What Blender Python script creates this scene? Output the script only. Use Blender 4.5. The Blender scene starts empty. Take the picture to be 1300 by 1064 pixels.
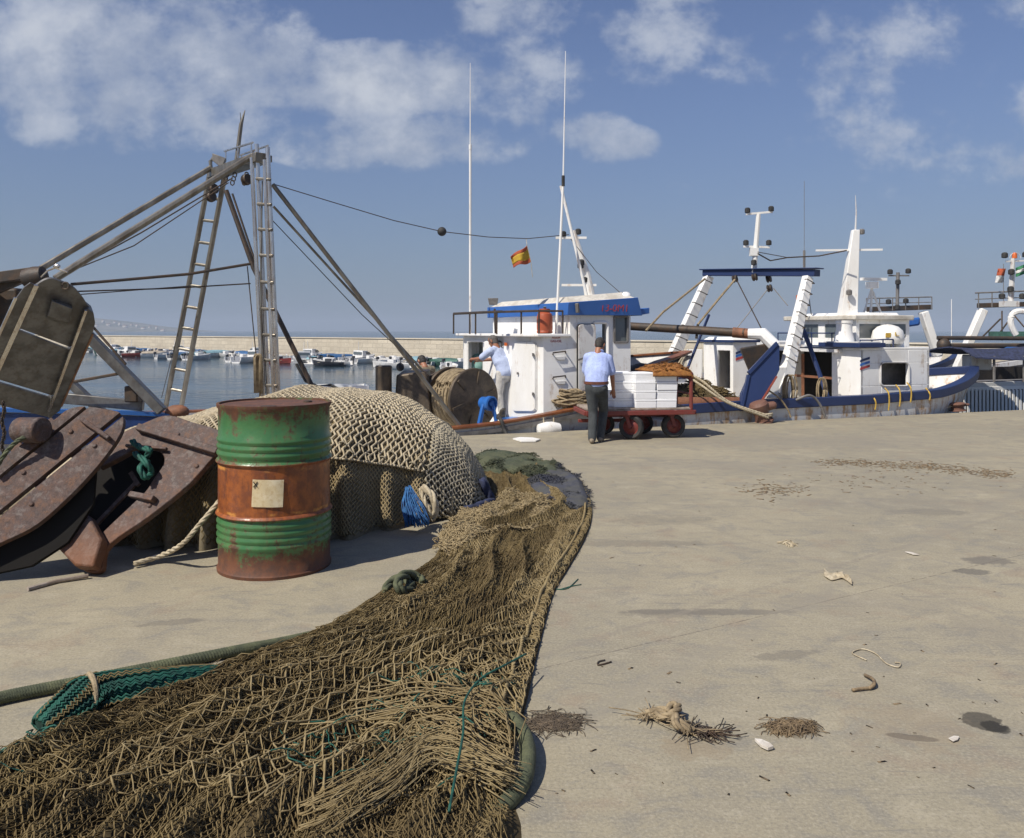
import bpy, math, random
import numpy as np
from mathutils import Vector, Matrix
random.seed(7); RNG = np.random.default_rng(11)
SC = bpy.context.scene; COL = SC.collection
PI = math.pi; R = math.radians
# ---------------------------------------------------------------- frame of the place
F, EYE, HZ = 1050.0, 1.6, 420.0          # focal length, eye height, horizon row of the photograph
D = np.array([.9372, .3488, 0.]); N = np.array([-.3488, .9372, 0.]); O0 = np.array([-.6, 12.7, 0.])
Z3 = np.array([0., 0., 1.])
def P(px, py, Y): return np.array([(px-650)/F*Y, Y, EYE-(py-HZ)/F*Y])
def G(px, py, z=0.): return P(px, py, F*(EYE-z)/(py-HZ))            # a point on level ground
def UV(u, v, z=0.): return O0+u*D+v*N+z*Z3                           # along and across the quay edge
def pv(px, py, v):                                                   # on the upright plane v metres off the quay edge
    k = (px-650)/F
    return P(px, py, (v+O0 @ N)/(k*N[0]+N[1]))
def pu(px, py, u):
    k = (px-650)/F
    return P(px, py, (u+O0 @ D)/(k*D[0]+D[1]))
def plane(a, b, c):
    a, b, c = map(np.array, (a, b, c)); n = np.cross(b-a, c-a); n = n/np.linalg.norm(n)
    cam = np.array([0, 0, EYE])
    def hit(px, py, off=0.):
        r = np.array([(px-650)/F, 1., -(py-HZ)/F])
        nn = n if n[1] < 0 else -n
        return cam+r*((a+nn*off-cam) @ n)/(r @ n)
    hit.n = n if n[1] < 0 else -n                                    # towards the viewer
    return hit
def unit(a): a = np.array(a, float); return a/max(1e-9, np.linalg.norm(a))
def L3(pts, n):                                                      # smooth resample of a polyline
    pts = np.array(pts, float); m = len(pts)
    if m < 3: return pts[0]+(pts[-1]-pts[0])*np.linspace(0, 1, n)[:, None]
    p = np.vstack([2*pts[0]-pts[1], pts, 2*pts[-1]-pts[-2]])
    t = np.linspace(0, m-1-1e-6, n); i = t.astype(int); f = (t-i)[:, None]
    a, b, c, d = p[i], p[i+1], p[i+2], p[i+3]
    return .5*((2*b)+(c-a)*f+(2*a-5*b+4*c-d)*f**2+(3*b-a-3*c+d)*f**3)
_T = RNG.random((256, 256))
def vn(x, y, seed=0):                                                # value noise, -1..1
    x = np.asarray(x, float)+seed*17.3; y = np.asarray(y, float)+seed*31.7
    i, j = np.floor(x).astype(int), np.floor(y).astype(int); a, b = x-i, y-j
    a, b = a*a*(3-2*a), b*b*(3-2*b); g = lambda p, q: _T[p % 256, q % 256]
    return 2*((g(i, j)*(1-a)+g(i+1, j)*a)*(1-b)+(g(i, j+1)*(1-a)+g(i+1, j+1)*a)*b)-1
def fbm(x, y, seed=0, o=4): return sum(vn(np.asarray(x)*2**k, np.asarray(y)*2**k, seed+k)*.5**k for k in range(o))/1.6
# ---------------------------------------------------------------- mesh builder
class MB:
    def __init__(s): s.v = []; s.l = []; s.n = []; s.k = 0
    def add(s, v, faces):
        v = np.asarray(v, float).reshape(-1, 3)
        if isinstance(faces, np.ndarray):
            s.l.append((faces+s.k).ravel()); s.n.append(np.full(len(faces), faces.shape[1]))
        else:
            s.l.append(np.array([i+s.k for f in faces for i in f], int)); s.n.append(np.array([len(f) for f in faces], int))
        s.v.append(v); s.k += len(v); return s
    def box(s, c, size, ax=None, ay=None, az=None):
        ax = unit(ax if ax is not None else (1, 0, 0)); az = unit(az if az is not None else (0, 0, 1))
        ay = unit(ay) if ay is not None else np.cross(az, ax)
        c = np.array(c, float); h = np.array(size, float)/2
        v = [c+ax*h[0]*i+ay*h[1]*j+az*h[2]*k for k in (-1, 1) for j in (-1, 1) for i in (-1, 1)]
        return s.add(v, [(0, 2, 3, 1), (4, 5, 7, 6), (0, 1, 5, 4), (2, 6, 7, 3), (0, 4, 6, 2), (1, 3, 7, 5)])
    def beam(s, p, q, w, h, up=(0, 0, 1)):                           # rectangular bar from p to q
        p, q = np.array(p, float), np.array(q, float); ax = unit(q-p); ay = np.cross(up, ax)
        if np.linalg.norm(ay) < 1e-4: ay = np.cross((0, 1, 0), ax)
        ay = unit(ay); return s.box((p+q)/2, (np.linalg.norm(q-p), w, h), ax, ay, np.cross(ax, ay))
    def prism(s, pts, ext):
        pts = np.array(pts, float); m = len(pts); e = np.array(ext, float)
        return s.add(np.vstack([pts, pts+e]), [tuple(range(m))[::-1], tuple(range(m, 2*m))]+[(i, (i+1) % m, m+(i+1) % m, m+i) for i in range(m)])
    def frustum(s, a, b):                                            # two loops joined, capped
        m = len(a); return s.add(np.vstack([a, b]), [tuple(range(m))[::-1], tuple(range(m, 2*m))]+[(i, (i+1) % m, m+(i+1) % m, m+i) for i in range(m)])
    def tubes(s, arr, r, n=5, caps=True, ref=(.31, .22, .93)):       # many polylines at once: (S,K,3)
        a = np.asarray(arr, float); S, K, _ = a.shape
        t = np.empty_like(a); t[:, 1:-1] = a[:, 2:]-a[:, :-2]; t[:, 0] = a[:, 1]-a[:, 0]; t[:, -1] = a[:, -1]-a[:, -2]
        t /= np.maximum(1e-9, np.linalg.norm(t, axis=2, keepdims=True))
        ref = np.array(ref, float); x = np.cross(t, ref)
        bad = np.linalg.norm(x, axis=2) < .15; x[bad] = np.cross(t[bad], (1, 0, 0))
        x /= np.maximum(1e-9, np.linalg.norm(x, axis=2, keepdims=True)); y = np.cross(t, x)
        r = np.asarray(r, float); r = r.reshape(r.shape+(1,)*(2-r.ndim)) if r.ndim else np.full((1, 1), r)
        r = np.broadcast_to(r, (S, K))[..., None, None]
        th = np.arange(n)*2*PI/n
        v = a[:, :, None]+r*(np.cos(th)[None, None, :, None]*x[:, :, None]+np.sin(th)[None, None, :, None]*y[:, :, None])
        b = (np.arange(S)*K*n)[:, None, None]+(np.arange(K-1)*n)[None, :, None]; j = np.arange(n)[None, None, :]; j2 = (j+1) % n
        q = np.stack([b+j, b+j2, b+n+j2, b+n+j], -1).reshape(-1, 4)
        k0 = s.k; s.add(v, q)
        if caps:
            c0 = (np.arange(S)*K*n)[:, None]+np.arange(n)[None, ::-1]; c1 = (np.arange(S)*K*n+(K-1)*n)[:, None]+np.arange(n)[None, :]
            for c in (c0, c1): s.l.append((c+k0).ravel()); s.n.append(np.full(S, n))
        return s
    def tube(s, pts, r, n=8): 
        return s.tubes(np.array(pts, float)[None], np.array(r, float)[None] if np.ndim(r) else r, n, ref=(.31, .22, .93))
    def rod(s, p, q, r, r2=None, n=8): return s.tube([p, q], r if r2 is None else [r, r2], n)
    def rope(s, pts, r, n=10, turns=None, strands=3, k=None):        # laid rope: strands twisted round each other
        pts = np.array(pts, float); ln = np.linalg.norm(np.diff(pts, axis=0), axis=1).sum()
        turns = turns or ln/(r*9); k = k or int(min(900, max(12, turns*8))); c = L3(pts, k)
        t = np.gradient(c, axis=0); t /= np.maximum(1e-9, np.linalg.norm(t, axis=1, keepdims=True))
        x = np.cross(t, (.31, .22, .93)); x /= np.maximum(1e-6, np.linalg.norm(x, axis=1, keepdims=True)); y = np.cross(t, x)
        a = np.linspace(0, turns*2*PI, k)
        return s.tubes(np.array([c+r*.5*(np.cos(a+q*2*PI/strands)[:, None]*x+np.sin(a+q*2*PI/strands)[:, None]*y) for q in range(strands)]), r*.56, 6)
    def lathe(s, prof, c, axis=(0, 0, 1), n=24, ax=None, sx=1., sy=1., ring=False):
        if ring: prof = list(prof)+[prof[0]]
        az = unit(axis); ax = unit(ax) if ax is not None else unit(np.cross(az, (0, 1, 0)) if abs(az[1]) < .9 else np.cross(az, (1, 0, 0))); ay = np.cross(az, ax)
        th = np.arange(n)*2*PI/n; c = np.array(c, float)
        v = np.array([c+az*z+r*(np.cos(th)[:, None]*ax*sx+np.sin(th)[:, None]*ay*sy) for r, z in prof]).reshape(-1, 3)
        m = len(prof); f = [(i*n+j, i*n+(j+1) % n, (i+1)*n+(j+1) % n, (i+1)*n+j) for i in range(m-1) for j in range(n)]
        if prof[0][0] > 1e-6 and not ring: f.append(tuple(range(n))[::-1])
        if prof[-1][0] > 1e-6 and not ring: f.append(tuple(range((m-1)*n, m*n)))
        return s.add(v, f)
    def ball(s, c, r, n=12, m=8, axis=(0, 0, 1)):
        rx = r if np.ndim(r) else (r, r, r); c = np.array(c, float)
        th = np.linspace(0, PI, m+1); ph = np.arange(n)*2*PI/n
        v = np.array([[c[0]+rx[0]*math.sin(a)*math.cos(b), c[1]+rx[1]*math.sin(a)*math.sin(b), c[2]-rx[2]*math.cos(a)] for a in th for b in ph])
        return s.add(v, np.array([(i*n+j, i*n+(j+1) % n, (i+1)*n+(j+1) % n, (i+1)*n+j) for i in range(m) for j in range(n)]))
    def caps(s, p, q, r1, r2, n=12, flat=1.):                        # tapered capsule
        p, q = np.array(p, float), np.array(q, float); ax = unit(q-p); ln = np.linalg.norm(q-p)
        a = np.linspace(-PI/2, 0, 5); prof = [(max(1e-4, r1*math.cos(t)), r1*math.sin(t)) for t in a]+[(max(1e-4, r2*math.cos(t)), ln+r2*math.sin(t)) for t in -a[::-1]]
        return s.lathe(prof, p, ax, n, sy=flat)
    def grid(s, pts, flip=False):                                    # (I,J,3) sheet
        pts = np.asarray(pts, float); I, J = pts.shape[:2]; i, j = np.meshgrid(np.arange(I-1), np.arange(J-1), indexing='ij')
        b = (i*J+j).ravel(); q = np.stack([b, b+1, b+J+1, b+J], -1)
        return s.add(pts, q[:, ::-1] if flip else q)
    def slab(s, pts, th):                                            # sheet with thickness (thickened along th vector)
        pts = np.asarray(pts, float); I, J = pts.shape[:2]; s.grid(pts); k = s.k
        s.grid(pts+np.array(th), True)
        a = k-I*J; f = []
        ring = [i*J for i in range(I)]+[(I-1)*J+j for j in range(1, J)]+[i*J+J-1 for i in range(I-2, -1, -1)]+[j for j in range(J-2, 0, -1)]
        m = len(ring)
        for t in range(m): p, q = ring[t], ring[(t+1) % m]; f.append((p, q, q+I*J, p+I*J))
        s.l.append(np.array([a+i for g in f for i in g], int)); s.n.append(np.full(m, 4)); return s
    def wall(s, p0, p1, z0, z1, holes, th, nrm):                     # wall of thickness th with rectangular openings (t0,t1,za,zb)
        p0, p1 = np.array(p0, float), np.array(p1, float); p0[2] = p1[2] = 0
        ts = sorted({0., 1., *[h[0] for h in holes], *[h[1] for h in holes]}); zs = sorted({z0, z1, *[h[2] for h in holes], *[h[3] for h in holes]})
        for a, b in zip(ts, ts[1:]):
            for c, d in zip(zs, zs[1:]):
                if any(h[0] <= (a+b)/2 <= h[1] and h[2] <= (c+d)/2 <= h[3] for h in holes): continue
                q = [p0+(p1-p0)*a+Z3*c, p0+(p1-p0)*b+Z3*c, p0+(p1-p0)*b+Z3*d, p0+(p1-p0)*a+Z3*d]
                s.prism(q, -np.array(nrm)*th)
        return s
    def build(s, name, m, parent=None, smooth=True, ang=35, bevel=0., origin=None):
        v = np.vstack(s.v); me = bpy.data.meshes.new(name)
        org = np.array(wloc(parent)) if parent is not None else (np.array(origin, float) if origin is not None else np.zeros(3))
        me.vertices.add(len(v)); me.vertices.foreach_set('co', (v-org).astype(np.float32).ravel())
        l = np.concatenate(s.l); n = np.concatenate(s.n)
        me.loops.add(len(l)); me.loops.foreach_set('vertex_index', l.astype(np.int32))
        me.polygons.add(len(n)); me.polygons.foreach_set('loop_start', np.concatenate([[0], np.cumsum(n)[:-1]]).astype(np.int32))
        me.update(calc_edges=True); me.validate()
        if smooth:
            me.polygons.foreach_set('use_smooth', np.ones(len(me.polygons), bool))
            if ang < 180: me.set_sharp_from_angle(angle=R(ang))
        me.materials.append(m)
        o = bpy.data.objects.new(name, me); COL.objects.link(o)
        if parent is not None: o.parent = parent
        else: o.location = org
        if bevel:
            b = o.modifiers.new('Bevel', 'BEVEL'); b.width = bevel; b.segments = 2; b.limit_method = 'ANGLE'; b.angle_limit = R(40)
        return o
def wloc(o):
    p = Vector((0, 0, 0))
    while o is not None: p = p+o.location; o = o.parent
    return p
def tag(o, label=None, cat=None, group=None, kind=None):
    if label: o['label'] = label
    if cat: o['category'] = cat
    if group: o['group'] = group
    if kind: o['kind'] = kind
    return o
def thing(name, loc, label, cat, group=None):
    o = bpy.data.objects.new(name, None); o.empty_display_size = .1; COL.objects.link(o); o.location = [float(c) for c in loc]
    return tag(o, label, cat, group)
def copy_tree(o, parent=None):
    c = o.copy(); COL.objects.link(c); c.parent = parent
    for ch in list(o.children): copy_tree(ch, c)
    return c
def remeshed(mb, name, m, parent, voxel=.012, smooth=3, fac=.5):      # overlapping volumes fused into one continuous skin
    o = mb.build(name, m, parent)
    r = o.modifiers.new('r', 'REMESH'); r.mode = 'VOXEL'; r.voxel_size = voxel; r.use_smooth_shade = True
    if smooth: q = o.modifiers.new('s', 'SMOOTH'); q.iterations = smooth; q.factor = fac
    dg = bpy.context.evaluated_depsgraph_get(); me = bpy.data.meshes.new_from_object(o.evaluated_get(dg)); me.name = name
    o.modifiers.clear(); o.data = me
    me.polygons.foreach_set('use_smooth', np.ones(len(me.polygons), bool))
    if not me.materials: me.materials.append(m)
    return o
def lettering(text, p, xdir, updir, size, m, parent, name='lettering', depth=.004, slant=0.):
    cu = bpy.data.curves.new(name, 'FONT'); cu.body = text; cu.size = size; cu.extrude = depth/2; cu.align_x = 'CENTER'; cu.align_y = 'CENTER'; cu.shear = slant; cu.offset = .0
    t = bpy.data.objects.new(name, cu); COL.objects.link(t)
    me = bpy.data.meshes.new_from_object(t.evaluated_get(bpy.context.evaluated_depsgraph_get())); bpy.data.objects.remove(t)
    x, y = unit(xdir), unit(updir); z = np.cross(x, y); co = np.empty(len(me.vertices)*3, np.float32); me.vertices.foreach_get('co', co); co = co.reshape(-1, 3)
    w = np.array(p)+co[:, :1]*x+co[:, 1:2]*y+co[:, 2:]*z-np.array(wloc(parent))
    me.vertices.foreach_set('co', w.astype(np.float32).ravel()); me.update(); me.materials.clear(); me.materials.append(m); me.name = name
    o = bpy.data.objects.new(name, me); COL.objects.link(o); o.parent = parent; return o
def clip(poly, a, b, keep=1):                                        # part of a 2-D polygon left (keep=1) of the line a->b
    out = []; g = lambda p: keep*((b[0]-a[0])*(p[1]-a[1])-(b[1]-a[1])*(p[0]-a[0]))
    for i, p in enumerate(poly):
        q = poly[(i+1) % len(poly)]; gp, gq = g(p), g(q)
        if gp >= 0: out.append(p)
        if gp*gq < 0: t = gp/(gp-gq); out.append((p[0]+(q[0]-p[0])*t, p[1]+(q[1]-p[1])*t))
    return out
# ---------------------------------------------------------------- materials
class NT:
    def __init__(s, tree): s.t = tree
    def n(s, kind, **kw):
        o = s.t.nodes.new(kind)
        for k, v in kw.items(): setattr(o, k, v)
        return o
    def put(s, sock, v):
        if hasattr(v, 'is_output') or isinstance(v, bpy.types.NodeSocket): s.t.links.new(v, sock)
        else: sock.default_value = v
    def math(s, op, a, b=0., c=None, cl=False):
        o = s.n('ShaderNodeMath', operation=op, use_clamp=cl); s.put(o.inputs[0], a); s.put(o.inputs[1], b)
        if c is not None: s.put(o.inputs[2], c)
        return o.outputs[0]
    def mix(s, f, a, b, mode='MIX'):
        o = s.n('ShaderNodeMix', data_type='RGBA', blend_type=mode); s.put(o.inputs[0], f)
        s.put(o.inputs[6], (*a, 1) if isinstance(a, tuple) else a); s.put(o.inputs[7], (*b, 1) if isinstance(b, tuple) else b); return o.outputs[2]
    def ss(s, x, a, b):
        o = s.n('ShaderNodeMapRange', interpolation_type='SMOOTHSTEP'); s.put(o.inputs[0], x); o.inputs[1].default_value = a; o.inputs[2].default_value = b; return o.outputs[0]
    def noise(s, co, scale, detail=5, rough=.55, stretch=(1, 1, 1), dist=0., loc=(0, 0, 0)):
        mp = s.n('ShaderNodeMapping'); s.put(mp.inputs[0], co); mp.inputs['Scale'].default_value = stretch; mp.inputs['Location'].default_value = loc
        o = s.n('ShaderNodeTexNoise'); s.t.links.new(mp.outputs[0], o.inputs[0]); o.inputs['Scale'].default_value = scale; o.inputs['Detail'].default_value = detail
        o.inputs['Roughness'].default_value = rough; o.inputs['Distortion'].default_value = dist; return o.outputs[0]
    def sep(s, co): o = s.n('ShaderNodeSeparateXYZ'); s.put(o.inputs[0], co); return o.outputs
    def blob(s, x, y, cx, cy, rx, ry, rot=0.):                       # 1 at the centre of an ellipse, 0 at its rim
        dx, dy = s.math('SUBTRACT', x, cx), s.math('SUBTRACT', y, cy)
        if rot:
            c, q = math.cos(rot), math.sin(rot)
            dx, dy = s.math('ADD', s.math('MULTIPLY', dx, c), s.math('MULTIPLY', dy, q)), s.math('SUBTRACT', s.math('MULTIPLY', dy, c), s.math('MULTIPLY', dx, q))
        a, b = s.math('DIVIDE', dx, rx), s.math('DIVIDE', dy, ry)
        return s.math('SUBTRACT', 1., s.math('ADD', s.math('MULTIPLY', a, a), s.math('MULTIPLY', b, b)), cl=True)
def newmat(name):
    m = bpy.data.materials.new(name); m.use_nodes = True; t = NT(m.node_tree); b = m.node_tree.nodes['Principled BSDF']; return m, t, b
def coords(t, kind='Object'): return t.n('ShaderNodeTexCoord').outputs[kind]
def bump(t, b, h, strength, dist=.02):
    o = t.n('ShaderNodeBump'); t.put(o.inputs['Height'], h); o.inputs['Strength'].default_value = strength; o.inputs['Distance'].default_value = dist; t.t.links.new(o.outputs[0], b.inputs['Normal'])
def MAT(name, col, col2=None, scale=6., lo=.4, hi=.62, rough=.6, metal=0., bmp=0., bscale=40., stretch=(1, 1, 1), spec=.5, col3=None, rough2=None):
    m, t, b = newmat(name); co = coords(t); b.inputs['Roughness'].default_value = rough; b.inputs['Metallic'].default_value = metal; b.inputs['Specular IOR Level'].default_value = spec
    if col2 is None: col2 = tuple(c*.75 for c in col)
    nz = t.noise(co, scale, 6, .6, stretch); f = t.ss(nz, lo, hi); c = t.mix(f, col, col2)
    n2 = t.noise(co, scale*5.3, 4, .6, stretch, loc=(3, 7, 1)); c = t.mix(t.math('MULTIPLY', t.ss(n2, .45, .75), .5), c, col3 or tuple(x*.6 for x in col2))
    t.put(b.inputs['Base Color'], c)
    t.put(b.inputs['Roughness'], t.math('ADD', rough-.08, t.math('MULTIPLY', n2, .16)))
    if bmp: bump(t, b, t.noise(co, bscale, 5, .6, stretch), bmp)
    return m
# ---------------------------------------------------------------- materials of the place
def rusted(name, paint, streak, amount, rough=.45, wear=(.20, .085, .03), sz=1.):   # paint with rust runs
    m, t, b = newmat(name); co = coords(t)
    run = t.noise(co, 3.2*sz, 6, .65, (2.2, 2.2, .32)); pat = t.noise(co, 9*sz, 6, .7, loc=(5, 1, 2)); fine = t.noise(co, 55*sz, 3, .6)
    k = t.ss(t.math('ADD', t.math('MULTIPLY', run, .65), t.math('MULTIPLY', pat, .35)), .66-amount, .74-amount*.6)
    dirt = t.ss(t.noise(co, 1.3*sz, 5, .6, (1, 1, .5)), .35, .75)
    c = t.mix(t.math('MULTIPLY', dirt, .5), paint, tuple(p*q for p, q in zip(paint, (.72, .68, .60))))
    c = t.mix(t.math('MULTIPLY', k, streak), c, wear); c = t.mix(t.math('MULTIPLY', t.ss(fine, .6, .8), .25), c, tuple(p*.6 for p in paint))
    t.put(b.inputs['Base Color'], c); t.put(b.inputs['Roughness'], t.math('ADD', rough, t.math('MULTIPLY', k, .3))); bump(t, b, t.math('ADD', fine, t.math('MULTIPLY', pat, 2.)), .12, .01); return m
m_white = rusted('white_boat_paint', (.86, .86, .84), .55, .12, .38, (.36, .22, .10))
m_white2 = rusted('white_hull_paint', (.74, .74, .72), .9, .20, .42, (.42, .22, .06))
m_white3 = rusted('dull_white_paint', (.66, .66, .65), .65, .15, .45)
m_blue = rusted('mid_blue_paint', (.035, .13, .42), .4, .02, .4, (.05, .10, .25))
m_blue2 = rusted('royal_blue_enamel', (.03, .14, .46), .35, .02, .3, (.08, .1, .2))
m_navy = rusted('navy_paint', (.018, .035, .11), .5, .03, .45, (.10, .06, .04))
m_wood = MAT('varnished_rail', (.24, .085, .03), (.15, .05, .02), 4, rough=.4, stretch=(1, 1, 4))
m_steel = MAT('galvanised_pipe', (.25, .235, .20), (.15, .135, .11), 5, rough=.42, metal=.6, bmp=.05, stretch=(1, 1, .3), col3=(.16, .10, .06))
m_inox = MAT('bright_pipe', (.70, .67, .62), (.52, .46, .40), 6, rough=.26, metal=.9, bmp=.03, stretch=(1, 1, .2), col3=(.3, .2, .14))
m_plate = MAT('dull_steel_plate', (.17, .168, .162), (.10, .097, .092), 4.5, rough=.42, metal=.4, bmp=.08, bscale=25, col3=(.10, .07, .05))
m_black = MAT('black_rubber', (.022, .022, .022), (.04, .038, .035), 10, rough=.75, bmp=.15)
m_iron = MAT('dark_iron', (.055, .048, .042), (.09, .06, .04), 7, rough=.6, metal=.3, bmp=.15)
m_tar = MAT('greasy_winch', (.115, .085, .055), (.065, .05, .035), 5, rough=.5, metal=.25, bmp=.15)
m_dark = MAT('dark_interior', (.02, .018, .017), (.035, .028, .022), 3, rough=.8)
m_glass, _t, _b = newmat('window_glass'); _b.inputs['Base Color'].default_value = (.10, .12, .13, 1); _b.inputs['Roughness'].default_value = .06; _b.inputs['Specular IOR Level'].default_value = .8
m_grey = MAT('grey_frame', (.20, .19, .18), (.14, .13, .12), 6, rough=.5)
m_roofw = MAT('cream_roof', (.62, .59, .52), (.48, .44, .37), 3, rough=.55)
m_red = MAT('red_letter', (.42, .05, .06), (.33, .05, .06), 20, rough=.5)
m_gas = rusted('orange_gas_bottle_paint', (.38, .085, .035), .7, .06, .45, (.16, .05, .03), 2.)
m_cart = rusted('red_cart_paint', (.185, .036, .028), .8, .14, .55, (.10, .045, .03), 2.)
m_cream = MAT('worn_plank', (.34, .29, .24), (.22, .17, .13), 9, rough=.8)
m_foam = MAT('white_foam', (.88, .89, .90), (.85, .86, .87), 30, rough=.7, bmp=.06, bscale=200, col3=(.74, .75, .77))
m_rope = MAT('tan_rope', (.34, .265, .16), (.21, .16, .095), 14, rough=.9, bmp=.3, bscale=120)
m_ropeg = MAT('olive_rope', (.105, .115, .06), (.06, .07, .04), 16, rough=.85, bmp=.3, bscale=160)
m_ropew = MAT('pale_rope', (.52, .45, .32), (.36, .30, .20), 20, rough=.9, bmp=.3)
m_green = MAT('green_twine', (.010, .105, .072), (.008, .055, .042), 22, rough=.75, bmp=.2)
m_bluetw = MAT('blue_twine', (.035, .15, .36), (.02, .08, .22), 22, rough=.8)
m_navyr = MAT('navy_cloth', (.035, .045, .10), (.02, .025, .05), 15, rough=.9, bmp=.2)
m_bollard = rusted('bollard_iron', (.17, .085, .06), .8, .12, .6, (.09, .05, .04), 3.)
m_ochre = MAT('ochre_netting', (.34, .145, .03), (.22, .085, .02), 22, rough=.95, bmp=.8, bscale=90)
m_shade, _t, _b = newmat('shade_black'); _b.inputs['Base Color'].default_value = (.016, .015, .014, 1); _b.inputs['Roughness'].default_value = .95; _b.inputs['Specular IOR Level'].default_value = .1  # near black without sheen: deep shade put into the colour
m_tarp = MAT('brown_cover', (.26, .11, .055), (.17, .075, .04), 8, rough=.7, bmp=.2)
m_skin = MAT('skin', (.36, .165, .095), (.30, .13, .075), 20, rough=.55)
m_hair = MAT('dark_hair', (.022, .018, .015), (.05, .045, .04), 40, rough=.7, bmp=.4, bscale=180)
m_hairg = MAT('greying_hair', (.07, .065, .06), (.14, .13, .12), 40, rough=.7, bmp=.4, bscale=180)
m_shirt = MAT('light_blue_shirt', (.42, .51, .82), (.36, .44, .74), 7, rough=.85, bmp=.25, bscale=14)
m_shirt2 = MAT('pale_blue_shirt', (.50, .58, .78), (.43, .50, .70), 7, rough=.85, bmp=.25, bscale=14)
m_khaki = MAT('khaki_top', (.26, .22, .15), (.19, .16, .11), 9, rough=.9, bmp=.25, bscale=20)
m_trous = MAT('charcoal_trousers', (.058, .065, .068), (.042, .047, .05), 8, rough=.9, bmp=.25, bscale=16)
m_trousw = MAT('off_white_trousers', (.62, .60, .56), (.50, .48, .44), 8, rough=.9, bmp=.25, bscale=16)
m_shoe = MAT('tan_shoe', (.28, .23, .17), (.18, .14, .10), 12, rough=.7)
m_boot = MAT('dark_boot', (.04, .035, .03), (.06, .05, .04), 12, rough=.6)
m_belt = MAT('brown_belt', (.16, .055, .03), (.11, .04, .025), 12, rough=.55)
m_yellow = MAT('yellow_strap', (.55, .36, .05), (.42, .27, .05), 12, rough=.7)
m_chip = MAT('dry_scraps', (.26, .19, .11), (.14, .10, .06), 30, rough=.95)
m_paper = MAT('pale_scrap', (.66, .62, .55), (.52, .47, .40), 12, rough=.85)
m_orange = MAT('orange_lamp', (.70, .16, .03), (.6, .13, .03), 12, rough=.4)
m_flagy = MAT('yellow_cloth', (.52, .34, .03), (.42, .27, .03), 12, rough=.9)
m_flagr = MAT('red_cloth', (.40, .09, .035), (.33, .07, .03), 12, rough=.9)
m_flagg = MAT('green_cloth', (.04, .20, .09), (.03, .15, .07), 12, rough=.9)
m_flagw = MAT('white_cloth', (.6, .6, .58), (.5, .5, .48), 12, rough=.9)
# corroded iron of the trawl doors
def m_rustdoor():
    m, t, b = newmat('corroded_iron'); co = coords(t)
    a = t.noise(co, 4.5, 8, .68); p = t.noise(co, 14, 6, .7, loc=(4, 2, 9)); f = t.noise(co, 90, 3, .6)
    c = t.mix(t.ss(a, .35, .65), (.105, .064, .052), (.075, .054, .049)); c = t.mix(t.math('MULTIPLY', t.ss(p, .5, .66), .75), c, (.155, .078, .042))
    c = t.mix(t.math('MULTIPLY', t.ss(p, .50, .36), .75), c, (.165, .138, .124)); sp = t.noise(co, 34, 5, .7, loc=(2, 2, 2)); c = t.mix(t.math('MULTIPLY', t.ss(sp, .5, .64), .55), c, (.045, .03, .026)); c = t.mix(t.math('MULTIPLY', t.ss(sp, .45, .34), .4), c, (.21, .13, .10)); c = t.mix(t.math('MULTIPLY', t.ss(f, .55, .75), .4), c, (.05, .03, .022))
    z = t.sep(co)[2]; c = t.mix(t.math('MULTIPLY', t.ss(z, .34, .05), .55), c, (.21, .075, .022))
    t.put(b.inputs['Base Color'], c); b.inputs['Roughness'].default_value = .72; b.inputs['Metallic'].default_value = .15
    bump(t, b, t.math('ADD', p, t.math('MULTIPLY', f, .5)), .5, .012); return m
m_door = m_rustdoor()
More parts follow.
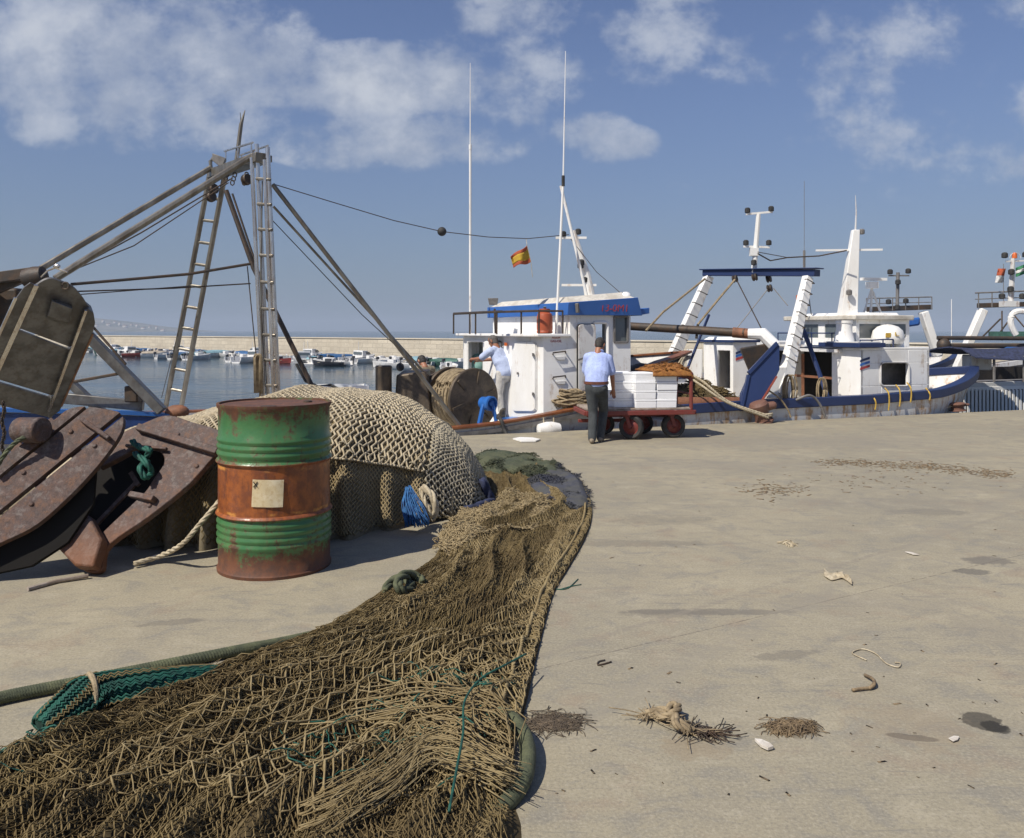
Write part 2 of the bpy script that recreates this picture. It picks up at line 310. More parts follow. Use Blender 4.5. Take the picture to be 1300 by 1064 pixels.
def m_barrel():                                                      # green paint, orange middle hoop, rust from rims and seam (object origin at the base)
    m, t, b = newmat('barrel_paint'); co = coords(t); x, y, z = t.sep(co)
    big = t.noise(co, 5.2, 7, .68); pat = t.noise(co, 15, 6, .7, (1, 1, .8), loc=(3, 8, 1)); run = t.noise(co, 7, 5, .65, (2.2, 2.2, .22)); f = t.noise(co, 70, 3, .6)
    g = t.mix(t.ss(big, .3, .7), (.042, .145, .052), (.070, .18, .062)); g = t.mix(t.math('MULTIPLY', t.ss(run, .5, .7), .35), g, (.10, .14, .05))
    ru = t.mix(t.ss(pat, .35, .65), (.15, .055, .024), (.085, .038, .022))
    e = t.math('ADD', t.math('MULTIPLY', t.ss(z, .26, .0), .95), t.math('MULTIPLY', t.ss(z, .96, 1.15), .62))                       # bottom and top bands of rust
    hoop = t.math('ADD', t.math('MULTIPLY', t.ss(t.math('ABSOLUTE', t.math('SUBTRACT', z, .385)), .04, .0), .28), t.math('MULTIPLY', t.ss(t.math('ABSOLUTE', t.math('SUBTRACT', z, .735)), .05, .0), .28))
    seam = t.math('MULTIPLY', t.ss(t.math('ABSOLUTE', t.math('ADD', x, .175)), .055, .0), .30)
    k = t.math('ADD', t.math('ADD', t.math('MULTIPLY', big, .5), t.math('MULTIPLY', pat, .5)), t.math('MULTIPLY', t.math('ADD', t.math('ADD', e, hoop), seam), .36))
    k = t.math('ADD', k, t.math('MULTIPLY', t.math('SUBTRACT', run, .5), .22)); sp = t.noise(co, 38, 6, .75, loc=(1, 2, 3)); k = t.math('ADD', k, t.math('MULTIPLY', t.math('SUBTRACT', sp, .5), .55)); green = t.mix(t.ss(k, .53, .70), g, ru)
    o = t.mix(t.ss(pat, .33, .62), (.33, .10, .026), (.18, .055, .022)); o = t.mix(t.ss(t.math('ADD', t.math('MULTIPLY', run, .6), t.math('MULTIPLY', big, .4)), .52, .64), o, (.10, .035, .02))
    lip = t.ss(t.math('ABSOLUTE', t.math('SUBTRACT', z, t.math('ADD', .70, t.math('MULTIPLY', t.math('SUBTRACT', pat, .5), .05)))), .02, .004); lip2 = t.ss(t.math('ABSOLUTE', t.math('SUBTRACT', z, t.math('ADD', .415, t.math('MULTIPLY', t.math('SUBTRACT', pat, .5), .05)))), .016, .003)
    o = t.mix(t.math('MULTIPLY', t.math('ADD', lip, lip2, cl=True), t.ss(big, .46, .6)), o, (.55, .24, .05))
    mid = t.math('MULTIPLY', t.ss(z, .376, .386), t.ss(z, .742, .732)); c = t.mix(mid, green, o)
    c = t.mix(t.math('MULTIPLY', t.ss(f, .58, .78), .4), c, (.06, .03, .018)); t.put(b.inputs['Base Color'], c)
    t.put(b.inputs['Roughness'], t.math('ADD', .3, t.math('MULTIPLY', t.ss(k, .5, .66), .4))); bump(t, b, t.math('ADD', pat, t.math('MULTIPLY', f, .4)), .3, .006); return m
m_drum = m_barrel()
m_lid = MAT('rusty_lid', (.16, .07, .04), (.10, .05, .035), 9, rough=.7, bmp=.4, col3=(.05, .03, .025))
m_label = MAT('yellowed_label', (.70, .61, .42), (.60, .49, .29), 7, rough=.7, col3=(.40, .25, .10))
# netting: tone wanders along the heap and from cord to cord
def m_net(name, a, b2, c3, s1=2.2, s2=30.):
    m, t, b = newmat(name); co = coords(t)
    c = t.mix(t.ss(t.noise(co, s1, 5, .6), .36, .66), a, b2); c = t.mix(t.math('MULTIPLY', t.ss(t.noise(co, s2, 3, .6), .42, .7), .6), c, c3)
    t.put(b.inputs['Base Color'], c); b.inputs['Roughness'].default_value = .92; b.inputs['Specular IOR Level'].default_value = .2; bump(t, b, t.noise(co, 260, 2, .5), .4, .004); return m
m_netbrown = m_net('brown_netting', (.195, .145, .066), (.115, .082, .038), (.255, .195, .10))
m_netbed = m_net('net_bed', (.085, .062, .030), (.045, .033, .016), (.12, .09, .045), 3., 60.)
m_nettan = m_net('tan_netting', (.37, .29, .165), (.28, .215, .115), (.44, .36, .22))
m_worknet = m_net('worn_netting', (.29, .225, .115), (.215, .16, .078), (.35, .285, .165))
m_netcream = m_net('cream_netting', (.47, .40, .275), (.37, .305, .20), (.54, .475, .345), 1.6, 25.)
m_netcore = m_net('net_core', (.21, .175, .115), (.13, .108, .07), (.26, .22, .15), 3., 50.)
m_netgrey = m_net('grey_netting', (.38, .335, .24), (.28, .245, .175), (.46, .41, .31), 2., 30.)
m_netnavy = m_net('navy_netting', (.055, .06, .085), (.085, .085, .075), (.10, .10, .10), 3., 60.)
m_netolive = m_net('olive_netting', (.085, .095, .055), (.05, .065, .045), (.13, .12, .08), 3., 60.)
# ---------------------------------------------------------------- quay concrete
def m_concrete():
    m, t, b = newmat('quay_concrete'); co = coords(t); x, y, _ = t.sep(co)
    big = t.noise(co, .35, 6, .6); mid = t.noise(co, 1.6, 6, .62, loc=(9, 4, 0)); f = t.noise(co, 22, 5, .65); g = t.noise(co, 160, 2, .6)
    drag = t.noise(co, 1.1, 5, .6, (.35, 2.2, 1), dist=.6, loc=(2, 2, 0))
    c = t.mix(t.ss(big, .36, .64), (.375, .330, .230), (.315, .282, .205)); c = t.mix(t.math('MULTIPLY', t.ss(mid, .48, .70), .5), c, (.285, .255, .192))
    c = t.mix(t.math('MULTIPLY', t.ss(drag, .52, .72), .42), c, (.27, .245, .195)); c = t.mix(t.math('MULTIPLY', t.ss(mid, .46, .30), .4), c, (.47, .415, .29))
    c = t.mix(t.math('MULTIPLY', t.ss(f, .50, .85), .16), c, (.23, .18, .125)); c = t.mix(t.math('MULTIPLY', t.ss(g, .58, .8), .22), c, (.52, .46, .34)); c = t.mix(t.math('MULTIPLY', t.ss(g, .42, .15), .2), c, (.17, .145, .10))
    pt = t.noise(co, 4.2, 6, .68, (1, 1.3, 1), dist=.8, loc=(7, 3, 0)); c = t.mix(t.math('MULTIPLY', t.ss(pt, .48, .66), .6), c, (.235, .222, .19)); c = t.mix(t.math('MULTIPLY', t.ss(pt, .46, .32), .45), c, (.43, .385, .285))
    rd = t.noise(co, 2.6, 5, .65, loc=(1, 9, 0)); c = t.mix(t.math('MULTIPLY', t.ss(rd, .54, .68), .4), c, (.30, .225, .16)); ag = t.noise(co, 75, 3, .7, loc=(2, 6, 0)); c = t.mix(t.math('MULTIPLY', t.ss(ag, .5, .66), .5), c, (.20, .185, .155)); c = t.mix(t.math('MULTIPLY', t.ss(ag, .48, .34), .42), c, (.46, .42, .33))
    sc = t.noise(co, 9, 4, .7, (.25, 3.2, 1), dist=1.2, loc=(4, 4, 0)); c = t.mix(t.math('MULTIPLY', t.ss(sc, .57, .70), .5), c, (.19, .18, .16))
    warp = t.math('ADD', t.math('MULTIPLY', t.math('SUBTRACT', t.noise(co, 7., 5, .7, dist=.8, loc=(8, 8, 0)), .5), 2.6), t.math('MULTIPLY', t.math('SUBTRACT', f, .5), .9))
    def stain(c, px, py, rx, ry, col, k, rot=0., soft=.5, rag=1.):
        q = G(px, py); Y = q[1]; X, = (q[0],); sy = abs(G(px, py-ry)[1]-G(px, py+ry)[1])/2
        e = t.blob(x, y, float(X), float(Y), float(rx*Y/F), float(sy), rot)
        e0 = e; e = t.math('ADD', e, t.math('MULTIPLY', warp, rag)); return t.mix(t.math('MULTIPLY', t.math('MULTIPLY', t.ss(e, .10, .16+soft), t.ss(e0, .0, .30)), k), c, col)
    dk, gy = (.045, .04, .033), (.17, .155, .13)
    for a in [(1248, 917, 30, 15, dk, .75, -.5, .15), (1262, 923, 20, 10, (.015, .015, .014), .7, -.4, .3), (1158, 936, 34, 5, (.06, .055, .05), .7, -.25, .1, 1.4), (900, 777, 125, 5, gy, .6, 0, .5), (855, 779, 80, 7, gy, .4, 0, .5),
              (1000, 832, 60, 7, gy, .5, .25, .5), (1255, 712, 40, 7, gy, .75, 0, .5), (1235, 726, 28, 5, (.09, .088, .085), .6, 0, .4), (700, 918, 34, 12, (.09, .07, .055), .7, 0, .7, 1.6), (1005, 925, 28, 8, (.10, .075, .05), .7, 0, .5, 1.6),
              (1180, 650, 60, 6, gy, .4, 0, .6), (840, 660, 90, 8, gy, .35, 0, .7), (800, 690, 130, 5, gy, .4, 0, .5), (1130, 640, 200, 14, (.24, .22, .18), .4, 0, .9), (1000, 560, 300, 12, (.27, .245, .20), .5, 0, .9), (1260, 800, 60, 30, (.25, .225, .18), .4, 0, .9),
              (1100, 765, 200, 20, (.27, .24, .19), .35, 0, .9), (1010, 925, 40, 14, (.14, .115, .085), .5, 0, .9, 1.6), (220, 790, 50, 5, gy, .5, .3, .6, 1.2), (900, 590, 200, 8, (.27, .245, .20), .45, 0, .8),
              (880, 950, 60, 18, (.28, .215, .14), .4, 0, .9, 1.6), (1150, 920, 110, 40, (.30, .24, .165), .4, 0, .9, 1.4)]: c = stain(c, *a)
    def line(c, a, b2, w, col, k):                                    # saw-cut joints and tyre lines
        p, q = G(*a), G(*b2); dx, dy = q[0]-p[0], q[1]-p[1]; ln = math.hypot(dx, dy); nx, ny = -dy/ln, dx/ln
        e = t.math('ABSOLUTE', t.math('ADD', t.math('ADD', t.math('MULTIPLY', x, float(nx)), t.math('MULTIPLY', y, float(ny))), t.math('ADD', float(-(p[0]*nx+p[1]*ny)), t.math('MULTIPLY', t.math('SUBTRACT', mid, .5), w*2.5))))
        return t.mix(t.math('MULTIPLY', t.ss(e, w, w*.3), t.math('MULTIPLY', t.ss(f, .35, .6), k)), c, col)
    c = line(c, (690, 848), (800, 822), .006, (.13, .11, .09), .8); c = line(c, (1010, 735), (1260, 660), .035, (.27, .24, .19), .7); c = line(c, (840, 860), (1150, 700), .10, (.30, .27, .21), .6); c = line(c, (1000, 700), (1300, 790), .03, (.28, .25, .195), .6)
    t.put(b.inputs['Base Color'], c); b.inputs['Roughness'].default_value = .86; b.inputs['Specular IOR Level'].default_value = .25
    bump(t, b, t.math('ADD', t.math('MULTIPLY', f, 1.), t.math('MULTIPLY', g, .4)), .28, .012); return m
m_conc = m_concrete()
def m_stonewall():
    m, t, b = newmat('breakwater_stone'); co = coords(t)
    br = t.n('ShaderNodeTexBrick'); mp = t.n('ShaderNodeMapping'); t.put(mp.inputs[0], co); mp.inputs['Rotation'].default_value = (R(90), 0, 0); t.t.links.new(mp.outputs[0], br.inputs[0])
    br.inputs['Scale'].default_value = 1.0; br.inputs['Color1'].default_value = (.56, .50, .39, 1); br.inputs['Color2'].default_value = (.47, .42, .33, 1); br.inputs['Mortar'].default_value = (.36, .32, .25, 1)
    br.inputs['Mortar Size'].default_value = .03; br.inputs['Brick Width'].default_value = 1.1; br.inputs['Row Height'].default_value = .42; br.inputs['Mortar Smooth'].default_value = .6
    c = t.mix(t.math('MULTIPLY', t.ss(t.noise(co, .5, 6, .7), .4, .7), .7), br.outputs[0], (.40, .35, .27)); c = t.mix(t.math('MULTIPLY', t.ss(t.noise(co, 3., 6, .7, (1, 1, .5)), .5, .75), .5), c, (.33, .28, .21))
    z = t.sep(co)[2]; c = t.mix(t.ss(t.math('ADD', z, t.math('MULTIPLY', t.noise(co, 1.2, 4, .6), .4)), -.45, -.8), c, (.16, .14, .10))
    t.put(b.inputs['Base Color'], c); b.inputs['Roughness'].default_value = .9; bump(t, b, t.noise(co, 3, 6, .7), .5, .15); return m
m_stone = m_stonewall()
def m_sea():
    m, t, b = newmat('harbour_water'); co = coords(t)
    b.inputs['Base Color'].default_value = (.022, .045, .058, 1); b.inputs['Roughness'].default_value = .10; b.inputs['IOR'].default_value = 1.33
    w1 = t.noise(co, .9, 4, .55, (1, .8, 1), dist=.4); w2 = t.noise(co, .055, 3, .5, (.35, 1, 1)); w3 = t.noise(co, 4.5, 3, .5, loc=(4, 2, 0))
    k = t.math('ADD', .25, t.math('MULTIPLY', t.ss(w2, .40, .62), .9)); h = t.math('MULTIPLY', t.math('ADD', w1, t.math('MULTIPLY', w3, .25)), k)
    bump(t, b, h, .55, .16); return m
m_water = m_sea()
# ---------------------------------------------------------------- camera, sun, sky
cam = bpy.data.cameras.new('camera'); co_ = bpy.data.objects.new('camera', cam); COL.objects.link(co_); SC.camera = co_
co_.location = (0, 0, EYE); co_.rotation_euler = (PI/2, 0, 0)
cam.sensor_width = 36; cam.lens = 36*F/1300; cam.shift_y = -(532-HZ)/1300; cam.clip_start = .05; cam.clip_end = 30000
SUNV = Vector((-.75*math.cos(R(50)), -.66*math.cos(R(50)), math.sin(R(50)))).normalized()
sl = bpy.data.lights.new('sun', 'SUN'); sl.energy = 4.5; sl.angle = R(.53); sl.color = (1, .93, .82); so = bpy.data.objects.new('sun', sl); COL.objects.link(so)
so.rotation_euler = SUNV.to_track_quat('Z', 'Y').to_euler(); so.location = (-20, -20, 30)
w = bpy.data.worlds.new('World'); SC.world = w; w.use_nodes = True; t = NT(w.node_tree)
bg = w.node_tree.nodes['Background']
sky = t.n('ShaderNodeTexSky', sky_type='NISHITA'); sky.sun_disc = False; sky.sun_elevation = R(50); sky.sun_rotation = math.atan2(SUNV.x, SUNV.y); sky.air_density = 1.0; sky.dust_density = .6; sky.ozone_density = 2.0
x, y, z = t.sep(coords(t, 'Generated')); yy = t.math('MAXIMUM', y, .06); az, el = t.math('DIVIDE', x, yy), t.math('DIVIDE', z, yy)
cv = t.n('ShaderNodeCombineXYZ'); t.put(cv.inputs[0], az); t.put(cv.inputs[1], t.math('MULTIPLY', el, 1.2)); v = cv.outputs[0]
nz = t.noise(v, 7.5, 10, .58, dist=.0); nz2 = t.noise(v, 20., 9, .62, dist=.0, loc=(3, 1, 0)); nz3 = t.noise(v, 2.2, 4, .5, loc=(1, 5, 2))
dens = None
for (px, py, rx, ry, k) in [(140, 75, 300, 120, .86), (300, 85, 130, 75, .95), (170, 135, 300, 66, .70), (470, 104, 160, 58, 1.05), (555, 102, 70, 44, .95), (500, 180, 190, 46, .86), (640, 95, 140, 110, .60), (690, 20, 150, 60, .50), (748, 166, 62, 34, .86), (782, 184, 66, 32, .86), (830, 28, 120, 90, .50), (1050, 60, 230, 90, .47), (1085, 80, 100, 60, .54), (1135, 160, 160, 100, .47), (1300, 180, 70, 80, .62), (620, 20, 60, 50, .70), (825, 240, 60, 36, .42), (1270, 5, 110, 40, .50)]:
    b = t.math('MULTIPLY', t.math('POWER', t.blob(az, el, (px-650)/F, (HZ-py)/F, rx/F, ry/F), .6), k); dens = b if dens is None else t.math('MAXIMUM', dens, b)
d = t.math('ADD', t.math('MULTIPLY', dens, .80), t.math('MULTIPLY', t.math('SUBTRACT', t.math('ADD', t.math('MULTIPLY', nz, .66), t.math('MULTIPLY', nz2, .34)), .52), 2.9))
cl = t.math('MULTIPLY', t.ss(d, .12, .58), t.ss(dens, .0, .3)); thick = t.ss(d, .45, 1.1)
up = t.math('SUBTRACT', d, t.math('MULTIPLY', t.noise(v, 5.5, 9, .60, dist=.25, loc=(0, .16, 0)), .5)) # thinner above: lit tops
haze = t.math('POWER', t.math('SUBTRACT', 1., t.math('MAXIMUM', t.math('MINIMUM', z, 1.), 0.)), 6.)
clear = t.math('ADD', .76, t.math('MULTIPLY', t.ss(z, .0, .34), .24))
skyc = t.mix(t.math('MULTIPLY', haze, .8), t.mix(1., t.mix(1., sky.outputs[0], (.64, .635, .77), 'MULTIPLY'), clear, 'MULTIPLY'), (1.42, 2.08, 3.0))
cc = t.mix(t.ss(nz, .40, .66), (2.9, 3.3, 4.15), (4.5, 4.8, 5.4))
t.put(bg.inputs['Color'], t.mix(t.math('MULTIPLY', cl, t.math('ADD', .60, t.math('MULTIPLY', thick, .36))), skyc, cc)); bg.inputs['Strength'].default_value = .11
SC.view_settings.view_transform = 'Standard'; SC.view_settings.look = 'None'; SC.view_settings.exposure = .2; SC.view_settings.gamma = 1.
# ---------------------------------------------------------------- water, quay, breakwater, hill
SEA = -1.2
m = MB(); n_ = 64; th = np.arange(n_)*2*PI/n_; m.add(np.stack([6000*np.cos(th), 6000*np.sin(th), np.full(n_, SEA)], 1), [tuple(range(n_))]); tag(m.build('harbour_water', m_water, smooth=False), kind='structure')
e0, e1 = UV(-60, 0), UV(110, 0)
m = MB(); pts = [e0, e1, np.array([160., -90, 0]), np.array([-120., -90, 0])]
m.prism([p-Z3*3 for p in pts], Z3*3); tag(m.build('quay', m_conc, smooth=False, bevel=.03), kind='structure')
WD = unit((48.8, -43.7, 0)); WN = np.array([-.667, -.745, 0]); WB = np.array([-6.2, 65.3, 0])-WN*5
m = MB(); a, b = WB-WD*190, WB+WD*70
m.prism([a+Z3*-4, b+Z3*-4, b-WN*4+Z3*-4, a-WN*4+Z3*-4], Z3*4.80)
m.prism([a+WN*.06+Z3*.804, b+WN*.06+Z3*.804, b-WN*4.1+Z3*.804, a-WN*4.1+Z3*.804], Z3*.10)
tag(m.build('breakwater', m_stone, smooth=False, bevel=.05), 'long pale stone breakwater wall closing off the harbour', 'wall')
# far hill across the bay
m_hill, t, b_ = newmat('far_scrub'); co = coords(t); c = t.mix(t.ss(t.noise(co, .012, 6, .65), .4, .62), (.085, .095, .062), (.20, .18, .14)); c = t.mix(t.math('MULTIPLY', t.ss(t.noise(co, .05, 4, .6), .55, .7), .5), c, (.26, .24, .20)); t.put(b_.inputs['Base Color'], c); b_.inputs['Roughness'].default_value = 1.
HY = 3000.
def hillz(X, Y):
    px = 650+X/HY*F; top = np.interp(px, [-900, -500, -200, 0, 70, 110, 150, 180, 210, 240, 275], [40, 60, 30, 26, 22, 17, 13, 8, 4, 1.5, -3])/F*HY
    r = (Y-HY)/420.; return SEA-3+(top+4)*np.clip(1-r*r, 0, 1)**.7+5*fbm(X/90, Y/90, 3)*np.clip(1-r*r, 0, 1)
gx, gy = np.meshgrid(np.linspace(-4200, -1020, 150), np.linspace(HY-425, HY+425, 22), indexing='ij')
m = MB(); m.grid(np.stack([gx, gy, hillz(gx, gy)], -1)); tag(m.build('hill', m_hill, ang=180), kind='structure')
m_hwall = MAT('white_render', (.62, .58, .52), (.55, .50, .44), .2, rough=.9); m_hroof = MAT('clay_tile', (.30, .14, .09), (.24, .12, .08), .3, rough=.9)
hl = ['%s pale house on the far hill, %s from its high end' % (('low', 'tall', 'wide')[i % 3], o) for i, o in enumerate('first second third fourth fifth sixth seventh eighth ninth tenth eleventh twelfth'.split())]
for i, px in enumerate([123, 131, 138, 146, 152, 159, 167, 174, 182, 190, 199, 207]):
    Y = HY-300+((i*137) % 210); X = (px-650)/F*Y; zz = float(hillz(np.array(X), np.array(Y))); kind = (0, 1, 2)[i % 3]; ww, hh = [(8, 5), (7, 9), (14, 6)][kind]
    h = thing('hillside_house', (X, Y, zz), hl[i], 'house', 'white houses on the far hill')
    MB().box((X, Y, zz+hh/2-1), (ww, 8, hh+2)).build('house_wall', m_hwall, h, smooth=False)
    q = [np.array([X-ww/2-.4, Y+s*4.4, zz+hh]) for s in (-1, 1)]; e = np.array([ww+.8, 0, 0]); MB().prism([q[0], q[1], np.array([X-ww/2-.4, Y, zz+hh+2])], e).build('roof', m_hroof, h, smooth=False)
# ---------------------------------------------------------------- small craft along the breakwater
def craft_hull(L, B, Hh, m, full=.5):                                # bow to +x
    S = []; 
    for q in np.linspace(0, 1, 9):
        xx = -L/2+L*q; b = B/2*(1-max(0, (q-full)/(1-full))**2.2)*(.9+.1*min(1, q*4)); zt = Hh*(.85+.4*q*q); b = max(b, .02)
        S.append([(xx+.10*q, -b, zt), (xx, -b*.92, zt*.45), (xx-.15*q*q, -b*.6, -.1), (xx-.3*q*q, 0, -.22), (xx-.15*q*q, b*.6, -.1), (xx, b*.92, zt*.45), (xx+.10*q, b, zt), (xx+.08*q, b*.88, zt), (xx, b*.8, .16), (xx, -b*.8, .16), (xx+.08*q, -b*.88, zt)])
    S = np.array(S); n = 11; v = S.reshape(-1, 3); f = [(i*n+j, i*n+(j+1) % n, (i+1)*n+(j+1) % n, (i+1)*n+j) for i in range(8) for j in range(n)]+[tuple(range(n))[::-1], tuple(range(8*n, 9*n))]
    m.add(v, f)
m_cw = MAT('small_craft_white', (.80, .80, .78), (.68, .67, .65), 2, rough=.4); m_cb = MAT('small_craft_blue', (.04, .13, .30), (.03, .09, .2), 2, rough=.5); m_cg = MAT('small_craft_green', (.06, .16, .12), (.04, .1, .08), 2, rough=.6)
m_ct = MAT('small_craft_tan', (.40, .34, .26), (.3, .26, .2), 2, rough=.7); m_cd = MAT('small_craft_dark', (.05, .055, .065), (.03, .03, .04), 2, rough=.6); m_ca = MAT('small_craft_aqua', (.25, .42, .46), (.2, .33, .38), 2, rough=.6); m_cr = MAT('small_craft_red', (.35, .06, .05), (.25, .05, .04), 2, rough=.5)
m_cg2 = MAT('small_craft_grey', (.34, .34, .35), (.25, .25, .26), 2, rough=.5)
def craft(kind):
    o = thing('moored_boat', (0, 0, 0), 'x', 'boat', 'small boats moored along the breakwater'); h = MB(); L, B, Hh = dict(open=(4.2, 1.7, .75), blue=(4.4, 1.8, .8), cabin=(5.6, 2.1, .95), green=(4.2, 1.7, .75), dark=(3.6, 1.6, .6), tan=(4.4, 1.8, .8), aqua=(4.8, 1.9, .85), red=(4.0, 1.6, .7))[kind]
    craft_hull(L, B, Hh, h); h.build('hull', dict(dark=m_cd, red=m_cr, green=m_cg).get(kind, m_cw), o)
    if kind in ('blue', 'green', 'tan', 'aqua'):
        xs = np.linspace(-L*.46, L*.38, 7); g = []
        for q, X in zip(np.linspace(0, 1, 7), xs):
            b = B/2*1.04*(1-max(0, (q-.55)/.45)**2*.75); top = Hh+.30*math.sin(PI*(.18+.7*q))
            g.append([(X, -b, Hh*.8), (X, -b*.8, Hh+.1), (X, 0, top), (X, b*.8, Hh+.1), (X, b, Hh*.8)])
        MB().slab(np.array(g), (0, 0, .03)).build('boat_cover', dict(blue=m_cb, green=m_cg, tan=m_ct, aqua=m_ca)[kind], o)
    elif kind == 'cabin':
        MB().frustum([(-.4, -.8, .6), (1.6, -.6, .6), (1.6, .6, .6), (-.4, .8, .6)], [(-.3, -.7, 1.75), (.8, -.55, 1.7), (.8, .55, 1.7), (-.3, .7, 1.75)]).build('cabin', m_cw, o, bevel=.04)
        MB().frustum([(-.44, -.6, 1.2), (1.3, -.69, 1.2), (1.3, .69, 1.2), (-.44, .6, 1.2)], [(-.42, -.6, 1.55), (1.0, -.64, 1.55), (1.0, .64, 1.55), (-.42, .6, 1.55)]).build('cabin_window', m_glass, o); MB().rod((-.2, 0, 1.7), (-.25, 0, 3.0), .03).build('mast', m_cw, o)
    else:
        MB().box((.1, 0, Hh*.9), (.7, .6, .8)).build('console', m_cw if kind == 'open' else m_cd, o, bevel=.05)
        for X in (-1.2, 1.0): MB().box((X, 0, Hh*.75), (.28, B*.78, .05)).build('thwart', m_ct, o)
    e = MB(); e.box((-L/2-.10, 0, Hh+.16), (.34, .24, .34)); e.box((-L/2-.16, 0, Hh-.25), (.12, .09, .6)); e.build('outboard_motor', m_cd if kind in ('open', 'tan') else m_cg2, o, bevel=.05); return o
desc = dict(open='open white boat', blue='white boat with blue cover', cabin='white cabin cruiser', green='green covered boat', dark='low dark dinghy', tan='white boat with tan cover', aqua='white boat with aqua cover', red='red open boat')
protos = {k: None for k in desc}
def zone(px): return 'before the leaning ladder' if px < 212 else 'between the two gantry ladders' if px < 320 else 'between bright ladder and stay pole' if px < 470 else 'beyond the net winch'
rb = random.Random(5); spots = []; s_ = -76.
while s_ < 14: spots.append((s_, 4.2+rb.uniform(-.5, .7))); s_ += rb.uniform(1.15, 1.75)
for q in range(36): spots.append((rb.uniform(-72, 12), 9.5+rb.uniform(-.4, 1.)))
made = []
for i, (s_, off) in enumerate(spots):
    p = WB+WD*s_+WN*(off); k = rb.choices(list(desc), (13, 5, 3, 1, 1, 3, 3, 1))[0]; px = 650+p[0]/p[1]*F
    if px < 118 or px > 590: continue
    if protos[k] is None: o = protos[k] = craft(k)
    else: o = copy_tree(protos[k])
    o.location = (p[0], p[1], SEA+rb.uniform(-.02, .05)); o.rotation_euler = (rb.uniform(-.04, .04), 0, math.atan2(-WN[1], -WN[0])+rb.choice((rb.uniform(-.3, .3), rb.uniform(-1.5, 1.5), rb.uniform(1.2, 2.2)))); o.scale = (.74, .74, .62); made.append((px, k, o))
ordn = 'first second third fourth fifth sixth seventh eighth ninth tenth eleventh twelfth'.split(); cnt = {}
for px, k, o in sorted(made, key=lambda q: q[0]):
    q = (k, zone(px)); c = cnt.get(q, 0); cnt[q] = c+1
    o['label'] = ordn[min(c, 11)]+' '+desc[k]+' from the hill end, '+zone(px)
# ---------------------------------------------------------------- summer haze over the bay
m_haze = bpy.data.materials.new('haze'); m_haze.use_nodes = True; _n = m_haze.node_tree; _n.nodes.clear(); _o = _n.nodes.new('ShaderNodeOutputMaterial'); _v = _n.nodes.new('ShaderNodeVolumePrincipled')
_v.inputs['Color'].default_value = (.66, .77, .92, 1); _v.inputs['Density'].default_value = .00034; _v.inputs['Anisotropy'].default_value = .0; _n.links.new(_v.outputs[0], _o.inputs['Volume'])
tag(MB().box((0, 0, 38), (12600, 12600, 84)).build('haze', m_haze, smooth=False), kind='stuff')
# ---------------------------------------------------------------- oil drum
DB = G(349, 717); DR = .372; DH = 1.115
drum = thing('oil_drum', DB, 'dented green oil drum with a rusty orange middle band standing beside the heaped nets', 'oil drum')
def rib(z0, s=.012, w=.018): return [(DR-.004, z0-w), (DR+s*.6, z0-w*.55), (DR+s, z0), (DR+s*.6, z0+w*.55), (DR-.004, z0+w)]
def groove(z0, w=.02): return [(DR-.004, z0-w), (DR+.006, z0-w*.3), (DR+.006, z0+w*.3), (DR-.004, z0+w)]
prof = [(DR-.03, .004), (DR+.004, 0), (DR+.006, .02), (DR-.004, .03)]
for z_ in (.20, .245, .29, .335): prof += groove(z_)
prof += rib(.385); prof += rib(.735)
for z_ in (.79, .835, .88): prof += groove(z_)
prof += [(DR-.004, DH-.035), (DR+.006, DH-.022), (DR+.007, DH), (DR-.010, DH), (DR-.012, DH-.02)]
m = MB(); m.lathe([(r+0., z) for r, z in prof], DB, n=96)
vv = m.v[-1]; rel = vv-DB; an = np.arctan2(rel[:, 1], rel[:, 0]); dent = .004*fbm(an*2.2, rel[:, 2]*3.5, 5, 3)-.010*np.exp(-((an+1.0)/.22)**2-((rel[:, 2]-.55)/.12)**2)-.006*np.exp(-((an+2.2)/.25)**2-((rel[:, 2]-.92)/.08)**2)
rr = np.hypot(rel[:, 0], rel[:, 1])[:, None]; vv[:, :2] += rel[:, :2]/np.maximum(.01, rr)*dent[:, None]
m.build('barrel', m_drum, drum, ang=50)
m = MB(); m.lathe([(.001, DH-.024), (.12, DH-.022), (.30, DH-.024), (.345, DH-.026), (DR-.0115, DH-.012)], DB, n=64)
lid = m.build('lid', m_lid, drum); MB().lathe([(.03, DH-.022), (.03, DH-.004), (.024, DH)], DB+np.array([.2, .1, 0]), n=16).build('bung', m_iron, lid); MB().lathe([(.05, DH-.022), (.05, DH-.008), (.03, DH-.006)], DB+np.array([.02, -.22, 0]), n=16).build('bung', m_iron, lid)
def on_drum(a, z, off=.004): return DB+np.array([(DR+off)*math.cos(a), (DR+off)*math.sin(a), z])
g = []; A0, A1 = R(-96), R(-66)
for i in range(15):
    a = A0+(A1-A0)*i/14; g.append([on_drum(a+.02*(j/6-.5), .475+.175*j/6-.008*i/14, .003+.0015*math.sin(i*.9+j)) for j in range(7)])
lab = MB().slab(np.array(g)[::-1], (0, .0015, 0)).build('paper_label', m_label, drum)
m = MB()
for s in (-1, 1): m.beam(on_drum(R(-92.5)-s*.035, .602, .007), on_drum(R(-92.5)+s*.035, .636, .007), .008, .003)
m.build('cross_mark', m_dark, lab)
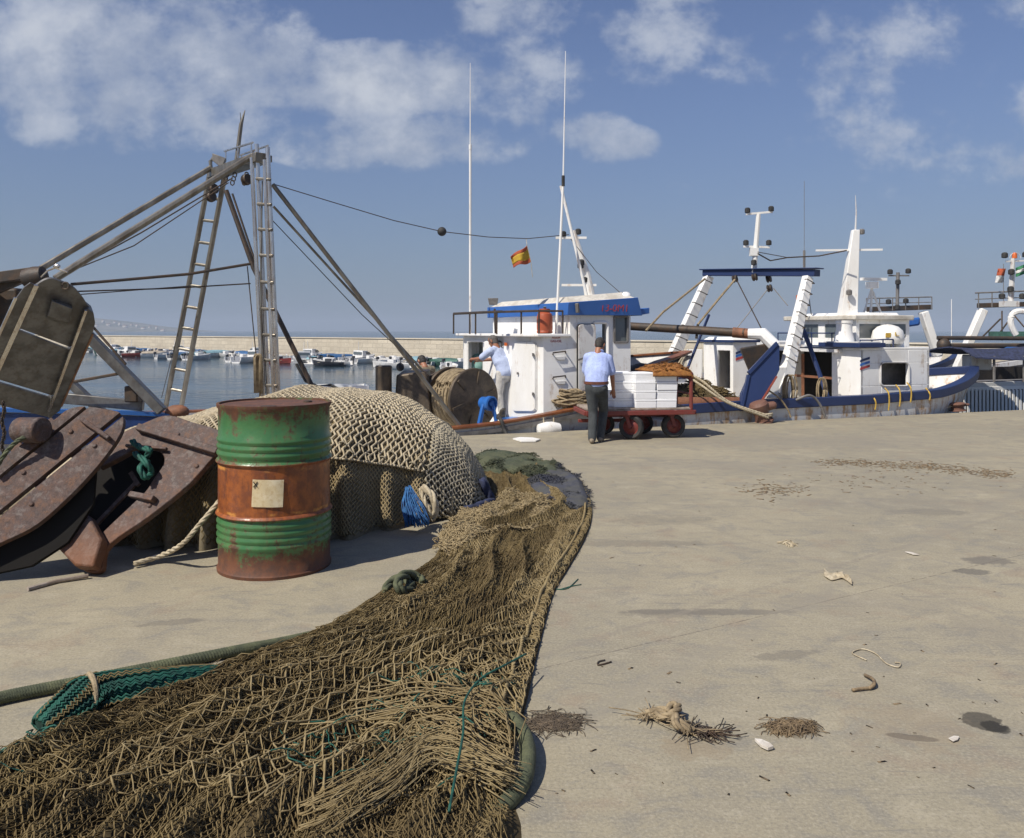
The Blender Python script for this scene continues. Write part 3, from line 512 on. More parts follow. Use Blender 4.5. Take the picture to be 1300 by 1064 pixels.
# ---------------------------------------------------------------- heap of netting behind the drum
hX = np.array([-4.3, -3.9, -3.5, -2.95, -2.3, -1.62, -1.25, -.96, -.66, -.44, -.30, -.20]); hZ = np.array([.1, .45, .68, .80, .97, 1.03, .99, .87, .69, .44, .24, .03])
fX = np.array([-4.3, -2.4, -2.06, -1.6, -1.3, -1.08, -.84, -.35, -.20]); fY = np.array([6.5, 6.0, 6.08, 6.16, 6.28, 6.55, 6.75, 7.25, 7.60])
def mound(X, ph, fold=0.):                                           # ph -1 front foot, 0 ridge, 1 back foot
    X = np.asarray(X, float); ph = np.asarray(ph, float); e = 2/2.7
    h = np.interp(X, hX, hZ); y0 = np.interp(X, fX, fY); yr = 7.85; s = np.abs(np.sin(ph*PI/2))**e; c = np.maximum(0, np.cos(ph*PI/2))**e
    y = np.where(ph < 0, yr-(yr-y0)*s, yr+(1.5*np.sqrt(np.clip(h, .02, 2)))*s); z = h*c*(1+.05*vn(X*3, ph*3, 4))
    if fold: y = y+np.clip(-ph*6-3.4, 0, 1)*.05*(fold > 0)+fold*np.clip(-ph*2-.9, 0, 1)*(np.sin(X*26+2.5*vn(X*2, ph, 2))+.5*vn(X*9, ph*2, 8))
    return np.stack([X+0*ph, y+.04*vn(X*2.5, ph*4, 6), z], -1)
heap = thing('net_heap', (-1.7, 7.7, 0), 'heap of cream knotted trawl netting piled on the quay behind the oil drum', 'fishing net')
gx, gp = np.meshgrid(np.linspace(-4.3, -.2, 120), np.linspace(-1, 1, 90), indexing='ij'); q = mound(gx, gp, .075); q[..., 2] += .02*fbm(gx*9, gp*9, 3)*np.clip(q[..., 2]*4, 0, 1)
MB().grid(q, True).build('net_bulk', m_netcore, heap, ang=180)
def arcs(X, p0, p1, fold, k=160):
    ph = np.linspace(p0, p1, k); c = mound(np.full(k, X), ph, fold); return c, np.concatenate([[0], np.cumsum(np.linalg.norm(np.diff(c, axis=0), axis=1))])
def drape(mb, x0, x1, w, row, p0, p1, r, off, fold=0., n=6, ragged=0., slant=0., wob=.15, knot=1.35, squeeze=.47, seed=1, sub=2):
    """knotted netting laid over the heap: zigzag cords hanging down from p0 to p1"""
    nc = int((x1-x0)/w)
    for i in range(nc):
        for side in (0, 1):
            Xb = x0+i*w; c, s = arcs(Xb, p0, p1, fold); L = s[-1]*(1+ragged*float(vn(i*.23, 1, seed))); K = int(L/row)
            if K < 3: continue
            j = np.arange(K*sub)/sub; a = (j*row); tri = np.abs((j % 2)-1)*2-1          # +1 .. -1
            xx = Xb+w*(.25+(squeeze/2)*tri if side == 0 else .75-(squeeze/2)*tri)
            xx = xx+slant*a+w*wob*vn(a*7+i*.37, i*.61+side*.0, seed)+.6*w*fbm(a*1.6, Xb*2.2, seed+3, 2)
            aa = np.clip(a+row*.25*vn(xx*9, a*6, seed+1), 0, s[-1]); ph = np.interp(aa, s, np.linspace(p0, p1, len(s)))
            pt = mound(xx, ph, fold); up = np.stack([0*ph, np.sin(ph*PI/2), np.cos(ph*PI/2)], -1)
            pt = pt+up*(off+.35*off*np.abs(vn(j*1.7, i*2.1+side, seed))[:, None]); pt[:, 2] = np.maximum(pt[:, 2], r)
            rr = r*np.where(np.abs(np.abs(tri)-1) < .01, knot, 1.)
            mb.tubes(pt[None], rr[None], n)
m = MB(); drape(m, -4.1, -.60, .056, .047, .75, -.68, .0086, .024, ragged=.17, slant=-.05, seed=2, squeeze=.44, wob=.10)
m.build('coarse_netting', m_netcream, heap, ang=180)
m = MB(); drape(m, -1.75, -.68, .030, .021, -.44, -1, .0050, .012, fold=.075, n=4, seed=5, sub=1); m.build('fine_netting', m_nettan, heap, ang=180)
m = MB(); drape(m, -3.6, -1.95, .040, .028, -.35, -1, .0045, .014, fold=.05, n=4, seed=6, sub=1); m.build('fine_netting', m_netbrown, heap, ang=180)
m = MB(); drape(m, -.74, -.21, .044, .030, .2, -1, .0105, .014, n=5, seed=7, wob=.4, slant=.02); m.build('coarse_netting', m_netgrey, heap, ang=180)
m = MB(); ring = []                                                    # big rings of the wing meshes under the edge
for i in range(16):
    X = -1.55+i*.055; c = mound(np.array([X]), np.array([-.60-.05*(i % 2)]), .05)[0]+np.array([0, -.03, .01]); a = np.linspace(0, 2*PI, 13)
    ring.append(c+np.stack([.030*np.cos(a), -.006*np.sin(a), .030*np.sin(a)], 1))
m.tubes(np.array(ring), .006, 5); m.build('wing_mesh', m_netgrey, heap, ang=180)
m = MB(); m.rope([mound(np.array([X]), np.array([p_]), 0)[0]+np.array([.02, -.05, .03]) for X, p_ in ((-.30, -.35), (-.22, -.6), (-.2, -.85), (-.28, -.97), (-.42, -.99))], .045); m.build('head_rope', m_navyr, heap, ang=180)
m = MB(); S = []
for i in range(70):
    a = P(518+random.uniform(-4, 6), 622+random.uniform(-6, 10), 6.66); b = P(516+random.uniform(-2, 30), 664+random.uniform(-5, 6), 6.50); b[2] = max(b[2], .01); mid = (a+b)/2+np.array([random.uniform(-.03, .03), -.03, .02]); S.append(L3([a, mid, b+np.array([0, random.uniform(-.03, .03), 0])], 7))
tag(m.tubes(np.array(S), .0045, 4).build('frayed_rope', m_bluetw, ang=180, origin=G(530, 667)), 'frayed blue rope end hanging against the front of the net heap', 'rope')
m = MB(); m.rope([P(536, 618, 6.72), P(548, 628, 6.68), P(553, 645, 6.66), P(549, 660, 6.7)], .03); m.rope([P(534, 620, 6.72), P(540, 640, 6.66), P(549, 655, 6.66)], .022)
tag(m.build('pale_rope', m_ropew, ang=180, origin=G(545, 665)), 'pale looped rope lying against the net heap beside the frayed blue rope', 'rope')
# ---------------------------------------------------------------- trawl net dragged across the quay
pairs = [((598, 581), (650, 577)), ((606, 592), (700, 594)), ((616, 612), (738, 616)), ((618, 636), (748, 642)), ((592, 660), (748, 664)), ((566, 682), (738, 690)), ((548, 712), (719, 722)), ((500, 742), (701, 752)), ((420, 794), (690, 788)), ((310, 838), (683, 818)), ((215, 873), (676, 852)), ((118, 908), (668, 892)), ((18, 952), (658, 932)), ((-95, 1005), (655, 980)), ((-220, 1065), (664, 1050)), ((-330, 1150), (690, 1150)), ((-460, 1300), (720, 1300))]
LL = np.array([G(*a) for a, b in pairs]); RR = np.array([G(*b) for a, b in pairs]); NS = len(pairs)-1
def cr(A, s):
    p = np.vstack([2*A[0]-A[1], A, 2*A[-1]-A[-2]]); s = np.clip(s, 0, NS-1e-6); i = s.astype(int); f = (s-i)[..., None]; a, b, c, d = p[i], p[i+1], p[i+2], p[i+3]
    return .5*((2*b)+(c-a)*f+(2*a-5*b+4*c-d)*f**2+(3*b-a-3*c+d)*f**3)
def carpet(s, w):
    s, w = np.broadcast_arrays(np.asarray(s, float), np.asarray(w, float)); l, r = cr(LL, s), cr(RR, s)
    wd = np.linalg.norm(r-l, axis=-1); e = w+ .035*np.sin(s*2.3)*(w*(1-w))
    p = l+(r-l)*e[..., None]; edge = np.clip(w*wd/.34, 0, 1)**.8*np.clip((1-w)*wd/.20, 0, 1)**.55*np.clip(s/1.2, 0, 1)**.6
    ph = w*wd*5.2+1.3*vn(s*.55, w*1.5, 3)+.25*s
    fold = (1-np.abs(np.sin(ph*PI/1.15)))**1.4; f2 = (1-np.abs(np.sin(w*wd*15+2*vn(s*.8, w*3, 9))))**1.5
    h = .034+.055*fold+.022*f2+.035*fbm(s*.75, w*wd*1.6, 12, 3)+.014*fbm(s*5, w*wd*9, 14, 2)
    # the near part lies in a fuller heap, with a hollow where the coarse meshes open
    h = h+.03*np.clip((s-8)/4, 0, 1)-.03*np.exp(-((s-11.6)/1.3)**2-((w-.62)/.16)**2)
    return np.stack([p[..., 0], p[..., 1], np.maximum(.006, h*edge)], -1)
net = thing('trawl_net', G(600, 760), 'long brown trawl net dragged across the open quay towards the heaped nets', 'fishing net')
gs, gw = np.meshgrid(np.linspace(0, NS, 420), np.linspace(0, 1, 150), indexing='ij'); q = carpet(gs, gw); q[..., 2] -= .012
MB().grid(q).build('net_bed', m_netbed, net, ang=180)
slen = np.concatenate([[0], np.cumsum(np.linalg.norm(np.diff(((LL+RR)/2), axis=0), axis=1))])
def s_of(d): return np.interp(d, slen, np.arange(NS+1))
def netting(mb, d0, d1, w0, w1, cw, cl, r, off, seed, n=4, warp=.06, lift=.012, knot=1.3, keep=1., wide=1.5, skew=0.):
    """diamond meshes: cords run along the net, cell cw across and cl along (metres)"""
    nc = int(wide*(w1-w0)/cw); K = int((d1-d0)/(cl/2)); d = d0+np.arange(K)*cl/2
    out = []
    for i in range(nc):
        for side in (0, 1):
            tri = np.where(np.arange(K) % 2 == 0, 1., -1.)
            w = w0+(i+(.25+.235*tri if side == 0 else .75-.235*tri))*(w1-w0)/nc
            ww = w+warp*fbm(d*.8+seed, w*4, seed, 3)+.007*vn(d*9, w*16, seed+2)+skew*(d-d0); dd = d+cl*2.2*fbm(d*1.7, w*5, seed+5, 3)+cl*.45*vn(d*9, w*14, seed+7)
            ww = np.clip(ww, .004, .996); p = carpet(s_of(dd), ww); p[:, 2] += off+lift*np.abs(vn(d*8, w*22, seed+9)); p = L3(p, 2*K-1); p[1::2, 2] -= .25*lift; p[1::2] += RNG.normal(0, .0016, (K-1, 3)); out.append(p)
    out = np.array(out); rr = np.full(out.shape[:2], r); rr *= 1+.22*RNG.standard_normal((len(out), 1)).clip(-1.5, 1.5)
    mb.tubes(out, rr*np.where(np.arange(2*K-1) % 2 == 0, knot, 1)[None], n); return mb
TOT = slen[-1]
def DN(py): return float(np.interp(py, [ (a[1]+b[1])/2 for a, b in pairs][2:], slen[2:]))
m = MB(); netting(m, .5, 3.0, .02, .98, .026, .034, .0026, .004, 1, 3, wide=1.1, warp=.05); netting(m, 2.8, TOT, .02, .98, .020, .034, .0022, .003, 3, 3, wide=1.7, warp=.07)
netting(m, 1.2, TOT-.3, .0, .45, .019, .034, .0021, .006, 21, 3, warp=.10, wide=1.5, lift=.010); netting(m, .8, TOT-1.2, .45, 1., .020, .040, .0022, .008, 31, 3, warp=.10, wide=1.3, lift=.010)
m.build('fine_netting', m_netbrown, net, ang=180)
m = MB(); netting(m, DN(985)-1.25, DN(985)+.35, .40, .80, .050, .085, .0030, .022, 41, 5, warp=.05, wide=1.9, skew=-.04, lift=.014); netting(m, TOT-4.4, TOT-1.7, .10, .42, .038, .062, .0023, .012, 47, 4, warp=.09, wide=1.9)
netting(m, 1.6, 4.3, .55, .92, .036, .052, .0028, .010, 51, 4, warp=.06, wide=1.2); netting(m, 3.6, TOT-.8, .80, .985, .026, .045, .0032, .014, 57, 4, warp=.05, wide=1.3, lift=.016)
m.build('coarse_netting', m_worknet, net, ang=180)
def loose(mb, cnt, d0, d1, w0, w1, ln, r, seed, wav=.03, lift=.05, k=9, n=4, spread=.35):
    g = np.random.default_rng(seed); d = g.uniform(d0, d1, cnt)[:, None]; w = g.uniform(w0, w1, cnt)[:, None]; tt = np.linspace(-.5, .5, k)[None]
    l = ln*g.uniform(.4, 1.3, cnt)[:, None]; dirn = g.normal(0, spread, cnt)[:, None]
    dd = d+l*tt*np.cos(dirn)+wav*np.cumsum(g.normal(0, .5, (cnt, k)), 1)*.5; ww = w+l*tt*np.sin(dirn)/1.5+wav*np.cumsum(g.normal(0, .5, (cnt, k)), 1)*.5
    p = carpet(s_of(np.clip(dd, .3, TOT)), np.clip(ww, .01, .99)); p[..., 2] += .006+lift*g.uniform(0, 1, cnt)[:, None]*np.clip(1-4*tt*tt, 0, 1)+.003*g.normal(0, 1, (cnt, k)); p[..., 2] = np.maximum(p[..., 2], .005)
    mb.tubes(p, r*g.uniform(.7, 1.3, (cnt, 1)), n)
m = MB(); loose(m, 1500, 1.0, TOT-2., .03, .97, .30, .0019, 1, n=3, spread=.22, wav=.016, lift=.02); loose(m, 2600, TOT-4.0, TOT-.6, .02, .97, .34, .0021, 4, n=3, spread=.18, wav=.014, lift=.02)
loose(m, 700, TOT-3.4, TOT-.8, .02, .50, .11, .0020, 2, wav=.05, lift=.03, k=11, spread=.8); m.build('loose_cord', m_netbrown, net, ang=180)
m = MB(); loose(m, 110, TOT-3.4, TOT-.8, .02, .50, .10, .0020, 12, wav=.05, lift=.035, k=11, spread=.9); m.build('loose_cord', m_worknet, net, ang=180); m = MB(); loose(m, 150, DN(985)-.9, DN(985)+.1, .72, .97, .34, .0030, 3, wav=.03, lift=.05, spread=.9); m.build('loose_cord', m_worknet, net, ang=180); m = MB(); loose(m, 320, 4., TOT-1., .80, .98, .16, .0022, 8, wav=.02, lift=.03, spread=.7)
m.build('loose_cord', m_worknet, net, ang=180); m = MB(); g = np.random.default_rng(9); S = []       # gathered cords that sweep round the front
for i in range(64):
    f = i/64; a = [(400+g.normal(0, 16), 990+f*60), (490+g.normal(0, 10), 955+f*56), (540+g.normal(0, 8), 922+f*50), (585, 930+f*44+g.normal(0, 4)), (648+g.normal(0, 8), 962+f*26+g.normal(0, 4))]
    p = np.array([G(*c, z=.12) for c in a]); p[:, 2] = .07+.05*np.sin(np.linspace(.2, 2.6, 5))+g.normal(0, .016); q = L3(p, 19); q += np.cumsum(g.normal(0, .004, q.shape), 0); q[:, 2] = np.maximum(q[:, 2], .02); S.append(q)
m.tubes(np.array(S), (.0021*g.uniform(.6, 1.4, (len(S), 1))), 4); m.build('gathered_cord', m_worknet, net, ang=180); m = MB(); S = []
for i in range(26):
    a = [(470+g.normal(0, 40), 880+i*1.4), (530+g.normal(0, 20), 874+i*1.5), (585+g.normal(0, 20), 882+i+g.normal(0, 8)), (622+g.normal(0, 20), 900+i*.8+g.normal(0, 12)), (648, 925+g.normal(0, 25))]
    p = np.array([G(*c, z=.12) for c in a]); p[:, 2] = .08+.05*np.sin(np.linspace(.3, 2.8, 5))+g.normal(0, .012)+.02*(i % 3 == 0); S.append(L3(p, 11))
m.tubes(np.array(S), .0026, 4); m.build('gathered_cord', m_worknet, net, ang=180)
m = MB(); loose(m, 70, DN(985)-.8, DN(985)+.15, .62, .96, .22, .0030, 33, wav=.04, lift=.04, spread=.9); m.build('green_strand', m_green, net, ang=180); m = MB(); loose(m, 130, DN(985)-.25, DN(985)+.5, .01, .13, .16, .0030, 34, wav=.05, lift=.03, spread=.9); m.build('green_strand', m_green, net, ang=180)
# ropes sewn along the right edge
dd = np.linspace(.9, DN(960), 160); e = carpet(s_of(dd), np.full(160, .985)); e[:, 2] = .024+.014*vn(dd*3, 0*dd, 2); e2 = carpet(s_of(dd), np.full(160, .955)); e2[:, 2] += .022
m = MB(); m.rope(e, .014, turns=220, k=1300); m.build('head_rope', m_netbrown, net, ang=180); m = MB(); m.rope(e2, .010, turns=170, k=1000)
S = []
for i in range(240):                                                  # lashings round the edge rope
    c = e[int(i*159/240)]+RNG.normal(0, .006, 3); a = np.linspace(0, 2*PI, 7)+i; S.append(c+np.stack([.022*np.cos(a), .022*np.sin(a)*.4+.01*np.linspace(-1, 1, 7), .020*np.sin(a)], 1))
m.tubes(np.array(S), .0026, 4); m.build('lashing', m_worknet, net, ang=180)
e3 = e.copy(); e3[:, 0] += .022; e3[:, 2] = .010; MB().rope(e3, .009, turns=200, k=1000).build('foot_rope', m_netbed, net, ang=180)
# the paler lap of netting by the heap, the olive and navy far end
def lap(name, outline, mat_bed, mat_net, z0, cell, seed, r=.0036):
    c = np.mean(outline, 0); ring = np.array(outline+outline[:1], float); a = L3(ring, 41)
    def S(t, k): q = a[np.clip((t*40).astype(int), 0, 40)]; q2 = a[np.clip((t*40).astype(int)+1, 0, 40)]; f = (t*40-np.floor(t*40))[..., None]; q = q+(q2-q)*f; return c+(q-c)*k[..., None]
    tt, kk = np.meshgrid(np.linspace(0, .9999, 80), np.linspace(0.02, 1, 24), indexing='ij'); p2 = S(tt, kk)
    def ht(p, kk): return z0*np.clip((1-kk)*3.5, 0, 1)**.5*(1+.5*fbm(p[..., 0]*5, p[..., 1]*5, seed, 3))+.02
    # world points
    gp = np.array([G(px, py) for px, py in p2.reshape(-1, 2)]).reshape(p2.shape[:2]+(3,)); gp[..., 2] = ht(gp, kk)*np.where(kk > .985, .15, 1); o = MB().grid(gp, True).build(name, mat_bed, net, ang=180)
    return o
def cover(outline, z0, cnt, r, mm, name, seed, per=.014):
    g = np.random.default_rng(seed); pl = np.array(outline, float); lo, hi = pl.min(0), pl.max(0); c = pl.mean(0); out = []
    from mathutils.geometry import intersect_point_line
    def inside(x, y):
        k = False
        for (x1, y1), (x2, y2) in zip(outline, outline[1:]+outline[:1]):
            if (y1 > y) != (y2 > y) and x < (x2-x1)*(y-y1)/(y2-y1)+x1: k = not k
        return k
    while len(out) < cnt:
        px, py = g.uniform(lo[0], hi[0]), g.uniform(lo[1], hi[1])
        if not inside(px, py): continue
        dd_ = min(abs(np.linalg.norm(pl-np.array([px, py]), axis=1))); p = G(px, py); k = np.arange(9); a = g.normal(.9, .35); d_ = np.array([math.cos(a), math.sin(a)])
        ww_ = np.where(k % 2, 1, -1)*per; xy = p[:2]+np.outer((k-4)*.018, d_)+np.outer(ww_, (-d_[1], d_[0]))+g.normal(0, .004, (9, 2))
        zz = z0*(.75+.5*vn(xy[:, 0]*4, xy[:, 1]*4, 3))*min(1, .25+dd_/22)+.012*np.abs(g.normal(0, 1, 9)); out.append(np.column_stack([xy, np.maximum(.005, zz)]))
    MB().tubes(np.array(out), r, 4).build(name, mm, net, ang=180)
o1 = [(600, 648), (660, 634), (700, 650), (690, 680), (620, 690), (575, 708), (556, 700), (566, 682)]; cover(o1, .12, 1500, .0032, m_nettan, 'fine_netting', 5)
o2 = [(600, 583), (645, 579), (690, 592), (712, 600), (700, 618), (650, 606), (612, 600)]; lap('olive_netting', o2, m_netolive, None, .09, .02, 5); cover(o2, .11, 1300, .0034, m_netolive, 'fine_netting', 6)
o3 = [(690, 598), (722, 604), (742, 624), (748, 646), (735, 655), (690, 638), (668, 618)]; lap('navy_netting', o3, m_netnavy, None, .07, .02, 6); cover(o3, .09, 1100, .0034, m_netnavy, 'fine_netting', 7)
# green rolled netting lying in the brown net, olive ropes
gn = thing('green_net_roll', G(190, 890), 'dark green netting rolled into a sausage along the upper edge of the brown net', 'fishing net')
c = L3([G(50, 926, .04), G(92, 902, .06), G(125, 886, .07), G(200, 868, .08), G(300, 846, .06)], 60); c[:, 2] = np.array([.055+.04*math.sin(PI*i/59) for i in range(60)]); tn = np.gradient(c, axis=0); tn /= np.linalg.norm(tn, axis=1)[:, None]; bx = np.cross(tn, Z3); up = np.cross(bx, tn)
rad = .012+.062*np.sin(np.clip(np.linspace(.04, 1.05, 60), 0, 1)*PI)**.5; S = []; m = MB()
for i in range(34):
    a0 = i*2*PI/34; a = a0+np.linspace(0, 1.6, 60)+.10*np.where(np.arange(60) % 2, 1, -1); rj = rad*(1+.10*RNG.normal(0, 1)); S.append(c+bx*(rj*np.cos(a)*1.35)[:, None]+up*(rj*np.sin(a)*.8)[:, None])
S = np.array(S); S[..., 2] = np.maximum(S[..., 2], .004); m.tubes(S, .0062, 5); m.build('rolled_netting', m_green, gn, ang=180); MB().tubes(np.array([S[k_]+(S[k_]-c)*.10 for k_ in (2, 3, 9, 10, 16, 22, 28)]), .004, 4).build('tan_cord', m_netbrown, gn, ang=180)
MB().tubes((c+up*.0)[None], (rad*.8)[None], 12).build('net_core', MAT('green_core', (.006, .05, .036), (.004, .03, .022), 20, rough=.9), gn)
a = np.linspace(-.3, PI+.3, 12); k = 26; MB().tube(c[k]+bx[k]*np.cos(a)[:, None]*.095+up[k]*np.sin(a)[:, None]*.075+tn[k]*np.linspace(-.03, .05, 12)[:, None], .012).build('lashing', m_rope, gn)
m = MB(); m.rope([G(-420, 1010, .03), G(-200, 946, .03), G(-60, 904, .03), G(0, 886, .03), G(100, 866, .03), G(200, 846, .03), G(306, 825, .025), G(350, 817, .012), G(410, 804, -.015)], .026, turns=74, k=1300); tag(m.build('hawser', m_ropeg, ang=180, origin=G(120, 862)), 'thick olive hawser lying across the concrete and running under the brown net', 'rope')
m = MB(); K = [(490, 752), (494, 742), (505, 735), (518, 737), (521, 746), (512, 751), (505, 744), (508, 734), (518, 729), (530, 733), (538, 740)]; zz = [.03, .035, .05, .05, .04, .05, .09, .11, .10, .06, .04]
m.rope(L3([G(x, y, z) for (x, y), z in zip(K, zz)], 60), .030, k=240); tag(m.build('knotted_rope', m_ropeg, ang=180, origin=G(515, 748)), 'short olive rope tied in a knot at the edge of the brown net', 'rope')
m = MB(); m.tube(L3([G(630, 905, .09), G(652, 915, .08), G(667, 938, .06), G(670, 965, .05), G(662, 995, .035), G(640, 1022, .015), G(610, 1045, -.01)], 40), [.022]+[.030]*38+[.022], 14); tag(m.build('rubber_hose', m_ropeg, ang=180, origin=G(675, 950)), 'fat olive rubber tube curving out from under the near edge of the net', 'hose')
m = MB(); m.tube(L3([G(668, 830, .13), G(640, 845, .16), G(610, 862, .17), G(590, 890, .19), G(588, 930, .20), G(580, 975, .19), G(570, 1030, .18)], 40), .0045, 6); tag(m.build('trailing_cord', m_green, ang=180, origin=G(600, 900)), 'thin green cord trailing over the near part of the brown net', 'cord')
# ---------------------------------------------------------------- trawl doors leaning at the left
pb = plane(P(215, 527, 6.05), P(278, 560, 5.85), P(110, 722, 5.42)); doorB = thing('trawl_door', pb(110, 722), 'curved rusty iron trawl door with an open middle, leaning beside the drum', 'trawl door', 'rusty trawl doors')
def strip(outer, inner, pl, th):
    a, b = [pl(*p) for p in outer], [pl(*p) for p in inner]; g = np.stack([np.array(a), np.array(b)], 1); return MB().slab(g, -pl.n*th)
out = [(72, 690), (103, 722), (128, 724), (137, 693), (190, 655), (236, 618), (262, 590), (279, 568), (278, 547), (245, 536), (212, 527), (180, 538), (150, 552), (120, 572)]
inn = [(80, 684), (108, 690), (124, 686), (130, 676), (172, 636), (186, 622), (196, 606), (206, 592), (208, 580), (200, 571), (186, 568), (172, 570), (150, 582), (126, 594)]
o = L3([(x, y, 0) for x, y in out], 60)[:, :2]; i_ = L3([(x, y, 0) for x, y in inn], 60)[:, :2]
strip(o, i_, pb, .05).build('blade', m_door, doorB, bevel=.008, ang=30)
m = MB(); m.beam(pb(176, 543, .03), pb(277, 574, .03), .05, .06, pb.n); m.beam(pb(160, 566, .03), pb(212, 570, .03), .02, .03, pb.n); m.build('rib', m_door, doorB, bevel=.006)
MB().prism([pb(88, 668, .01), pb(122, 660, .01), pb(138, 690, .01), pb(128, 726, .01), pb(104, 724, .01), pb(70, 688, .01)], pb.n*.09).build('shoe', m_door, doorB, bevel=.015)
MB().prism([pb(x, y, -.16) for x, y in ((95, 700), (140, 690), (215, 610), (225, 565), (160, 555), (60, 640))], -pb.n*.03).build('shade_plate', m_shade, doorB); m = MB(); m.beam(pb(120, 668, -.12), pb(172, 614, -.12), .03, .02, pb.n); m.beam(pb(166, 600, -.12), pb(176, 616, -.12), .03, .02, pb.n); m.build('inner_bar', m_door, doorB)  # near-black plate added behind to darken the door's open middle
m = MB(); m.beam(pb(166, 628, .0), pb(196, 634, .03), .04, .05, pb.n); m.build('bracket', m_door, doorB, bevel=.006)
pa = plane(P(0, 690, 5.25), P(110, 518, 5.72), P(157, 532, 5.72)); doorA = thing('trawl_door', pa(0, 690)*np.array([1, 1, 0]), 'rusty slatted iron trawl door leaning under the hanging steel board', 'trawl door', 'rusty trawl doors')
ol = L3([(x, y, 0) for x, y in [(-170, 775), (-130, 700), (-70, 635), (0, 584), (30, 562), (70, 532), (86, 520), (105, 516), (132, 519), (152, 524), (157, 535), (150, 556), (122, 594), (84, 634), (44, 668), (0, 690), (-60, 720), (-120, 760)]], 90)[:-3, :2]; ol = [tuple(p) for p in ol]
lines = [((-60, 680), (77, 541)), ((-40, 695), (128, 556)), ((-40, 718), (140, 560))]
lines = [((-20, 622), (86, 536)), ((-10, 660), (121, 553))]
def shift(l, dx): return tuple((p[0]+dx*.63, p[1]+dx*.77) for p in l)
parts = [clip(ol, *shift(lines[0], -2), -1), clip(clip(ol, *shift(lines[0], 2), 1), *shift(lines[1], -3), -1), clip(ol, *shift(lines[1], 3), 1)]
for p in parts:
    if len(p) > 2: MB().prism([pa(*c) for c in p], -pa.n*.055).build('plank', m_door, doorA, bevel=.008, ang=30)
m = MB(); m.beam(pa(104, 533, .02), pa(139, 557, .02), .03, .05, pa.n); m.beam(pa(20, 566, -.08), pa(70, 640, -.08), .08, .05, pa.n); m.beam(pa(60, 536, -.08), pa(120, 600, -.08), .08, .05, pa.n); m.build('rib', m_door, doorA, bevel=.006)
MB().prism([pa(x, y, -.10) for x, y in ((-60, 712), (20, 672), (84, 625), (122, 590), (118, 640), (86, 688), (40, 718), (-40, 735))], -pa.n*.04).build('shade_plate', m_shade, doorA); MB().rod(pa(24, 546, .02), pa(54, 546, .10), .085, n=24).build('float_roller', m_door, doorA, bevel=.01)  # added near-black plate stands for the shade below the slatted door
for (px, py) in ((90, 548), (30, 600), (120, 566), (40, 640)): MB().lathe([(.016, 0), (.016, .006), (.010, .012), (.001, .013)], pa(px, py, .0), pa.n, 10).build('bolt', m_door, doorA)
for (px, py) in ((226, 552), (250, 592), (190, 642)): MB().lathe([(.016, 0), (.016, .006), (.010, .012), (.001, .013)], pb(px, py, .0), pb.n, 10).build('bolt', m_door, doorB)
m = MB(); m.rope(L3([pa(40, 552, .1), pa(22, 560, .11), pa(5, 578, .08), pa(-8, 600, .05)], 20), .016); tag(m.build('tether', m_ropeg, ang=180, origin=pa(20, 565)), 'short pale green tether tied to the roller of the slatted trawl door', 'rope')
m = MB(); K = [(168, 560), (178, 568), (190, 572), (182, 582), (172, 576), (186, 588), (192, 600), (184, 606), (178, 594), (188, 586)]; m.rope(L3([pb(x, y, .05+.03*(i % 3)) for i, (x, y) in enumerate(K)], 60), .022, k=240); tag(m.build('knotted_rope', m_green, ang=180, origin=pb(180, 590)), 'dark green rope knotted inside the opening of the curved trawl door', 'rope')
m = MB(); m.rope([G(170, 716, .03), G(205, 705, .06), P(232, 690, 5.5), P(255, 664, 5.62), P(282, 632, 5.8)], .018); tag(m.build('pale_rope', m_ropew, ang=180, origin=G(205, 706)), 'pale rope trailing over the foot of the net heap between trawl door and drum', 'rope')
m = MB(); m.tube([G(35, 748, .014), G(72, 738, .014), G(112, 731, .02)], .014, 8); tag(m.build('stick', m_cream, origin=G(72, 738)), 'thin grey stick lying on the concrete below the trawl doors', 'stick')
m = MB()
for i in range(22):
    c = P(4+1.5*math.sin(i*.7), 512+i*3.4, 7.2); a = np.linspace(0, 2*PI, 11); ax = np.array([1, 0, 0.]) if i % 2 else np.array([0, 1., 0]); m.tube(c+.014*np.cos(a)[:, None]*ax+.022*np.sin(a)[:, None]*Z3, .006, 6)
tag(m.build('chain', m_iron, origin=P(4, 590, 7.2)), 'dark iron chain hanging down beside the steel trawl board', 'chain')
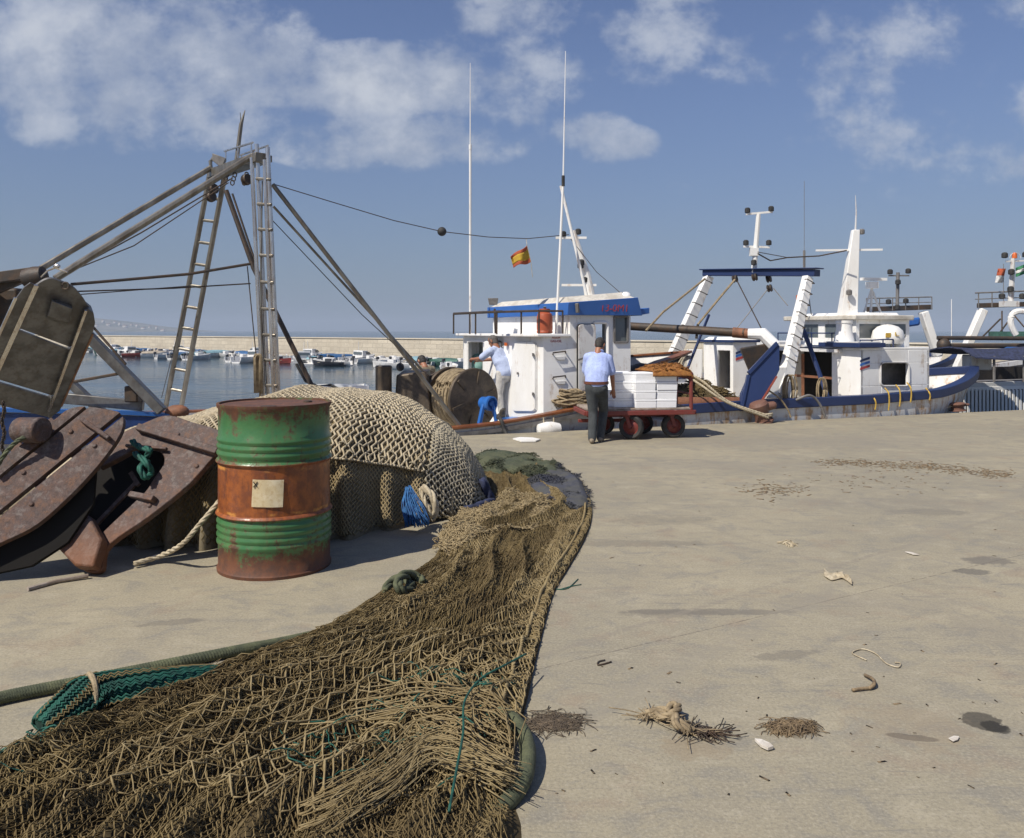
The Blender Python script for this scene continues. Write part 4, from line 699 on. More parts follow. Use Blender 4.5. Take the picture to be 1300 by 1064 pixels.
# ---------------------------------------------------------------- fishing boats
def sweep(mb, pts, w, h):                                            # flat rail swept along a line
    p = np.array(pts, float); t = np.gradient(p, axis=0); s = np.cross(t, Z3); s /= np.linalg.norm(s, axis=1)[:, None]
    ring = np.stack([p-s*w/2, p+s*w/2, p+s*w/2+Z3*h, p-s*w/2+Z3*h], 1); n = len(p)
    v = ring.reshape(-1, 3); return mb.add(v, [(i*4+j, i*4+(j+1) % 4, i*4+4+(j+1) % 4, i*4+4+j) for i in range(n-1) for j in range(4)]+[(3, 2, 1, 0), (n*4-4, n*4-3, n*4-2, n*4-1)])
def hull(us, vnf, vff, zsf, zd, rake, ub, zff=None):
    S = []; rows = []
    for u in us:
        a, b, z = vnf(u), vff(u), zsf(u); zf = zff(u) if zff else z; c = (a+b)/2; t = max(0, (u-ub)/(us[-1]-ub)); hb = (b-a)/2
        def q(v, zz): return UV(u-rake*t**1.6*(z-zz)/(z+1.7), v, zz)
        th = min(.09, hb*.5); th2 = min(.13, hb*.7)
        S.append([q(a, z), q(a+.03*hb*t*3, z-.3), q(a+hb*(.05+.35*t), -.5), q(a+hb*(.14+.5*t), SEA), q(c, -1.75), q(b-hb*(.14+.5*t), SEA), q(b-hb*(.05+.35*t), -.5), q(b-.03*hb*t*3, zf-.3), q(b, zf), q(b-th, zf), q(b-th2, min(zd, zf-.05)), q(a+th2, min(zd, z-.05)), q(a+th, z)])
    S = np.array(S); n = S.shape[1]; m = MB(); K = len(us)
    m.add(S.reshape(-1, 3), [(i*n+j, (i+1)*n+j, (i+1)*n+(j+1) % n, i*n+(j+1) % n) for i in range(K-1) for j in range(n)]+[tuple(range(n)), tuple(range((K-1)*n, K*n))[::-1]])
    return m, S
def lights(parent, pts, m=None, s=.055):
    for p in pts: MB().lathe([(.5*s, -s), (s, -s*.8), (s, s*.5), (s*.6, s*.9), (.001, s)], p, n=10).build('lamp', m or m_black, parent)
# ================= boat with the blue-topped wheelhouse
B1 = thing('fishing_boat', UV(-1, 2, SEA), 'white wooden fishing boat with blue-topped wheelhouse, brown cap rail and ladder-legged gantry', 'fishing boat')
I1 = lambda xs, ys: (lambda u: float(np.interp(u, xs, ys)))
zs1 = I1([-6.6, -4.6, -3.2, -2, -.2, .5, 2.0, 2.9, 3.2, 3.7, 4.9], [.58, .46, .25, .16, .08, .13, .33, .46, .90, 1.02, 1.18])
vn1 = lambda u: .16+(1.5*((u-1.2)/3.7)**2.3 if u > 1.2 else 0)
vf1 = lambda u: 3.95-(2.2*((u-1.2)/3.7)**2.3 if u > 1.2 else 0)
us = np.concatenate([np.linspace(-6.6, 2.2, 26), np.linspace(2.4, 4.9, 22)])
m, S1 = hull(us, vn1, vf1, zs1, -.12, 1.25, 1.2, lambda u: min(zs1(u), .13) if u < 0 else zs1(u)); m.build('hull', m_white3, B1, ang=40)
m = MB(); sweep(m, S1[9:, 0]+N*.03-Z3*.005, .17, .045); sweep(m, S1[:, 8]-N*.03-Z3*.005, .17, .045); m.build('cap_rail', m_wood, B1, bevel=.008)
m = MB(); sweep(m, S1[:10, 0]+N*.02-Z3*.005, .14, .05); m.build('stern_rail', m_blue2, B1)
m = MB(); sweep(m, S1[:12, 0]-N*.012-Z3*.42, .03, .40); m.build('stern_strake', MAT('deep_blue_paint', (.018, .055, .20), (.012, .035, .12), 4, rough=.5), B1)
m = MB(); sweep(m, S1[11:, 0]-N*.02-Z3*.115, .06, .06); m.build('rubbing_strake', m_grey, B1)
MB().prism([UV(4.0, .95, .62), UV(4.0, 2.3, .62), UV(4.55, 1.75, .62), UV(4.55, 1.5, .62)], Z3*.05).build('foredeck', m_white, B1)
# wheelhouse
A_, Bn, Cf, Df = UV(1.38, .5), UV(3.0, .5), UV(3.1, 3.3), UV(.95, 3.6); An, Au = UV(1.86, .5), UV(1.55, 3.55)
ZD, ZL, ZF = -.12, 1.5, 1.86
aft = plane(A_, A_+Z3, Df); nA = aft.n; near = plane(A_, A_+Z3, Bn); nN = near.n
def tz(pl, a, b, px, py): h = pl(px, py); return float((h-a) @ (b-a)/((b-a) @ (b-a))), float(h[2])
wh = MB(); a0, zt = tz(aft, A_, Df, 615, 434); a1, zb = tz(aft, A_, Df, 595, 505)
wh.wall(A_, Df, ZD, ZL, [(a0, a1, zb, zt)], .06, nA)
d0, dzt = tz(near, An, Bn, 753, 410); d1, dzb = tz(near, An, Bn, 771, 499); w0, wzt = tz(near, An, Bn, 780.5, 402.5); w1, wzb = tz(near, An, Bn, 796.5, 434)
wh.wall(A_+D*.0, An, ZD, ZL, [], .06, nN); wh.wall(An, Bn, ZD, ZF, [(d0, d1, dzb, dzt), (w0, w1, wzb, wzt)], .06, nN)
nF = unit(Cf-Bn); nF = np.array([nF[1], -nF[0], 0]); nF = nF if nF @ D > 0 else -nF
wh.wall(Bn, Cf, ZD, ZF, [(.06, .33, 1.16, 1.80), (.37, .66, 1.16, 1.80), (.70, .96, 1.16, 1.80)], .06, nF)
nB = unit(np.cross(Z3, Au-An)); nB = nB if nB @ D < 0 else -nB
wh.wall(An, Au, ZL, ZF, [], .06, nB); wh.wall(Au, Cf, ZD, ZF, [(.3, .7, 1.16, 1.8)], .06, N); wh.wall(Df, Au, ZD, ZL, [], .06, N)
wheel = wh.build('wheelhouse', m_white, B1, ang=30)
MB().prism([A_+nN*.06+nA*.14+Z3*ZL, An+nN*.06+Z3*ZL, Au+Z3*ZL+N*.1, Df+nA*.14+N*.1+Z3*ZL], Z3*.05).build('house_roof', m_white, wheel, bevel=.012)
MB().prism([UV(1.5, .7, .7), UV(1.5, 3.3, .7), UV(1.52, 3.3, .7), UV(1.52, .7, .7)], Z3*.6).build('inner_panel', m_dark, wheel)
m = MB(); m.wall(UV(1.62, .6), UV(1.25, 3.5), ZD, ZL-.02, [], .02, -D); m.build('inner_bulkhead', MAT('grey_locker', (.30, .32, .31), (.2, .22, .21), 3), wheel)  # plain grey bulkhead behind the doorway
MB().ball(aft(606, 464, -.25), (.16, .16, .24), 12, 8).build('hanging_oilskin', MAT('mint_oilskin', (.30, .52, .47), (.22, .42, .38), 6), wheel)
def rounded(pl, x0, y0, x1, y1, r, off=0., k=5):
    pts = []
    for cx, cy, a in ((x1-r, y0+r, -90), (x1-r, y1-r, 0), (x0+r, y1-r, 90), (x0+r, y0+r, 180)):
        for i in range(k+1): b = R(a+90*i/k); pts.append(pl(cx+r*math.cos(b), cy+r*math.sin(b), off))
    return np.array(pts)
def leaf(name, pl, box, th, mm, gm, parent, off=.0, r=4, gr=.012):
    o = MB().prism(rounded(pl, *box, r, off+.003), pl.n*th).build(name, mm, parent, bevel=.006); c = rounded(pl, *box, r, off+th*.6); MB().tube(np.vstack([c, c[:1]]), gr, 6).build('gasket', gm, o); return o
dl = leaf('door', aft, (616, 433, 637, 506), .05, m_white, m_black, wheel, .01); MB().box(aft(635, 468, .07), (.03, .03, .12)).build('handle', m_grey, dl)
dr = leaf('door', aft, (652, 434, 681, 522), .035, m_white, m_white3, wheel, .0, 5, .008)
m = MB(); m.box(aft(676.5, 450, .06), (.03, .10, .045)); m.box(aft(676.5, 500, .06), (.03, .10, .045)); m.build('hinge', m_grey, dr); MB().box(aft(657, 474, .06), (.03, .03, .04)).build('handle', m_grey, dr)
dn = leaf('door', near, (733, 412, 755, 496), .05, m_white3, m_black, wheel, .012, 4, .014); m = MB(); m.beam(near(734, 457, .10), near(743, 454, .10), .025, .03); m.build('handle', m_grey, dn)
c = rounded(near, 752.5, 409.5, 771.5, 499.5, 3.5, .012); MB().tube(np.vstack([c, c[:1]]), .028, 8).build('door_frame', m_white, wheel)
c = rounded(aft, 594, 433, 615.5, 506, 3, .012); MB().tube(np.vstack([c, c[:1]]), .026, 8).build('door_frame', m_white, wheel)
wf = MB(); q = [near(780, 402, .014), near(797, 402, .014), near(797, 434.5, .014), near(780, 434.5, .014)]
for i in range(4): wf.beam(q[i], q[(i+1) % 4], .035, .03, nN)
wfo = wf.build('window', m_grey, wheel, bevel=.004); MB().prism([near(781, 403, -.03), near(796.5, 403, -.03), near(796.5, 434, -.03), near(781, 434, -.03)], nN*.01).build('pane', m_glass, wfo)
m = MB(); m.beam(near(793.5, 433, -.06), near(795.5, 408, -.06), .05, .04, nN); m.build('window_post', m_wood, wfo)
for yr in (448, 479):
    m = MB(); m.tube([near(702, yr+2, .0), near(702, yr, .09), near(718, yr-2, .09), near(718, yr, .0)], .013, 6); m.build('rung', m_iron, wheel)
    m = MB(); m.prism([near(704, yr+5, .004), near(718, yr+4, .004), near(717, yr+9, .004), near(708, yr+9, .004)], nN*.02); m.build('step', m_white3, wheel, bevel=.006)
lettering('AGUA', near(706, 428.7, .006), D, Z3, .055, m_red, wheel); lettering('GAS-OIL', near(706, 433.3, .006), D, Z3, .055, m_red, wheel)
fo = .09
fp = [An+nN*fo+nB*fo, Bn+nN*fo+D*.18, Cf+D*.18+N*fo, Au+nB*fo+N*fo]
lo = [p+Z3*ZF for p in fp]; hi = [fp[0]+Z3*2.07+nN*.03, fp[1]+Z3*2.17+nN*.03-D*.10, fp[2]+Z3*2.17-D*.10, fp[3]+Z3*2.07]
MB().frustum(lo, hi).build('fascia', m_blue, wheel, bevel=.008)
q = [p*1. for p in hi]; cc = np.mean(q, 0); lo2 = [cc+(p-cc)*np.array([.97, .97, 1]) for p in q]; hi2 = [cc+(p-cc)*np.array([.8, .8, 1])+Z3*.10 for p in q]; MB().frustum([p-Z3*.01 for p in lo2], hi2).build('roof', m_roofw, wheel, bevel=.01)
MB().prism([Bn+nN*.05+D*.16+Z3*1.87, Cf+D*.16+Z3*1.87, Cf+D*.42+Z3*1.90, Bn+nN*.02+D*.36+Z3*1.90], Z3*.10).build('visor', m_blue, wheel, bevel=.008)
fpl = plane(lo[0], lo[1], hi[1]); lettering('13-0M1', fpl(780, 391.5, .004), lo[1]-lo[0], Z3, .175, m_red, wheel, slant=.12)
m = MB(); m.beam(fpl(732.5, 385, .05), fpl(733.5, 397, .05), .06, .05); m.build('side_lamp', m_grey, wheel, bevel=.01); m = MB(); m.ball(P(795, 377, 14.3), .09); m.rod(P(794, 382, 14.3), P(795, 371, 14.3), .05); m.build('horn', m_white, wheel)
# rails, bottle cage, floodlight
m = MB(); ZR = 1.93; rp = [UV(1.32, .55, ZR), UV(.95, 1.6, ZR), UV(.72, 3.5, ZR)]; m.tube(rp, .02, 6); m.tube([UV(1.32, .55, ZR), UV(1.8, .55, ZR)], .018, 6)
for p in [UV(1.32, .55, 0), UV(1.18, 1.0, 0), UV(.95, 1.6, 0), UV(.85, 2.5, 0), UV(.8, 2.7, 0), UV(.72, 3.5, 0), UV(1.75, .55, 0)]: m.rod(p+Z3*1.54, p+Z3*ZR, .016, n=6)
m.build('roof_rail', m_iron, wheel); MB().prism([UV(.74, 3.6, ZR), UV(.98, 1.6, ZR), UV(1.06, 1.6, ZR), UV(.84, 3.6, ZR)], Z3*.03).build('roof_shelf', m_iron, wheel)
fl = MB(); c = P(626, 384, 15.3); fl.rod(P(629, 424, 15.3), P(628, 392, 15.3), .02); o = fl.build('lamp_post', m_iron, wheel); MB().frustum([c+np.array(a) for a in ((-.10, -.05, .08), (.10, -.05, .08), (.08, -.05, -.05), (-.07, -.05, -.05))], [c+np.array(a) for a in ((-.06, .10, .06), (.06, .10, .06), (.05, .10, -.03), (-.05, .10, -.03))]).build('floodlight', m_grey, o, bevel=.008)
m = MB(); m.box(aft(642, 437, .04), (.05, .05, .06)); m.build('deck_lamp', m_orange, wheel)
gb = UV(1.52, .78, 1.552); G_ = thing('gas_bottle', gb, 'orange gas bottle standing on the lower roof against the wheelhouse', 'gas bottle')
MB().lathe([(.10, 0), (.135, .012), (.135, .04), (.128, .05), (.135, .07), (.135, .28), (.12, .335), (.07, .365), (.03, .37), (.001, .37)], gb, n=24).build('bottle', m_gas, G_)
m = MB(); m.lathe([(.085, .345), (.09, .345), (.09, .42), (.085, .42)], gb, n=20, ring=True); m.build('guard_ring', m_gas, G_); MB().lathe([(.025, .36), (.025, .44), (.04, .445), (.001, .46)], gb, n=10).build('valve', m_grey, G_)
# masts and whips
mast = MB(); b0, b1 = P(752, 376, 14.8), P(727, 293, 14.8); mast.tube([b0-Z3*.25, b0+(b1-b0)*.3, b1], [.105, .085, .055], 10)
mo = mast.build('mast', m_white, B1)
for q, w in ((P(735, 362, 14.8), .62), (P(725, 302, 14.8), .55)): MB().box(q, (w, .06, .04)).build('crossbar', m_white, mo)
lights(mo, [P(742.5, 355, 14.75), P(737, 337, 14.7), P(715, 297, 14.8), P(734, 294, 14.8), P(738, 333, 14.7)])
m = MB(); q = [P(597, 425, 16.2), P(597, 185, 16.2), P(597, 80, 16.2)]; m.tube([q[0], q[1]], .024, 8); m.tube([q[1], (q[1]+q[2])/2, q[2]], [.012, .009, .005], 6); m.rod(q[1]-Z3*.08, q[1]+Z3*.02, .03); m.build('whip_aerial', m_white, B1)
m = MB(); q = [P(706, 424, 14.0), P(715, 232, 14.0), P(718, 65, 14.0)]; m.tube([q[0], q[1]], [.024, .02], 8); m.tube([q[1], (q[1]+q[2])/2, q[2]], [.014, .009, .005], 6); o = m.build('whip_aerial', m_white, B1); MB().rod(q[1]-Z3*.06, q[1]+Z3*.12, .028).build('joint', m_black, o)
m = MB(); m.tube([P(746, 380, 14.3), P(712, 236, 14.3)], .026, 8); m.build('aerial_pole', m_white, B1)
m = MB(); m.tube([P(722, 300, 14.8), P(757, 345, 14.6), P(790, 374, 14.4)], .006, 5); m.build('stay_wire', m_iron, B1)
# ---- stern gantry
gn0 = np.array([P(329, 190, 12)[0], 12.0]); gf0 = (P(272, 214, 13.3)[0], 13.3)
g0, g1 = P(329, 190, 12), P(273, 212, 13.35); ga = unit(g1-g0)
gan = MB(); sd = unit(np.cross(ga, Z3)); 
gan.beam(g0-ga*.05-Z3*.12, g1+ga*.15-Z3*.10, .16, .14); gan.beam(g0-ga*.05-Z3*.12+sd*.14, g1+ga*.15-Z3*.1+sd*.14, .08, .10)
gantry = gan.build('gantry', m_steel, B1, bevel=.01)
for px0, px1, top in ((319.5, 334, 200), (326, 341, 183), (336, 348, 203), (340, 354, 187)): MB().tube([P(px0, top, 12-.12*(px0 > 330)), P(px1, 512, 12-.12*(px0 > 330))], .030, 10).build('gantry_leg', m_inox, gantry)
for y in (227, 259, 291, 324, 358, 392, 425, 457, 489): k = (y-190)/322; MB().rod(P(324+k*14, y, 11.95), P(342+k*11, y+1, 11.85), .024, n=8).build('rung', m_steel, gantry)
f0, f1, f2, f3 = P(268, 212, 13.4), P(210, 519, 14.3), P(287, 214, 13.35), P(229, 523, 14.25); MB().tube([f0, f1], .042, 10).build('gantry_leg', m_steel, gantry); MB().tube([f2, f3], .042, 10).build('gantry_leg', m_steel, gantry)
MB().tube([P(268, 214, 13.4), P(267, 205, 13.4), P(271, 200, 13.4), P(279, 203, 13.3)], .03, 8).build('grab_hoop', m_steel, gantry)
for i in range(10): k = .12+.088*i; MB().rod(f0+(f1-f0)*k, f2+(f3-f2)*k, .026, n=8).build('rung', m_steel, gantry)
m = MB(); r0, r1, r2, r3 = P(285, 192, 13.3), P(321, 181, 12), P(305, 197, 13.2), P(340, 185, 11.9)
for a, b in ((r0, r1), (r2, r3)):
    m.tube([a, b], .016, 6)
    for k in (.05, .5, .95): q = a+(b-a)*k; m.rod(q, q-Z3*.17, .012, n=6)
m.build('top_rail', m_inox, gantry); m = MB(); m.tube([P(300, 206, 12.8), P(306, 158, 12.8), P(311, 140, 12.8)], [.035, .03, .006], 8); m.tube([P(306, 160, 12.8), P(305, 143, 12.8)], .006, 5); m.build('top_aerial', m_steel, gantry)
c = P(280, 204, 13.1); MB().frustum([c+np.array(a) for a in ((-.10, -.1, .1), (.12, -.1, .02), (.05, -.1, -.14), (-.1, -.1, -.02))], [c+np.array(a) for a in ((-.05, .1, .08), (.06, .1, .02), (.02, .1, -.08), (-.06, .1, 0))]).build('floodlight', m_grey, gantry, bevel=.01)
for (px, py, Y) in ((271, 240, 13.2), (268, 250, 13.2), (313, 228, 12.3)): MB().lathe([(.001, -.05), (.075, -.045), (.085, -.02), (.05, 0), (.085, .02), (.075, .045), (.001, .05)], P(px, py, Y), axis=(.8, -.5, .2), n=16).build('pulley_block', m_iron, gantry)
m = MB()
for x0, Y0 in ((288, 13.0), (298, 12.7), (313, 12.4)):
    for k in range(3): a = np.linspace(0, 2*PI, 9); m.tube(P(x0-k*1.5, 222+k*5, Y0)+np.stack([.03*np.cos(a), 0*a, .04*np.sin(a)], 1), .010, 6)
m.build('shackle', m_iron, gantry)
# stay pipes and wires
def pipe(name, pts, r, mm=m_steel, par=B1, n=8): return MB().tube([P(*q) for q in pts], r, n).build(name, mm, par)
pipe('stay_pole', [(322, 197, 12.1), (70, 354, 10.6)], .048); pipe('stay_pole', [(268, 213, 13.3), (52, 341, 11.6)], .045)
pipe('stay_pole', [(346, 234, 12.0), (588, 547, 12.95)], .034); pipe('stay_pole', [(347, 262, 12.1), (536, 470, 13.2)], .020); pipe('stay_wire', [(346, 280, 12.2), (460, 400, 12.9), (545, 478, 13.3)], .007, m_iron)
pipe('stay_wire', [(295, 226, 12.8), (180, 295, 11.8), (75, 352, 10.9)], .011, m_iron); pipe('stay_wire', [(290, 232, 12.8), (170, 312, 11.8), (70, 352, 10.9)], .009, m_iron)
pipe('tow_warp', [(318, 335, 12.0), (240, 348, 11.5), (150, 356, 11), (90, 361, 10.6)], .020, m_iron); pipe('tow_warp', [(318, 360, 12.1), (220, 366, 11.5), (98, 370, 10.6)], .010, m_iron); pipe('tow_warp', [(242, 363, 12), (100, 374, 10.6)], .007, m_iron)
pipe('derrick', [(287, 242, 12.6), (322, 340, 12.5), (398, 494, 12.6)], .038, m_iron); pipe('stay_wire', [(295, 246, 12.6), (330, 350, 12.5), (336, 500, 12.5)], .016, m_iron); pipe('stay_wire', [(314, 338, 12), (322, 420, 12), (330, 500, 12)], .008, m_iron)
pipe('stay_wire', [(240, 365, 13.6), (224, 430, 14), (205, 505, 14.2)], .006, m_iron)
pipe('tow_warp', [(333, 230, 11.95), (331, 350, 11.95), (333, 500, 11.95)], .012, m_steel); pipe('hose', [(376, 462, 12.8), (388, 484, 12.8), (404, 491, 12.7), (420, 489, 12.7), (430, 494, 12.7)], .022, m_black)
pipe('stay_wire', [(348, 234, 12), (420, 256, 12.6), (500, 280, 13.1), (561, 294, 13.5), (620, 301, 14.0), (670, 303, 14.4), (722, 298, 14.8)], .007, m_iron)
MB().ball(P(561, 294, 13.5), .075, 14, 10).build('signal_ball', m_black, B1)
for a, b in (((575, 20.0, 0), (0, 0, 0)),): pass
fb = P(660, 324, 14.2); fg = thing('flag', fb, 'small red and yellow striped flag hanging from the wire beside the white mast', 'flag')
gq = [P(648, 326, 14.2), P(669, 311, 14.2), P(674, 332, 14.2), P(652, 340, 14.2)]; U_ = np.linspace(0, 1, 13)
for nme, a, b, mm in (('upper_stripe', 0, .22, m_flagr), ('middle_stripe', .22, .75, m_flagy), ('lower_stripe', .75, 1, m_flagr)):
    g = []
    for kk in np.linspace(a, b, 5): g.append([gq[0]*(1-q)*(1-kk)+gq[1]*q*(1-kk)+gq[2]*q*kk+gq[3]*(1-q)*kk+np.array([.0, .05*math.sin(q*7+kk*2), .02*math.sin(q*6)]) for q in U_])
    MB().slab(np.array(g), (0, .003, 0)).build(nme, mm, fg, ang=180)
MB().tube([P(668, 303.5, 14.4), P(669, 311, 14.2), P(674, 332, 14.2), P(676, 352, 14.2)], .005, 5).build('halyard', m_ropew, fg)
# ---- net winch amidships
wn = MB(); ax = unit((.66, -.75, 0)); c = P(601, 507, 13.55); ay = np.cross(Z3, ax)
wn.lathe([(.001, -.03), (.50, -.03), (.515, -.015), (.515, .015), (.50, .03), (.30, .035), (.12, .10), (.001, .10)], c, ax, 40)
for k in range(6): a = k*PI/3+.3; wn.beam(c+ax*.04+ay*.1*math.cos(a)+Z3*.1*math.sin(a), c+ax*.04+ay*.47*math.cos(a)+Z3*.47*math.sin(a), .05, .03, ax)
wn.lathe([(.001, -.66), (.50, -.66), (.515, -.64), (.515, -.62), (.50, -.60)], c, ax, 40); winch = wn.build('winch', m_tar, B1, bevel=.004)
m = MB(); k = 420; a = np.linspace(0, 2*PI*16, k); rr = .40+.05*np.sin(np.linspace(0, 9, k))+.012*RNG.normal(0, 1, k).cumsum()*.05; sl_ = -.06-.5*np.abs(((np.linspace(0, 2, k)+.0) % 2)-1); m.tube(c+ax*sl_[:, None]+rr[:, None]*(np.cos(a)[:, None]*ay+np.sin(a)[:, None]*Z3), .028, 7); m.lathe([(.38, -.6), (.40, -.3), (.38, -.04)], c, ax, 30); m.build('wound_warp', m_rope, winch)
c2 = c-ax*.85-Z3*.02+ay*.05; m = MB(); m.lathe([(.001, -.7), (.47, -.7), (.47, -.66), (.36, -.64), (.39, -.35), (.36, -.06), (.47, -.04), (.47, 0), (.001, 0)], c2, ax, 36); m.build('reel', m_tar, winch)
m = MB(); m.frustum([P(500, 528, 13.6), P(548, 528, 13.5), P(552, 520, 14.3), P(510, 520, 14.4)], [P(503, 476, 13.6), P(541, 471, 13.6), P(546, 468, 14.3), P(512, 470, 14.4)]); m.build('housing', m_tar, winch, bevel=.03)
m = MB(); m.lathe([(.12, 0), (.135, .02), (.135, .42), (.14, .46), (.12, .48), (.001, .48)], P(487, 501, 13.6), n=20); m.rod(P(488, 535, 13.6), P(488, 500, 13.6), .07); m.build('capstan', m_tar, winch)
MB().ball(P(508, 466, 14.3), (.07, .07, .075)).build('block', m_black, winch)
m = MB(); m.beam(P(571, 487, 13.9), P(560, 505, 13.9), .08, .10); m.beam(P(560, 503, 13.9), P(571, 538, 13.8), .08, .10); m.beam(P(607, 546, 13.15), P(614, 512, 13.2), .07, .06); m.beam(P(631, 540, 13.2), P(625, 512, 13.2), .06, .06); m.build('winch_frame', m_blue2, winch, bevel=.012)
m = MB(); q = P(618, 512, 13.25); m.lathe([(.001, -.10), (.10, -.10), (.105, .03), (.12, .05), (.12, .13), (.095, .14), (.08, .09), (.05, .09), (.04, .13), (.001, .13)], q, ax, 24); m.build('bearing_cap', m_blue2, winch)
for x, Y, z0, z1 in ((470, 13.1, -.12, .2),): pass
m = MB(); m.prism([P(636, 536, 14.1), P(688, 536, 13.75), P(668, 529, 14.6), P(640, 527, 15.6)], Z3*.03); m.build('deck_step', m_blue2, B1)
pipe('hand_rope', [(461, 478, 13.3), (470, 510, 13.2), (552, 547, 12.85)][1:], .02, m_ropew)
m = MB(); S = []
for i in range(26): a = np.linspace(0, 2*PI*1.3, 22)+i; q = pv(728+RNG.normal(0, 5), 517-i*.35, .36); S.append(q+np.stack([(.24-.004*i)*np.cos(a)*1.2, .13*np.sin(a), .03*np.sin(a*2+i)+.006*i+.02*RNG.normal(0, .4, 22)], 1))
m.tubes(np.array(S), .016, 6); tag(m.build('rope_heap', m_rope, ang=180, origin=pv(728, 521, .36)), 'untidy heap of tan rope lying on the side deck under the wheelhouse door', 'rope')
m = MB(); m.tube(L3([pv(632, 530, .3), pv(636, 533, .12), pv(640, 545, .06), pv(644, 553, -.02)], 14), .03, 8); tag(m.build('rubber_fender_strap', m_black, origin=pv(636, 533, .12)), 'black rubber strap hanging over the brown cap rail below the blue bearing', 'strap')
m = MB(); m.lathe([(.001, -.2), (.09, -.18), (.12, -.05), (.12, .05), (.09, .18), (.001, .2)], pv(697, 545, .03), D, 14); tag(m.build('fender', m_white, origin=pv(697, 545, .03)), 'small white fender hanging against the hull beside the walking man', 'fender')
m = MB(); m.tube([pv(690, 530, .05), pv(691, 545, .03)], .012, 6); m.tube([pv(703, 530, .05), pv(703, 545, .03)], .012, 6); tag(m.build('fender_lanyard', m_ropew, origin=pv(697, 532, .05)), 'pair of pale lanyards holding the small white fender', 'rope')
b = thing('fish_box', P(432, 500, 12.7), 'white plastic fish box on the deck edge just above the net heap', 'box'); m = MB(); q0, q1 = P(392, 501, 12.6), P(468, 500, 12.9); e = q1-q0; m.prism([q0, q1, q1+N*.45, q0+N*.45], Z3*.02)
for a_, b_ in ((q0, q1), (q1, q1+N*.45), (q1+N*.45, q0+N*.45), (q0+N*.45, q0)): m.beam(a_+Z3*.07, b_+Z3*.07, .02, .12)
m.build('box_body', m_white, b, bevel=.004)
m = MB(); S = []
for i in range(12): a = np.linspace(0, PI, 12); q = P(328+RNG.normal(0, 1.2), 455, 11.9); S.append(np.concatenate([q+np.stack([-.03*np.cos(a[:1]), 0*a[:1], -.5+0*a[:1]], 1), q+np.stack([-.035*np.cos(a), .02*np.cos(a+i), .06*np.sin(a)], 1), q+np.stack([.03+0*a[:1], 0*a[:1], -.52+.03*RNG.normal(0, 1, 1)], 1)]))
m.tubes(np.array(S), .011, 6); tag(m.build('rope_hank', m_rope, ang=180, origin=P(328, 455, 11.9)), 'hank of tan rope hung on the foot of the bright ladder behind the drum', 'rope')
MB().ball(P(225, 523, 11.4), (.17, .12, .1)).build('net_float', m_tarp, B1)
# stern gallows and beams
def beam(name, a, b, w, h, mm=m_plate): return MB().beam(P(*a), P(*b), w, h).build(name, mm, B1, bevel=.008)
beam('gallows_beam', (98, 412, 10.9), (206, 522, 11.0), .15, .12); beam('gallows_beam', (72, 470, 11.4), (135, 528, 11.4), .13, .10); beam('gallows_beam', (64, 504, 11.2), (182, 515, 11.3), .10, .14); beam('gallows_beam', (-70, 362, 10.8), (48, 346, 10.8), .16, .14, m_iron)
beam('gallows_beam', (-60, 392, 10.9), (34, 352, 10.9), .10, .10, m_iron); beam('gallows_beam', (-40, 560, 10.9), (-30, 350, 10.8), .2, .2); beam('gallows_brace', (70, 489, 11.0), (153, 474, 11.0), .04, .04, m_iron); beam('gallows_brace', (112, 408, 10.9), (160, 463, 10.9), .03, .03, m_iron)
MB().box(P(170, 500, 11.2), (.18, .2, .22)).build('cleat', m_iron, B1, bevel=.02)
m = MB(); m.ball(P(46, 350, 10.6), (.14, .12, .1)); m.lathe([(.12, -.12), (.14, 0), (.12, .12)], P(44, 352, 10.6), (1, 0, .2), 14); m.build('swivel', m_iron, B1); MB().box(P(10, 392, 11.2), (.42, .3, .55)).build('hauler', m_iron, B1, bevel=.04)
m = MB(); m.tube([P(86, 346, 10.5), P(70, 340, 10.5), P(60, 344, 10.5), P(52, 352, 10.5)], .012, 6); m.ball(P(72, 338, 10.5), (.05, .02, .03)); m.build('shackle', m_inox, B1)
# hanging steel board
pk = plane(P(55, 360, 9.35), P(115, 400, 9.9), P(30, 520, 10.2)); bd = thing('steel_trawl_board', pk(40, 525), 'dull steel trawl board with rounded top, hanging above the rusty trawl doors', 'trawl board')
ol = L3([(x, y, 0) for x, y in [(45, 363), (56, 356), (66, 354), (79, 358), (92, 364), (102, 374), (110, 386), (113, 396), (100, 440), (74, 510)]], 40)[:, :2]
ol = [tuple(p) for p in ol]+[(66, 531), (30, 522), (-10, 512), (-45, 505), (0, 473)]
a = clip(ol, (33, 420), (92, 442), -1); b = clip(clip(ol, (33, 423), (92, 446), 1), (5, 484), (62, 501), -1); c = clip(ol, (5, 488), (62, 505), 1)
for p in (a, b, c): MB().prism([pk(*q) for q in p], -pk.n*.035).build('plate', m_plate, bd, bevel=.004, ang=30)
m = MB(); m.prism([pk(*q, .0) for q in [(45, 361), (38, 358), (30, 364), (20, 378), (0, 420), (-30, 486), (-45, 530), (-30, 536), (0, 474)]], pk.n*.02); m.build('side_plate', m_plate, bd, bevel=.004); m = MB(); m.beam(pk(46, 362, .02), pk(-25, 518, .02), .05, .03, pk.n); m.beam(pk(20, 378, .03), pk(-38, 505, .03), .03, .02, pk.n); m.build('edge_bar', m_inox, bd)
q = [(112, 392), (119, 398), (121, 410), (118, 424), (108, 450), (76, 522), (62, 532)]; q2 = [(107, 394), (104, 402), (101, 418), (90, 448), (60, 522)]
